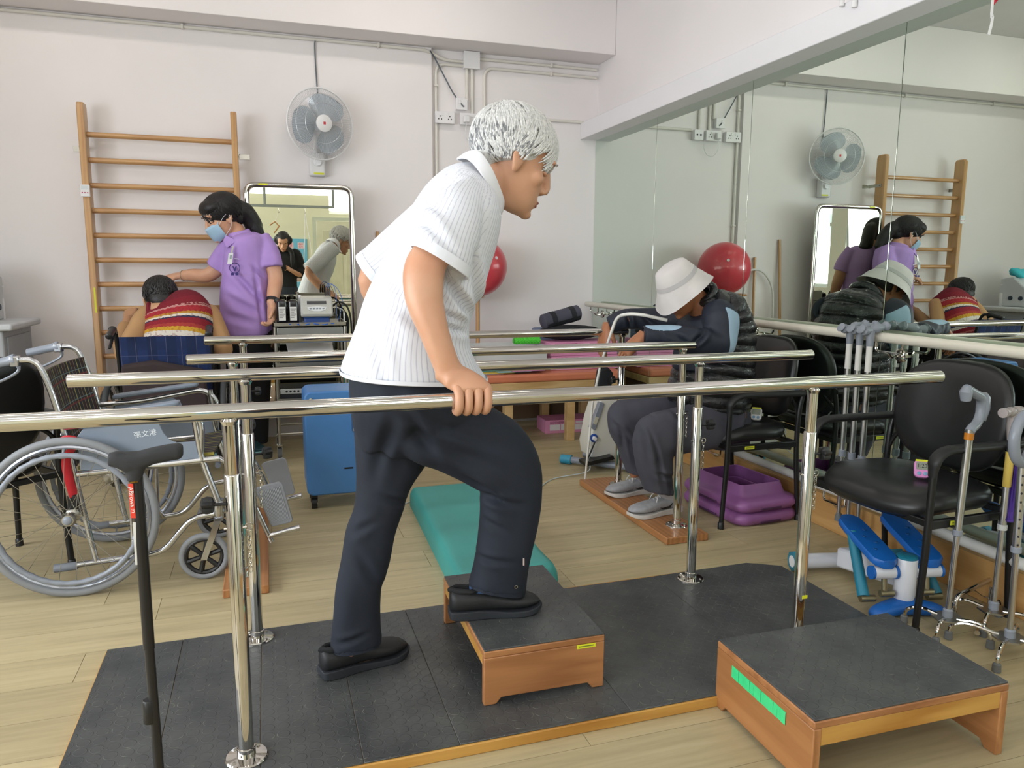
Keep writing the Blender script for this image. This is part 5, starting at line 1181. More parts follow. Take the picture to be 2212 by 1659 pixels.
F2 = [(at(1070, 1085, 1.97), (.25, 0, 1), .07, .012, .009), (at(1060, 1135, 1.98), (.5, 0, 1), .045, .011, .005), (at(1045, 1060, 1.97), (.6, 0, .8), .07, .014, .010), (at(980, 975, 1.965), (.4, 0, .9), .12, .022, .007), (at(1000, 940, 1.965), (.4, 0, .9), .12, .02, .005), (at(1060, 1215, 1.98), (.15, 0, 1), .06, .01, .006), (at(830, 950, 2.06), (1, 0, -.2), .11, .020, .008), (at(855, 1085, 2.09), (.45, 0, 1), .045, .011, .006), (at(775, 1150, 2.09), (-.5, 0, 1), .045, .012, .005), (at(800, 1240, 2.08), (.9, 0, .5), .07, .014, .004), (at(760, 1385, 2.08), (-.3, 0, 1), .04, .009, .005), (at(900, 930, 2.0), (.9, 0, .5), .09, .018, .009)]
trz = cloth('trousers', [pel, tR, tL], .0072, NAVY, man, 3, (.005, 24, 7), F2)
for S_, nm in ((tR, 'trouser_hem'), (tL, 'trouser_hem')):
    c, A, B = S_[-1]; d = (c-S_[-3][0]).normalized(); m = MB(); m.loft([ring(c+d*z, A*g, B*g, 32) for z, g in ((-.02, .965), (.004, .975), (.005, .95), (-.02, .92))], cap=False); obj(nm, m, NAVY, trz)
m = MB().tube(circ(at(1115, 1268, 1.985), .0042, (1, 0, 0), (0, 0, 1), 16), .0012, 6, closed=True); obj('eyelet', m, STEEL, trz)
obj('side_tag', MB().prism([at(x, y, 1.978) for x, y in ((1129.5, 1206), (1132.5, 1206), (1132.5, 1221), (1129.5, 1221))], (0, -.002, 0)), mat('tag_pale', '#c9b7b4', .6), trz)
SOCK1 = mat('blue_socks', '#3d5a86', .85, bump=.3, bs=500)
obj('sock', MB().loft(rings_of(sil([(1017, 1245, 1085, 1255, 2.06, .038), (1014, 1276, 1072, 1281, 2.06, .028), (1016, 1294, 1070, 1296, 2.06, .018)]))), SOCK1, man)
obj('sock', MB().loft(rings_of(sil([(726, 1380, 785, 1385, 2.14, .038), (720, 1406, 778, 1408, 2.15, .026), (722, 1424, 776, 1426, 2.155, .016)]))), SOCK1, man)
SHU = mat('black_shoe', '#191a1d', .55, var=.15, vs=30, bump=.25, bs=260); SHS = mat('black_sole', '#22262c', .7, var=.06)
shoe(man, (.478, 2.064, .1985), (.28, -.028, 0), .283, SHU, SHS)
shoe(man, (.105, 2.125, .0355), (.27, .075, 0), .283, SHU, SHS)
# hair
HG = hair_mat('hair_white', '#dededa', '#b4b5b6')
hm = MB(); hair_cap(hm, hd, True, 1.0); hme = bake(hm, .006, 2); extra = MB()
root1 = lambda d: (d.x < .62 or d.z > .30) and d.z > -.62 and not (abs(d.y) > .55 and d.z < -.25 and d.x > -.10) and not (d.x > .3 and d.z < .18)
flow1 = lambda d: (d.x*.2+.35 if d.z > .45 else -.03, d.y*1.0, -.9 if d.z < .55 else -.30)
tufts(extra, hd, 1300, 5, flow1, root1, .070, .0033, .012)
grey = MB(); tufts(grey, hd, 230, 11, flow1, lambda d: root1(d) and d.z < .25, .060, .0030, .013)
join_raw(hme, extra); hr_ = link('hair', hme, HG, man); q_ = obj('grey_strands', grey, hair_mat('hair_grey', '#97989b', '#6c6d70'), hr_); q_['kind'] = 'stuff'
# ================================================================ the seated man in the hat (faces -x, bent over the bars)
SK2 = skin_mat('skin_tanned', '#a8714f')
Y2 = 3.25
hd2 = Head(at(1471, 624, 3.25), (-.80, -.14, -.58), (-.58, -.06, .81), 1.0)
body, fing = MB(), MB()
hd2.build(body)
body.loft(rings_of(limb([hd2.p(-.03, 0, -.045), hd2.p(-.04, 0, -.10), at(1520, 672, Y2), at(1540, 700, Y2)], [.058, .060, .066, .085])))
body.loft(rings_of(sil([(1495, 690, 1560, 655, Y2, .12), (1500, 740, 1590, 700, Y2, .15), (1490, 790, 1590, 770, Y2, .15), (1480, 850, 1590, 860, Y2, .14), (1490, 890, 1590, 905, Y2, .14)])))
A_l = [V(at(1556, 690, 3.07)), V(at(1556, 738, 3.04)), V(at(1500, 737, 3.05)), V(at(1440, 727, 3.09)), V(at(1392, 724, 3.12))]
A_r = [V(at(1510, 680, 3.44)), V(at(1450, 690, 3.55)), V(at(1400, 690, 3.62)), V(at(1350, 690, 3.66)), V(at(1318, 700, 3.69))]
body.loft(rings_of(limb(A_l, [.052, .045, .042, .036, .027]))); body.loft(rings_of(limb(A_r, [.052, .045, .042, .036, .027])))
hand(body, fing, at(1385, 728, 3.12), (-.62, .12, -.62), (-.2, .2, -1), (-.25, .8, .2), 1.1, (18, 25, 18))
hand(body, fing, at(1312, 706, 3.69), (-.28, -.05, -.95), (.9, .1, -.3), (-.1, -1, .05), 1.15, (8, 14, 12), .10)
kn1, kn2 = at(1408, 948, 3.12), at(1342, 905, 3.46)
for kn, hip, an in ((kn1, V((2.20, 3.13, .535)), at(1420, 1062, 3.16)), (kn2, V((2.20, 3.37, .535)), at(1373, 1028, 3.47))):
    body.loft(rings_of(limb([hip, hip.lerp(kn, .5)+V((0, 0, .01)), kn, kn.lerp(an, .5), an], [.06, .048, .026, .030, .028])))
man2 = person('seated man in a pale bucket hat and black padded vest bent over the far bars', (2.1, 3.25, .034), body, .0062, SK2, [hd2], fing)
hd2.features(man2, '#3a342f')
def f_jacket(t):
    a = t.attr('panel'); n = t.noise(9, None, 3); d = t.mix(n, lin('#161c2a'), lin('#1f2737'))
    t.put(t.b.inputs['Base Color'], t.mix(t.ramp(a, [(.45, (0,)*3), (.55, (1,)*3)]), d, lin('#9db9cf'))); t.bump(t.noise(260, None, 2), .2, .001)
JK = mat('navy_jacket', '#1a2130', .6, fn=f_jacket)
def panel(me, P):
    q = np.zeros(len(P)); pts = [(at(1585, 640, 3.0), 0)]
    el = np.array(at(1558, 738, 3.04)); rel = P-el
    # lower rear of the near upper arm and a chest stripe
    sh_, e_ = np.array(A_l[0]), np.array(A_l[1]); ax = sh_-e_; L = np.linalg.norm(ax); ax /= L; h = rel@ax; fr = rel@np.array([1, 0, 0.15])
    near = np.linalg.norm(rel-np.outer(np.clip(h, -.06, L), ax), axis=1) < .16
    q = np.maximum(q, near*np.clip(.5+(fr*1.0-.005-(h-.02)*.10)*60, 0, 1)*np.clip(.5+(.155-h-fr*.3)*60, 0, 1)*np.clip(.5+(h+.07)*60, 0, 1)*(P[:, 1] < 3.16))
    c = np.array(at(1432, 703, 3.09)); d = np.abs(P-c); q = np.maximum(q, np.clip(.5+(1-(d[:, 0]/.085)**2-(d[:, 1]/.09)**2-(d[:, 2]/.024)**2)*4, 0, 1))
    fattr(me, 'panel', q)
slv_l = limb([A_l[0]+V((.02, .05, .03)), *A_l], [.075, .080, .072, .062, .054, .046]); slv_r = limb([A_r[0]+V((.03, -.05, .02)), *A_r], [.075, .078, .068, .060, .052, .045])
chest = sil([(1480, 690, 1560, 648, Y2, .16), (1472, 740, 1585, 690, Y2, .165), (1462, 800, 1588, 770, Y2, .16)])
jk = cloth('jacket', [chest, slv_l, slv_r], .0075, JK, man2, 3, (.008, 30, 5), [(at(1480, 735, 2.98), (.6, 0, .8), .05, .014, .012), (at(1520, 728, 2.97), (.7, 0, -.7), .06, .014, .014), (at(1440, 730, 3.0), (.9, 0, .4), .05, .012, .01), (at(1400, 690, 3.55), (.7, 0, .7), .05, .014, .012), (at(1360, 690, 3.6), (.9, 0, .3), .05, .012, .01)], attr=panel)
for S_, nm in ((slv_l, 'cuff'), (slv_r, 'cuff')):
    c, A, B = S_[-1]; d = (c-S_[-3][0]).normalized(); m = MB(); m.loft([ring(c+d*z, A*g, B*g, 28, 2) for z, g in ((-.03, 1.02), (-.02, .98), (.006, .92), (.008, .8), (-.01, .75))], cap=False); o = obj(nm, m, JK, jk)
def f_puffer(t):
    v = t.attr('sv'); w = t.math('ABSOLUTE', t.math('SINE', t.math('MULTIPLY', v, math.pi/.052))); n = t.noise(70, None, 4)
    h = t.math('ADD', t.math('POWER', w, .5), t.math('MULTIPLY', n, .5)); t.bump(h, .9, .012); t.put(t.b.inputs['Base Color'], t.mix(n, lin('#131416'), lin('#24262a'))); t.b.inputs['Coat Weight'].default_value = .25
VEST = mat('black_puffer', '#1a1b1e', .38, fn=f_puffer)
vt = sil([(1500, 655, 1542, 628, Y2, .10), (1520, 690, 1576, 640, Y2, .185), (1505, 735, 1600, 690, Y2, .205), (1482, 785, 1606, 752, Y2, .205), (1465, 825, 1603, 815, Y2, .20), (1458, 868, 1596, 880, Y2, .195)], k=7)
def puff(P, N, S_): return P
vme = cloth('vest', [vt], .0075, VEST, man2, 3, (.010, 40, 9), [])
P = coords(vme.data); N = normals(vme.data); sv = np.empty(len(P), dtype=np.float32); vme.data.attributes['sv'].data.foreach_get('value', sv)
setco(vme.data, P+N*(.012*np.sqrt(np.abs(np.sin(sv*math.pi/.052))))[:, None])
obj('vest_collar', MB().tube([hd2.p(-.07, 0, -.085)+V((.02, 0, .0))+V((.035*math.cos(a), .088*math.sin(a), .045*math.cos(a))) for a in [2*math.pi*k/20 for k in range(20)]], .022, 10, closed=True), VEST, vme)
obj('collar_piping', MB().tube(cat([hd2.p(-.115, .075, -.06), hd2.p(-.13, 0, -.05), hd2.p(-.115, -.075, -.06)], 6), .004, 6), mat('pale_piping', '#b8b5ac', .5), vme)
GTR = mat('grey_trousers', '#4b4b55', .9, fn=f_cloth('#4e4e58', '#43434d', 600, .2))
th1 = sil([(1560, 965, 1600, 880, 3.13, .095), (1500, 975, 1540, 868, 3.13, .095), (1440, 985, 1470, 878, 3.12, .088), (1402, 975, 1412, 892, 3.12, .076)])
kl1 = sil([(1402, 897, 1440, 900, 3.12, .045), (1384, 910, 1456, 920, 3.12, .068), (1374, 932, 1458, 945, 3.12, .077), (1372, 960, 1450, 975, 3.125, .076), (1377, 1005, 1449, 1015, 3.14, .07), (1388, 1045, 1450, 1052, 3.15, .066), (1396, 1060, 1452, 1066, 3.155, .066)])
th2 = sil([(1500, 930, 1540, 850, 3.38, .095), (1430, 935, 1460, 842, 3.42, .09), (1370, 925, 1395, 848, 3.45, .084), (1345, 925, 1350, 862, 3.46, .074)])
kl2 = sil([(1340, 864, 1378, 868, 3.46, .042), (1322, 876, 1388, 886, 3.46, .065), (1313, 895, 1392, 910, 3.46, .076), (1317, 925, 1392, 940, 3.46, .074), (1335, 970, 1395, 985, 3.47, .068), (1350, 1005, 1396, 1015, 3.47, .062), (1356, 1022, 1396, 1028, 3.47, .062)])
hip2 = sil([(1500, 880, 1590, 850, Y2, .18), (1505, 930, 1600, 905, Y2, .185), (1520, 965, 1600, 950, Y2, .17)])
cloth('trousers', [hip2, th1, kl1, th2, kl2], .008, GTR, man2, 4, (.006, 26, 4), [(at(1400, 960, 3.04), (1, 0, .3), .10, .013, .008), (at(1425, 1000, 3.05), (1, 0, .35), .12, .012, .010), (at(1440, 1030, 3.07), (.3, 0, 1), .05, .012, .010), (at(1345, 930, 3.37), (.7, 0, .7), .06, .012, .009), (at(1470, 890, 3.02), (.9, 0, .5), .07, .015, .009), (at(1355, 975, 3.38), (1, 0, .3), .09, .010, .008)])
SNK = mat('silver_sneaker', '#9b9ca0', .5, var=.12, vs=40); SOL2 = mat('white_sole', '#c9c4be', .55, var=.05)
shoe(man2, (1.925, 3.195, .0345), (-.29, -.035, 0), .305, SNK, SOL2, 1, 0); shoe(man2, (1.965, 3.53, .0345), (-.29, -.02, 0), .30, SNK, SOL2, 1, 0)
for a, b in ((at(1420, 1062, 3.16), V((1.885, 3.19, .10))), (at(1374, 1028, 3.47), V((1.925, 3.525, .10)))): obj('sock', MB().tube([a+V((0, 0, .03)), b], [.034, .036], 14), mat('pale_sock', '#b7b5b8', .85), man2)
# bucket hat
HATM = mat('hat_cotton', '#d9d5d2', .9, fn=f_cloth('#dcd8d6', '#cfcac9', 900, .3))
hq = MB(); hs = 1.10
def hp(a, r, z, sy=.90): return hd2.p(-.004+r*math.cos(a)*1.02, r*.97*sy*math.sin(a), z*.88+.010)
prof = [(.001, .142), (.055, .140), (.082, .128), (.100, .085), (.111, .046), (.116, .036), (.130, .010), (.146, -.018), (.158, -.040), (.160, -.043), (.156, -.043), (.142, -.022), (.127, .004), (.112, .028), (.106, .046), (.096, .083), (.078, .122), (.05, .135), (.001, .137)]
hq.loft([[hp(2*math.pi*k/40, r*(1+.02*math.sin(5*2*math.pi*k/40)*(r > .13)), z-.016*(r > .13)*math.cos(2*2*math.pi*k/40)) for k in range(40)] for r, z in prof])
ht = thing('bucket_hat', 'pale cotton bucket hat worn by the seated bent man', 'hat', hd2.p(-.018, 0, -.04)); hb_ = obj('crown_and_brim', hq, HATM, ht, ang=70)
obj('hat_band', MB().loft([[hp(2*math.pi*k/40, r, z) for k in range(40)] for r, z in ((.1105, .047), (.1125, .047), (.1065, .070), (.1045, .070))], closed=True), mat('hat_band', '#c6c3c4', .9), ht)
hh = MB(); hh.ell(hd2.p(-.03, 0, .01), .103, .085, .07, hd2.m, 20, 12); obj('hair', hh, hair_mat('hair_dark_grey', '#35322f', '#1e1c1b'), man2)
# walking cane hung beside him
cn = thing('walking_cane', 'slim white cane with a long curved handle resting against the seated man\'s arm', 'cane', at(1262, 985, 3.72))
pts = cat([at(1442, 692, 3.36), at(1415, 686, 3.40), at(1385, 680, 3.44), at(1355, 679, 3.50), at(1333, 688, 3.57), at(1318, 725, 3.60)], 6)
obj('handle', MB().tube(pts, [.0085]*(len(pts)-2)+[.008, .007], 10), mat('cane_white', '#e3e2dc', .3), cn)
obj('shaft', MB().tube([at(1318, 725, 3.60), at(1297, 790, 3.66), (at(1280, 870, 3.74)), (1.70, 3.86, .012)], [.0075, .007, .007, .006], 10), mat('cane_white'), cn)
obj('tip', MB().cyl((1.703, 3.86, .03), (1.70, 3.86, .002), .011, .013), RUBBER, cn)
bg2 = thing('small_pouch', 'small black pouch hanging on the far bar by the seated man\'s hand', 'bag', at(1306, 833, 3.73))
obj('pouch', MB().prism([at(x, y, 3.735) for x, y in ((1290, 838), (1296, 798), (1316, 794), (1326, 806), (1322, 838))], (0, .05, 0)), mat('black_cloth'), bg2, bevel=.012, seg=3); obj('loop', MB().tube(cat([at(1300, 798, 3.745), (at(1300, 790, 3.745).x, 3.725, .915), (at(1300, 790, 3.745).x, 3.70, .918), (at(1303, 790, 3.69).x, 3.675, .90), at(1312, 796, 3.745)], 5), .003, 6), BLACKP, bg2)
# ================================================================ the nurse
SK3 = skin_mat('skin_light', '#d6a688')
YN = 5.28
hn = Head(at(480, 470, YN), (-.86, -.32, -.40), (-.38, -.12, .92), 1.14)
body, fing = MB(), MB(); hn.build(body, .9)
body.loft(rings_of(limb([hn.p(-.03, 0, -.045), hn.p(-.04, 0, -.10), at(515, 522, YN), at(527, 545, YN)], [.052, .054, .058, .08])))
body.loft(rings_of(sil([(502, 520, 556, 512, YN, .10), (495, 560, 572, 556, YN, .11), (490, 640, 574, 630, YN, .11), (490, 720, 576, 720, YN, .12), (492, 770, 576, 770, YN, .12)])))
aR = limb([at(500, 535, YN+.03), at(478, 570, YN+.06), at(450, 594, YN+.10), at(415, 594, YN+.15), at(392, 595, YN+.19)], [.055, .050, .046, .040, .030]); body.loft(rings_of(aR))
hand(body, fing, at(390, 595, YN+.195), (-.80, .35, -.12), (0, .3, -1), (-.3, -.85, 0), 1.08, (12, 25, 20))
aL = limb([at(568, 525, YN-.05), at(585, 565, YN-.08), at(595, 600, YN-.10), at(591, 635, YN-.15), at(587, 658, YN-.19)], [.060, .052, .048, .042, .031]); body.loft(rings_of(aL))
hand(body, fing, at(587, 660, YN-.19), (-.05, -.25, -.95), (-.75, -.3, .05), (-.5, -.8, .1), 1.12, (35, 45, 30))
for x0, x1, yy in ((520, 524, YN), (562, 554, YN+.03)): body.loft(rings_of(limb([at(x0, 730, yy), at((x0+x1)/2, 850, yy), at(x1, 960, yy)], [.085, .06, .04])))
nurse = person('nurse with a mask and purple polo shirt steadying herself on the wall bars', (-.12, YN, 0), body, .0062, SK3, [hn], fing)
hn.features(nurse, '#1f1a18')
PUR2 = mat('purple_polo', '#b08fd2', .85, fn=f_cloth('#b594d6', '#aa88cd', 500, .15))
pt_ = sil([(508, 505, 550, 500, YN, .085), (490, 520, 574, 512, YN, .155), (483, 548, 584, 545, YN, .165), (478, 600, 588, 592, YN, .155), (475, 650, 589, 645, YN, .155), (475, 695, 589, 690, YN, .16), (481, 724, 586, 722, YN, .162)], k=6)
ps1 = limb([at(505, 525, YN+.01), at(486, 552, YN+.04), at(470, 578, YN+.07)], [.068, .072, .075]); ps2 = limb([at(562, 515, YN-.03), at(580, 548, YN-.07), at(586, 578, YN-.09)], [.066, .072, .075])
po = cloth('polo_shirt', [pt_, ps1, ps2], .0085, PUR2, nurse, 3, (.006, 22, 2), [(at(535, 620, YN-.15), (.75, 0, .65), .14, .02, .014), (at(525, 660, YN-.15), (.5, 0, .85), .12, .025, .010), (at(558, 640, YN-.15), (1, 0, .1), .16, .014, .010), (at(520, 690, YN-.15), (.3, 0, 1), .10, .025, .008), (at(560, 590, YN-.15), (.7, 0, .7), .06, .014, .012)])
def collar(par, c, ax, r, m_, h=.035):
    c, ax = V(c), V(ax).normalized(); A = ax.orthogonal().normalized(); B = ax.cross(A); m = MB()
    m.loft([[c+ax*z+(A*math.cos(2*math.pi*k/28)+B*math.sin(2*math.pi*k/28))*(r+o) for k in range(28)] for z, o in ((-.03, .022), (-.005, .012), (h, .0), (h+.004, -.006), (h-.002, -.010), (-.02, .0))]); return obj('collar', m, m_, par)
collar(po, at(517, 512, YN), (-.25, -.1, 1), .075, PUR2)
obj('collar_points', MB().prism([at(488, 508, YN-.09), at(512, 520, YN-.14), at(490, 536, YN-.13), at(482, 520, YN-.09)], (0, -.012, 0)).prism([at(512, 520, YN-.14), at(545, 506, YN-.09), at(523, 537, YN-.15)], (0, -.012, 0)), PUR2, po, bevel=.003)
obj('pocket_edge', MB().prism([at(x, y, YN-.168) for x, y in ((506, 558), (517, 559), (517, 560.5), (506, 559.5))], (0, -.004, 0)), mat('pocket_white', '#e5e2ea', .6), po)
INK = mat('emblem_navy', '#3a2a78', .6, var=0); em = MB(); ce = at(507, 579, YN-.172)
em.tube(circ(ce, .031, (1, 0, 0), (0, 0, 1), 28), .0022, 6, closed=True)
em.prism([ce+V((x, 0, z))*.001 for x, z in ((-14, 12), (-4, 8), (0, -6), (4, 8), (14, 12), (9, -2), (4, -20), (-4, -20), (-9, -2))], (0, -.004, 0)); obj('emblem', em, INK, po)
q_ = at(507, 592, YN-.20); obj('emblem_print', MB().box(q_.x-.022, q_.x-.004, q_.y, q_.y+.004, q_.z-.008, q_.z+.008), INK, po); obj('emblem_print', MB().box(q_.x+.004, q_.x+.022, q_.y, q_.y+.004, q_.z-.008, q_.z+.008), INK, po)
bd = thing('staff_badge', 'white staff badge clipped at the nurse\'s collar', 'badge', at(498, 560, YN-.18))
obj('card', MB().prism([at(x, y, YN-.18) for x, y in ((494, 547), (504, 546), (501.5, 570), (491, 570))], (0, -.004, 0)), mat('badge_white', '#dfe2e4', .5), bd)
obj('photo', MB().prism([at(x, y, YN-.185) for x, y in ((497, 551), (501, 551), (500, 559), (496, 559))], (0, -.001, 0)), mat('badge_grey', '#8d979e', .5), bd)
obj('clip', MB().prism([at(x, y, YN-.175) for x, y in ((498, 547), (502, 547), (505, 532), (502, 531))], (0, -.004, 0)), STEEL, bd)
BTR = mat('black_trousers', '#17171b', .85)
cloth('trousers', [sil([(484, 712, 588, 712, YN, .145), (486, 745, 586, 745, YN, .145), (492, 775, 580, 778, YN, .13)]), limb([at(520, 750, YN), at(522, 850, YN), at(525, 955, YN)], [.105, .082, .072]), limb([at(558, 750, YN+.02), at(556, 850, YN+.02), at(556, 955, YN+.03)], [.105, .082, .072])], .009, BTR, nurse, 3, (.006, 22, 8))
TSH = mat('teal_sneaker', '#2c4f57', .5, var=.3, vs=60); TSO = mat('teal_sole', '#8fc3c6', .5)
shoe(nurse, at(522, 972, YN).xy.to_3d()+V((.05, -.0, .001)), (-.27, -.08, 0), .27, TSH, TSO, 1); shoe(nurse, at(540, 972, YN+.03).xy.to_3d()+V((-.03, .05, .001)), (.12, -.26, 0), .27, TSH, TSO, 1)
HB = hair_mat('hair_black', '#232021', '#0c0b0c')
hm = MB(); hair_cap(hm, hn, True, 1.09); hm.ell(hn.p(.035, 0, .072), .066*1.14, .088*1.14, .048*1.14, hn.m, 20, 12)
pt = cat([hn.p(-.095, 0, .02), hn.p(-.135, .0, -.02), hn.p(-.15, -.01, -.09), hn.p(-.145, -.01, -.16), hn.p(-.135, 0, -.20)], 5)
hm.tube(pt, [.055*1.1]*6+[.058]*6+[.05]*5+[.036, .026, .018, .008], 14)
me = bake(hm, .007, 3); ex = MB(); tufts(ex, hn, 500, 8, lambda d: (.55 if d.z > .5 and d.x > 0 else -.5, d.y*.7, -.85), lambda d: d.z > -.45 and not (d.x > .35 and d.z < .25), .10, .0040, .009)
for k in range(60): a = 2*math.pi*k/60; o = hn.l*.055*math.cos(a)+hn.f*.04*math.sin(a); ex.tube([pt[8]+o*.9, pt[14]+o, pt[-1]+o*.8+V((0, 0, -.02*(k % 3)))], [.005, .004, .001], 5)
join_raw(me, ex); link('hair', me, HB, nurse)
mk = MB(); rws = []
for z, x, w in ((-.020, .106, .052), (-.034, .118, .058), (-.055, .114, .060), (-.080, .108, .058), (-.104, .099, .048), (-.116, .088, .036)): rws.append([hn.p(x-.055*(abs(t)**2.0), w*1.18*t, z+.012*t*t) for t in [j/6-1 for j in range(13)]]+[hn.p(x-.004-.055*(abs(t)**2.0), w*1.17*t, z+.012*t*t) for t in [1-j/6 for j in range(13)]])
mo = obj('face_mask', mk.loft(rws), mat('mask_blue', '#a8c9e0', .8, bump=.2, bs=300), nurse)
for s in (-1, 1): obj('ear_loop', MB().tube(cat([hn.p(.052, s*.064, -.025), hn.p(.02, s*.088, .005), hn.p(-.012, s*.092, .012), hn.p(.0, s*.088, -.05), hn.p(.05, s*.06, -.095)], 4), .0015, 5), WPLAS, mo)
wt = thing('wristwatch', 'dark wristwatch on the nurse\'s hanging wrist', 'watch', at(588, 657, YN-.17))
c, A, B = aL[-3]; d = (aL[-1][0]-aL[-4][0]).normalized(); obj('band', MB().loft([ring(c+d*z, A*g, B*g, 24, 2) for z, g in ((-.011, 1.06), (-.011, 1.16), (.011, 1.14), (.011, 1.03))], closed=True), BLACKP, wt); obj('dial', MB().lathe([(0, 0), (.019, 0), (.019, .008), (.015, .010), (0, .010)], c+V((.024, -.028, 0)), (.6, -.8, .1), 18), mat('watch_grey', '#4a4c50', .25, .6), wt)
c, A, B = aR[-2]; d = (aR[-1][0]-aR[-3][0]).normalized(); obj('bracelet', MB().tube([c+d*.0+A*1.06*math.cos(t)+B*1.06*math.sin(t) for t in [2*math.pi*k/20 for k in range(20)]], .002, 6, closed=True), mat('jade_grey', '#8b8570', .4), nurse)
GLV = mat('clear_glove', '#e9dcd6', .35, alpha=.45)
# ================================================================ the person in the knitted vest, seen from behind
SK4 = skin_mat('skin_elder', '#c59a76')
YW = 5.02
h3 = Head(at(347, 648, YW), (-.12, .85, -.52), (-.06, .52, .85), 1.06)
body, fing = MB(), MB(); h3.build(body)
body.loft(rings_of(limb([h3.p(-.03, 0, -.05), h3.p(-.045, 0, -.10), V((-.56, 4.97, .98))], [.056, .06, .08])))
body.loft(rings_of(limb([(-.53, 4.98, .95), (-.52, 4.93, .84), (-.53, 4.86, .70), (-.545, 4.80, .56)], [.13, .14, .14, .15], flat=.75)))
hpL, hpR = V((-.66, 4.84, .56)), V((-.43, 4.84, .56))
for hp_, kx in ((hpL, -.68), (hpR, -.40)): body.loft(rings_of(limb([hp_, (kx, 5.12, .56), (kx, 5.30, .53), (kx, 5.30, .30), (kx, 5.31, .07)], [.085, .075, .06, .05, .035])))
bL = [V((-.685, 4.98, .935)), V((-.765, 4.88, .80)), V((-.80, 4.87, .71)), V((-.85, 5.10, .78)), V((-.84, 5.33, .90))]; bR = [V((-.335, 5.0, .935)), V((-.275, 4.92, .80)), V((-.265, 4.90, .72)), V((-.32, 5.10, .80)), V((-.38, 5.36, .93))]
for b in (bL, bR): body.loft(rings_of(limb(b, [.05, .045, .04, .036, .028])))
hand(body, fing, bL[-1], (.05, .8, .5), (.3, .45, -.8), (.9, 0, .2), 1.0, (35, 50, 40)); hand(body, fing, bR[-1], (-.05, .8, .5), (-.3, .45, -.8), (-.9, 0, .2), 1.0, (35, 50, 40))
man3 = person('person in a red patterned knitted vest seated in the wheelchair, back to the camera', (-.55, 4.9, 0), body, .0065, SK4, [h3], fing)
h3.features(man3, '#26221f')
def f_knit(t):
    v = t.math('MULTIPLY', t.attr('sv'), 1.0); u = t.attr('su'); c = lin('#7d1a29')
    z = t.math('PINGPONG', u, .011); vz = t.math('ADD', v, t.math('MULTIPLY', z, .35)); n = t.noise(55, None, 1)
    stops = [(0, '#6f1524'), (.075, '#7b1a28'), (.108, '#c08a84'), (.118, '#a52a33'), (.150, '#b8862f'), (.165, '#d9cfc0'), (.185, '#31304f'), (.198, '#8c1f2b'), (.232, '#a33a33'), (.250, '#c79a2d'), (.268, '#d8d0c4'), (.296, '#2c2c50'), (.312, '#d6cdc2'), (.335, '#84192a'), (.365, '#b4605a'), (.378, '#85192a')]
    f = t.math('MULTIPLY', vz, 1/.40); col = t.ramp(f, [(p/.40, lin(h)) for p, h in stops], 'CONSTANT')
    t.put(t.b.inputs['Base Color'], t.mix(t.math('MULTIPLY', t.math('LESS_THAN', n, .42), .35), col, c)); t.bump(t.noise(300, None, 2), .6, .003)
KN = mat('knitted_vest', '#7d1a29', .95, fn=f_knit)
bk = limb([(-.545, 5.03, 1.025), (-.515, 4.985, .965), (-.505, 4.945, .88), (-.51, 4.90, .80), (-.525, 4.86, .70), (-.54, 4.82, .58)], [.10, .185, .195, .19, .188, .19], flat=.72)
kv = cloth('vest', [bk], .008, KN, man3, 3, (.004, 20, 6), e=2.5)
obj('collar', MB().tube([V((-.55, 5.03, 1.030))+V((.095*math.cos(a), .05*math.sin(a)-.01, .028*math.sin(a))) for a in [2*math.pi*k/24 for k in range(24)]], .030, 10, closed=True), mat('dark_red_knit', '#761828', .95, bump=.6, bs=250), kv)
for s, b in ((-1, bL), (1, bR)): obj('armhole_trim', MB().tube([b[0]+V((-s*.018, 0, -.01))+V((0, .075*math.cos(a), .085*math.sin(a))) for a in [2*math.pi*k/20 for k in range(20)]], .013, 8, closed=True), mat('dark_red_knit'), kv)
TAN = mat('tan_sleeve', '#b58d62', .9, bump=.3, bs=300)
for b_, o_ in ((bL, .03), (bR, -.03)): cloth('sleeve', [limb([b_[0]+V((o_, .01, 0)), *b_[:4], b_[3].lerp(b_[4], .6)], [.058, .060, .055, .052, .048, .043])], .008, TAN, man3, 3, (.006, 30, 3))
cloth('trousers', [limb([(-.545, 4.79, .66), (-.545, 4.83, .55)], [.19, .19], flat=.8)]+[limb([h_, (kx, 5.12, .565), (kx, 5.31, .54), (kx, 5.315, .32), (kx, 5.32, .10)], [.11, .098, .08, .066, .06]) for h_, kx in ((hpL, -.68), (hpR, -.40))], .009, mat('dark_trousers', '#23232b', .9), man3, 3)
shoe(man3, (-.68, 5.27, .14), (0, .25, 0), .25, SHU, SHS); shoe(man3, (-.40, 5.27, .14), (0, .25, 0), .25, SHU, SHS)
hm = MB(); hair_cap(hm, h3, True, 1.04); me = bake(hm, .006, 3); ex = MB()
tufts(ex, h3, 700, 3, lambda d: (d.x*.4+(-.3 if d.z < .8 else .2), d.y*.8, -.7), lambda d: d.z > -.6 and not (d.x > .4 and d.z < .3) and not (d.x < -.35 and d.x > -.62 and d.z > .72), .035, .0030, .004)
join_raw(me, ex); link('hair', me, hair_mat('hair_black_grey', '#2e2c2b', '#121111'), man3)
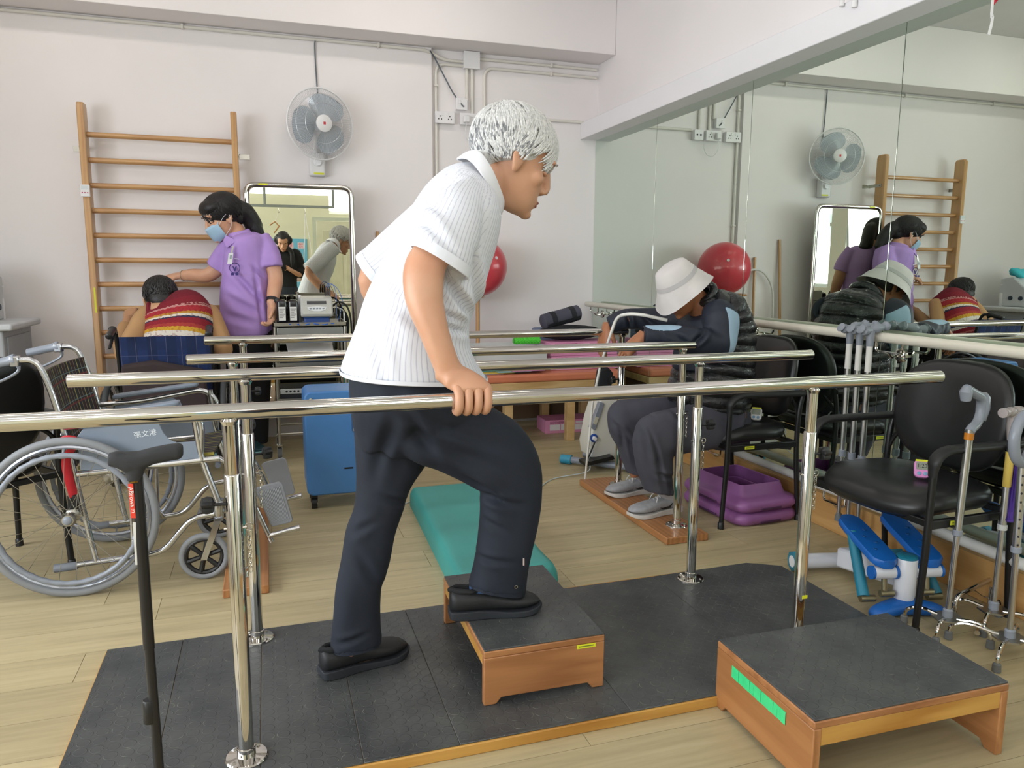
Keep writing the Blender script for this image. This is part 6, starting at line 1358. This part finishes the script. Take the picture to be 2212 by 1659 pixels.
# ================================================================ the photographer, seen only in the standing mirror
hp_ = Head((.02, -.22, 1.585), (-.05, .80, -.58), (0, .58, .80), 1.0)
body, fing = MB(), MB(); hp_.build(body, .9)
body.loft(rings_of(limb([hp_.p(-.03, 0, -.05), hp_.p(-.045, 0, -.10), (.02, -.32, 1.42)], [.048, .05, .06])))
body.loft(rings_of(limb([(.02, -.32, 1.42), (.02, -.33, 1.30), (.02, -.32, 1.10), (.02, -.33, .90)], [.13, .145, .125, .15], flat=.65)))
eL = [V((-.15, -.32, 1.40)), V((-.21, -.36, 1.20)), V((-.19, -.28, 1.13)), V((-.09, -.13, 1.19))]; eR = [V((.19, -.32, 1.40)), V((.25, -.36, 1.20)), V((.22, -.28, 1.13)), V((.11, -.13, 1.19))]
for e in (eL, eR): body.loft(rings_of(limb(e, [.045, .040, .036, .026])))
hand(body, fing, eL[-1], (.35, .5, .25), (.9, -.2, -.3), (.1, .2, .9), .9, (30, 40, 30)); hand(body, fing, eR[-1], (-.35, .5, .25), (-.9, -.2, -.3), (-.1, .2, .9), .9, (30, 40, 30))
for x in (-.07, .11): body.loft(rings_of(limb([(x, -.33, .88), (x, -.32, .5), (x, -.33, .08)], [.095, .065, .04])))
pho = person('photographer with long black hair in dark clothes holding a camera, seen in the standing mirror', (.02, -.32, 0), body, .007, SK3, [hp_], fing)
hp_.features(pho, '#1f1a18')
cloth('dark_top', [limb([(.02, -.32, 1.455), (.02, -.325, 1.36), (.02, -.33, 1.22), (.02, -.33, 1.0), (.02, -.335, .80)], [.10, .185, .18, .165, .19], flat=.65), limb([eL[0]+V((.04, 0, .01)), *eL[:2], eL[2]], [.08, .075, .07, .065]), limb([eR[0]+V((-.04, 0, .01)), *eR[:2], eR[2]], [.08, .075, .07, .065])], .009, mat('dark_top_cloth', '#1d1e22', .9), pho, 3)
cloth('trousers', [limb([(.02, -.33, .95), (.02, -.33, .80)], [.175, .18], flat=.7), limb([(-.07, -.33, .85), (-.07, -.32, .5), (-.07, -.33, .09)], [.11, .085, .07]), limb([(.11, -.33, .85), (.11, -.32, .5), (.11, -.33, .09)], [.11, .085, .07])], .01, mat('denim_dark', '#2a323d', .9), pho, 3)
shoe(pho, (-.07, -.38, .001), (-.03, .25, 0), .24, SHU, SHS); shoe(pho, (.11, -.38, .001), (.03, .25, 0), .24, SHU, SHS)
hm = MB(); hair_cap(hm, hp_, True, 1.06)
for s in (-1, 1): hm.tube(cat([hp_.p(.0, s*.06, .09), hp_.p(-.01, s*.092, .0), V((.02+s*.095, -.24, 1.46)), V((.02+s*.11, -.235, 1.32)), V((.02+s*.105, -.22, 1.22))], 4), [.03]*4+[.036]*9+[.03, .024, .016, .008], 12)
hm.tube(cat([hp_.p(-.09, 0, .03), V((.02, -.38, 1.50)), V((.02, -.46, 1.36)), V((.02, -.47, 1.2))], 4), [.07]*4+[.085]*5+[.07, .05, .03, .02], 14)
link('hair', bake(hm, .008, 3), HB, pho)
cm = thing('camera_body', 'small black camera held by the photographer', 'camera', (0, -.06, 1.19))
obj('body', MB().box(-.05, .05, -.075, -.035, 1.19, 1.258), BLACKP, cm, bevel=.006); obj('lens_barrel', MB().lathe([(.024, 0), (.024, .012), (.020, .0125), (.020, .004)], (0, -.036, CH), (0, 1, 0), 24), BLACKP, cm); obj('screen', MB().box(-.036, .036, -.0765, -.075, 1.197, 1.25), mat('dark_display'), cm)
# ---------------------------------------------------------------- walking aids
def quad_cane(label, foot, top, hdir, grip_m, holes=False, tag_m=None, collar_z=.30, splay=.10, kind=0):
    foot, top = V(foot), V(top); t = thing('quad_cane', label, 'cane', (foot.x, foot.y, 0)); d = (top-foot).normalized(); h = V(hdir).normalized()
    def P(z): return foot+d*z
    L = (top-foot).length
    obj('lower_tube', MB().cyl(P(.03), P(collar_z+.05), .0095, n=14), ALU, t); s = obj('shaft', MB().cyl(P(collar_z), P(L-.10), .0125, n=16), ALU, t)
    obj('lock_ring', MB().lathe([(.0128, 0), (.0155, .002), (.0155, .018), (.0128, .02)], P(collar_z-.008), d, 16), GREYP if not tag_m else mat('pale_ring', '#b9bab8', .4), s)
    if tag_m: obj('paper_tag', MB().lathe([(.0128, 0), (.0134, .001), (.0134, .12), (.0128, .121)], P(L-.26), d, 16), tag_m, s)
    if holes:
        m = MB(); s_ = d.cross(V((0, 0, 1))).normalized() if abs(d.z) < .99 else V((-.75, -.66, 0))
        for k in range(9): m.ell(P(collar_z+.02+.028*k)+V((-.62, -.78, 0))*.0122, .003, .003, .004, n=8, k=6)
        obj('adjust_holes', m, BLACKINK, s)
    if kind == 0:      # offset grip: neck, upright block, slanting grip with knob
        q = [P(L-.11), P(L-.10)+h*.01, P(L-.085)+h*.05, P(L-.04)+h*.065, P(L+.0)+h*.055, P(L+.018)+h*.0, P(L+.035)-h*.045, P(L+.038)-h*.056]
        g = obj('handle', MB().tube(fillet(q, .02), .0155, 14), grip_m, t)
        obj('grip_pad', MB().tube([P(L-.078)+h*.066, P(L-.04)+h*.074, P(L+.0)+h*.07, P(L+.012)+h*.066], [.016, .021, .020, .012], 14), grip_m, g); obj('grip_knob', MB().tube([P(L+.045)-h*.052, P(L+.028)-h*.056, P(L-.0)-h*.052], [.013, .020, .015], 14), grip_m, g)
        obj('orange_band', MB().lathe([(.0128, 0), (.0145, .001), (.0145, .022), (.0128, .023)], P(L-.135), d, 16), mat('orange_band', '#c17718', .4), s)
    elif kind == 1:    # T grip
        g = obj('handle', MB().tube(cat([P(L)-h*.075, P(L)-h*.07, P(L)-h*.04, P(L)+h*.0, P(L)+h*.045], 4), [.010, .0165, .016, .0145]*4+[.012], 14).tube([P(L-.10), P(L-.05), P(L)], [.0135, .019, .018], 14), grip_m, t)
    else:              # closed loop grip
        lp = [P(L-.10), P(L-.07)-h*.045, P(L-.01)-h*.06, P(L+.045)-h*.03, P(L+.055)+h*.02, P(L+.01)+h*.055, P(L-.06)+h*.04]
        g = obj('handle', MB().tube([c for c in cat(lp+[lp[0]], 4)][:-1], .016, 12, closed=True), grip_m, t)
    b = obj('base_plate', MB().prism([foot+V((math.cos(a)*.055, math.sin(a)*.045, .0)) for a in [2*math.pi*k/6+.3 for k in range(6)]], (0, 0, .006)), STEEL, t)
    obj('socket', MB().lathe([(.016, 0), (.016, .03), (.012, .034)], foot, d, 14), GREYP, b)
    for k, a in enumerate((.5, 2.1, 3.6, 5.2)):
        u = V((math.cos(a), math.sin(a), 0)); r = splay*(1.25 if k % 2 else 1)
        lg = obj('leg', MB().tube(cat([foot+u*.03+V((0, 0, .004)), foot+u*r*.7+V((0, 0, .012)), foot+u*r+V((0, 0, -.01)), V((foot.x+u.x*r*1.05, foot.y+u.y*r*1.05, .02))], 5), .006, 8), CHROME, t)
        obj('rubber_tip', MB().lathe([(.0, .0), (.0135, .0), (.012, .024), (.008, .028)], (foot.x+u.x*r*1.05, foot.y+u.y*r*1.05, .001), n=12), mat('grey_rubber', '#6c6f70', .7), lg)
    return t
f1 = atz(2046, 1335, .06)
quad_cane('silver quad cane with grey offset handle and orange band, leftmost of the canes at right', f1, at(2103, 862, f1.y), (.85, .25, 0), GREYP)
f2 = V((2.42, 1.80, .06)); quad_cane('silver quad cane with a yellow paper tag and beige T handle beside the purple cloth', (2.36, 1.83, .06), at(2192, 888, 1.83), (.9, .2, 0), mat('beige_grip', '#a39a98', .4), tag_m=mat('yellow_paper', '#c2a84e', .6), kind=1)
quad_cane('silver quad cane with a looped grey handle and adjustment holes, at the right frame edge', (2.225, 1.66, .06), at(2214, 935, 1.66), (.9, .2, 0), GREYP, holes=True, kind=2, splay=.13)
# chrome folding frame legs of a walker among the canes
wk = thing('walker_frame', 'chrome bent tube legs standing between the canes at lower right', 'walker', atz(2125, 1350, .02))
a, b, c = at(2062, 1318, 1.90), at(2066, 1288, 1.90), at(2146, 1248, 1.98)
obj('front_leg', MB().tube(fillet([(a.x, a.y, .02), b, c], .03), .0085, 10), CHROME, wk); obj('rear_leg', MB().tube(fillet([c, at(2135, 1330, 1.92), at(2118, 1352, 1.84), (at(2110, 1375, 1.78).x, 1.78, .02)], .03), .0085, 10), CHROME, wk)
obj('rubber_tip', MB().cyl((a.x, a.y, .001), (a.x, a.y, .03), .013, .011), RUBBER, wk); obj('brace_wire', MB().tube(cat([at(2105, 1275, 1.94), at(2130, 1290, 1.95), at(2170, 1293, 1.97)], 5), .002, 6), STEEL, wk)
# purple cloth hanging behind the canes
pc = MB(); rr_ = []
for i in range(9):
    u = i/8; y = 985+140*u; x0, x1 = 2188-14*u, 2240; pts = [at(x0+(x1-x0)*j/10, y, 1.815+.012*math.sin(j*1.7+u*2)) for j in range(11)]
    rr_.append(pts+[p+V((0, .006, 0)) for p in reversed(pts)])
pcl = thing('purple_cloth', 'purple cloth hanging from the chair arm behind the canes', 'cloth', at(2200, 1125, 1.815)); obj('cloth', pc.loft(rr_), mat('purple_cloth', '#4a2f86', .85, bump=.3, bs=60), pcl)
obj('hem', MB().tube([at(2174+66*j/10, 1125, 1.815+.012*math.sin(j*1.7+2)) for j in range(11)], .006, 6), mat('purple_cloth'), pcl)
# elbow crutches hooked over the handrail
for i, (yy, lab) in enumerate(((2.665, 'grey handled crutch hooked on the cream handrail, farthest of the three'), (2.607, 'grey handled crutch hooked on the cream handrail, middle one'), (2.548, 'grey handled crutch hooked on the cream handrail, nearest the camera'))):
    t = thing('crutch', lab, 'crutch', (2.415, yy, .12), group='crutches on the handrail')
    x0 = 2.418
    obj('shaft', MB().cyl((x0, yy, .94), (x0+.004, yy, .40), .0125, n=14), ALU, t); obj('lower_tube', MB().cyl((x0+.004, yy, .44), (x0+.01, yy, .14), .0095, n=14), ALU, t)
    obj('lock_ring', MB().cyl((x0+.0035, yy, .435), (x0+.0037, yy, .405), .016, n=14), GREYP, t); obj('label', MB().lathe([(.0128, 0), (.0131, 0), (.0131, .11), (.0128, .11)], (x0, yy, .80), n=14), mat('paper_white'), t)
    obj('handle', MB().tube(cat([(x0-.055, yy, .985), (x0-.045, yy, .98), (x0-.02, yy, .975), (x0+.03, yy, .985), (x0+.075, yy, .992), (x0+.09, yy, .998)], 4), [.012, .020, .021, .017, .0155]*4+[.014], 14).tube([(x0, yy, .91), (x0, yy, .975)], [.0145, .018], 14), GREYP, t)
    obj('rubber_tip', MB().lathe([(0, 0), (.017, 0), (.016, .02), (.011, .035)], (x0+.01, yy, .105), n=14), mat('grey_rubber'), t)
# black cane in the foreground
bc_ = thing('walking_cane', 'black cane with a rounded handle and red label in the left foreground', 'cane', (-.27, 1.63, 0)); YC = 1.69
pf = V((at(347, 1690, 1.655).x, 1.655, .012)); pn_ = at(300, 1030, YC)
obj('shaft', MB().cyl(at(296, 1030, YC), at(322, 1400, YC-.015), .0118, n=18), mat('cane_black', '#19181a', .3), bc_)
obj('lower_shaft', MB().cyl(at(321, 1385, YC-.014), pf, .0102, n=16), mat('cane_black'), bc_)
obj('collar', MB().lathe([(.0118, 0), (.0135, .002), (.0135, .05), (.0118, .052)], at(325, 1560, YC-.022), (at(296, 1030, YC)-pf), 18), BLACKP, bc_)
obj('tip', MB().cyl((pf.x, pf.y, .001), (pf.x, pf.y, .04), .016, .013), RUBBER, bc_)
hp2 = [((234, 979), (234, 1006), .013), ((250, 975), (252, 1010), .016), ((272, 976), (276, 1022), .018), ((300, 974), (302, 1016), .018), ((330, 966), (333, 1002), .017), ((360, 960), (362, 996), .016), ((385, 957), (387, 992), .015), ((395, 960), (396, 985), .011)]
m = MB(); m.loft([ring((at(*a, YC)+at(*b, YC))/2, (at(*b, YC)-at(*a, YC))/2, V((0, w, 0)), 22, 2.6) for a, b, w in hp2])
m.loft([ring((at(*a, YC)+at(*b, YC))/2, (at(*b, YC)-at(*a, YC))/2, V((0, w, 0)), 22, 2.3) for a, b, w in (((262, 998), (330, 995), .017), ((268, 1015), (316, 1008), .016), ((273, 1032), (308, 1030), .0145), ((276, 1040), (308, 1038), .013))])
hd_me = bake(m, .003, 3); link('handle', hd_me, mat('cane_grip', '#2b2c2f', .7, bump=.25, bs=500), bc_)
obj('brass_ring', MB().lathe([(.0125, 0), (.0135, .001), (.0135, .006), (.0125, .007)], at(293, 1041, YC), (at(296, 1030, YC)-pf), 18), mat('brass', '#8a6a30', .3, 1), bc_)
def on_shaft(px0, py0, px1, py1, dx, col, nm):
    q = [at(px0-dx, py0, YC-.0125), at(px0+dx, py0, YC-.0125), at(px1+dx, py1, YC-.0125), at(px1-dx, py1, YC-.0125)]; return obj(nm, MB().prism(q, (0, -.0008, 0)), col, bc_)
on_shaft(282, 1045, 288, 1119, 5.5, mat('label_red', '#e0432f', .5), 'red_label'); on_shaft(291, 1128, 297, 1220, 4.5, mat('paper_white'), 'white_label')
text('label_print', 'ABrowa m', .013, mat('label_white_ink', '#f2e8e2', .6, var=0), at(285, 1080, YC-.0138), frame((0.05, 0, -1), (.99, 0, .05), (0, -1, 0)), bc_, .0002)
# ---------------------------------------------------------------- blue and white stepper under the near chair
SO = V((2.145, 1.985, 0)); stp = thing('mini_stepper', 'blue and white mini stepper under the vinyl chair at right', 'stepper', SO, R(-13))
BLUE = mat('stepper_blue', '#1461b4', .4, var=.04); SWH = mat('stepper_white', '#d6d8de', .3, var=.02); TEL = mat('stepper_teal', '#217a92', .4)
m = MB(); rows = []
for x, y, w, h in ((-.145, -.006, .016, .02), (-.13, -.004, .03, .036), (-.09, .004, .038, .048), (-.04, .014, .043, .056), (0, .02, .047, .062), (.04, .014, .043, .056), (.09, .004, .038, .048), (.13, -.004, .03, .036), (.145, -.006, .016, .02)): rows.append([V((x, y+math.cos(a)*w, max(.001, h/2+math.copysign(abs(math.sin(a))**.8, math.sin(a))*h/2))) for a in [2*math.pi*k/16 for k in range(16)]])
obj('front_foot', m.loft(rows), BLUE, stp, subs=1, ang=80)
obj('post', MB().lathe([(.034, .055), (.037, .07), (.037, .205), (.034, .21)], (0, .03, 0), n=28), SWH, stp); obj('post_cap', MB().lathe([(.036, .205), (.036, .214), (.03, .218), (0, .219)], (0, .03, 0), n=28), TEL, stp)
obj('main_beam', MB().prism([(-.03, .05, .09), (.03, .05, .09), (.07, .38, .03), (-.07, .38, .03)], (0, 0, .085)), SWH, stp, bevel=.01)
tb_ = obj('rear_tube', MB().cyl((-.20, .42, .043), (.20, .42, .043), .031, n=24), SWH, stp)
for s in (-1, 1): obj('end_cap', MB().cyl((s*.19, .42, .043), (s*.235, .42, .043), .042, n=8), TEL, tb_); obj('cap_plug', MB().cyl((s*.234, .42, .043), (s*.2365, .42, .043), .024, n=18), WPLAS, tb_)
for s in (-1, 1):
    a = obj('side_arm', MB().cyl((s*.03, .03, .155), (s*.125, .03, .155), .024, n=22), SWH, stp); obj('arm_cap', MB().cyl((s*.124, .03, .155), (s*.134, .03, .155), .0245, n=22), BLUE, a); obj('arm_ring', MB().cyl((s*.036, .03, .155), (s*.046, .03, .155), .0265, n=22), BLUE, a)
    obj('hydraulic_rod', MB().cyl((s*.08, .03, .135), (s*.08, .02, .085), .010, n=12).cyl((s*.05, .015, .08), (s*.10, .015, .08), .012, n=12), mat('dull_metal', '#8d8468', .4, .8), a)
    pr_ = [(-.0, -.045), (.02, -.05), (.20, -.05), (.255, -.045), (.28, -.02), (.28, .02), (.255, .045), (.20, .05), (.02, .05), (0, .045), (-.02, .02), (-.02, -.02)]
    z0_ = lambda y: .205+.30*y*(.8 if s < 0 else .9); rows = [[V((s*.085+x*sc, .02+y, z0_(y)+dz)) for y, x in pr_] for dz, sc in ((-.022, .8), (-.016, .97), (0, 1.0), (.008, .9), (.009, .2))]
    pd = obj('pedal', MB().loft(rows), BLUE, stp, bevel=.004); 
    m = MB()
    for k in range(4): m.ell((s*.085+(.012 if k % 2 else -.012), .07+.04*k, z0_(.05+.04*k)+.010), .006, .009, .003, n=10, k=6)
    obj('pedal_studs', m, mat('stepper_blue_dark', '#1c548f', .5), pd)
    obj('hydraulic_cylinder', MB().cyl((s*.115, .20, .245), (s*.14, .05, .055), .019, .021, n=18), TEL, stp); obj('cylinder_foot', MB().cyl((s*.155, .045, .05), (s*.10, .045, .05), .013, n=14), mat('dull_metal'), stp)
# ---------------------------------------------------------------- left: machine cart at the frame edge (and in the wall mirror)
lc = thing('machine_cart', 'grey machine cart at the left edge beside the wall bars', 'cart', (-1.72, 5.2, 0)); GM = mat('cart_grey', '#a9adb1', .45, var=.02)
obj('cabinet', MB().box(-2.0, -1.43, 4.95, 5.5, .12, .86), GM, lc, bevel=.01); obj('top_slab', MB().box(-2.05, -1.375, 4.92, 5.52, .86, .90), mat('cart_top', '#c3c7ca', .4), lc, bevel=.012)
for x in (-1.94, -1.5):
    for y in (5.02, 5.43): obj('caster', MB().cyl((x-.015, y, .045), (x+.015, y, .045), .045, n=18).box(x-.02, x+.02, y-.012, y+.012, .05, .12), BLACKP, lc)
obj('drawer', MB().box(-1.97, -1.46, 4.94, 4.951, .5, .82).box(-1.432, -1.421, 5.0, 5.45, .5, .82), mat('cart_panel', '#9ba0a5', .45), lc, bevel=.004)
em_ = thing('ultrasound_machine', 'grey sloped machine with dark knobs on top of the cart', 'machine', (-1.75, 5.2, .90))
obj('case', MB().prism([(-1.98, 5.1, .9005), (-1.98, 5.42, .9005), (-1.98, 5.42, 1.16), (-1.98, 5.3, 1.18), (-1.98, 5.1, 1.02)], (.44, 0, 0)), mat('machine_pale', '#c9cdd0', .4), em_, bevel=.01)
m = MB()
for k in range(4): m.lathe([(.022, 0), (.02, .014), (.0, .015)], (-1.92+.10*k, 5.18, 1.085), (0, -.62, .78), 14)
obj('knobs', m, mat('knob_navy', '#27384a', .4), em_); m = MB()
for k in range(2): m.lathe([(.02, 0), (.018, .012), (.0, .013)], (-1.54, 5.2+.1*k, .98), (1, 0, 0), 14)
obj('side_dials', m, mat('knob_navy'), em_)
bt_ = thing('pump_bottle', 'white pump bottle on the machine cart', 'bottle', (-1.47, 5.38, .9)); obj('body', MB().lathe([(0, 0), (.032, 0), (.034, .01), (.034, .12), (.02, .15), (.012, .155)], (-1.57, 5.40, .9005), n=18), WPLAS, bt_); obj('pump', MB().lathe([(.012, .155), (.012, .18), (.005, .185), (.005, .2), (0, .2)], (-1.57, 5.40, .9), n=12).box(-1.575, -1.53, 5.394, 5.406, 1.095, 1.107), WPLAS, bt_)
for nm, x, c in (('yellow', -1.86, '#c9d62c'), ('turquoise', -1.66, '#44bcc9')):
    w_ = MB(); g = random.Random(len(nm))
    for k in range(7): w_.ell((x+g.uniform(-.08, .08), 5.34+g.uniform(-.04, .04), 1.20+g.uniform(0, .03)), .07, .05, .03, Euler((g.uniform(-.6, .6), g.uniform(-.6, .6), g.uniform(0, 3))).to_matrix(), 14, 8)
    o = link('cloth_bundle', bake(w_, .008, 2), mat('bundle_'+nm, c, .8, bump=.4, bs=50), None, org=V((x, 5.34, 1.165)), label='%s cloth bundle on top of the machine on the cart' % nm, cat='cloth')
# ---------------------------------------------------------------- behind the camera, seen in the standing mirror
nb = thing('notice_board', 'sky blue notice board with photographs on the rear wall', 'board', (-.08, YF, .68)); 
obj('board', MB().box(-.52, .36, YF+.004, YF+.02, .68, 1.70), mat('board_blue', '#6cb6d6', .7, var=.03), nb, bevel=.003)
g = random.Random(9); PH = [mat('photo_%d' % k, c, .4, var=.5, vs=14) for k, c in enumerate(('#7d6a5c', '#8d8f7a', '#596875', '#a08d84'))]
for k, (x, z) in enumerate(((.24, 1.32), (.12, 1.20), (-.02, 1.36), (.20, 1.04), (.10, .90), (.18, .78), (-.14, 1.12), (-.28, 1.3), (-.36, 1.02), (-.24, .86))):
    w, h = (.085, .12) if k < 3 else (.12, .085); p = obj('photo_print', MB().box(x-w/2-.008, x+w/2+.008, YF+.0205, YF+.022, z-h/2-.008, z+h/2+.008), WCARD, nb); obj('picture', MB().box(x-w/2, x+w/2, YF+.0221, YF+.0227, z-h/2, z+h/2), PH[k % 4], p)
for k, ch in enumerate('活動  '): x = .26-.17*k; obj('letter_card', MB().box(x-.05, x+.05, YF+.0205, YF+.022, 1.54, 1.64), mat('card_pink', '#e6c9cf', .6), nb); ch == ' ' or text('letter', ch, .075, mat('letter_red', '#b8465c', .6, var=0), (x, YF+.0225, 1.59), (R(90), 0, R(180)), nb, .0004)
yb_ = obj('yellow_sheet', MB().box(-.66, -.545, YF+.004, YF+.008, 1.35, 1.72), mat('sheet_yellow', '#d8d24a', .7), label='yellow sheet on the rear wall beside the blue notice board', cat='poster')
sf = thing('suspension_frame', 'grey steel suspension frame hung below the rear beam with hooks', 'frame', (.0, -1.75, 2.1)); GT = mat('frame_grey', '#8c9492', .45, .4)
obj('rail', MB().box(-1.3, .80, -1.77, -1.73, 2.16, 2.20), GT, sf, bevel=.003)
for x in (-1.28, -.26, .78): obj('hanger', MB().box(x-.02, x+.02, -1.77, -1.73, 2.20, 2.621), GT, sf, bevel=.003)
for x in (-.62, -.06, .34): h = obj('hook', MB().tube(cat([(x, -1.75, 2.16), (x, -1.75, 2.11), (x+.012, -1.75, 2.09), (x, -1.75, 2.075), (x-.01, -1.75, 2.088)], 4), .005, 6), STEEL, sf)
for s in (0, 1): obj('sling_cord', MB().tube([(.34, -1.75, 2.08), (.32+.09*s, -1.76, 1.6), (.26+.22*s, -1.78, .9)], .006, 6), WPLAS, sf)
hg = thing('wooden_hanger', 'wooden bracket on a cord hanging from the suspension frame', 'hanger', (-.14, -1.75, 1.75)); obj('cord', MB().tube([(-.06, -1.75, 2.08), (-.12, -1.75, 1.93)], .003, 6), WPLAS, hg); obj('bracket', MB().tube(fillet([(-.20, -1.75, 1.88), (-.12, -1.75, 1.94), (-.06, -1.75, 1.87), (-.14, -1.75, 1.76)], .01), .011, 8), BEECHX, hg)
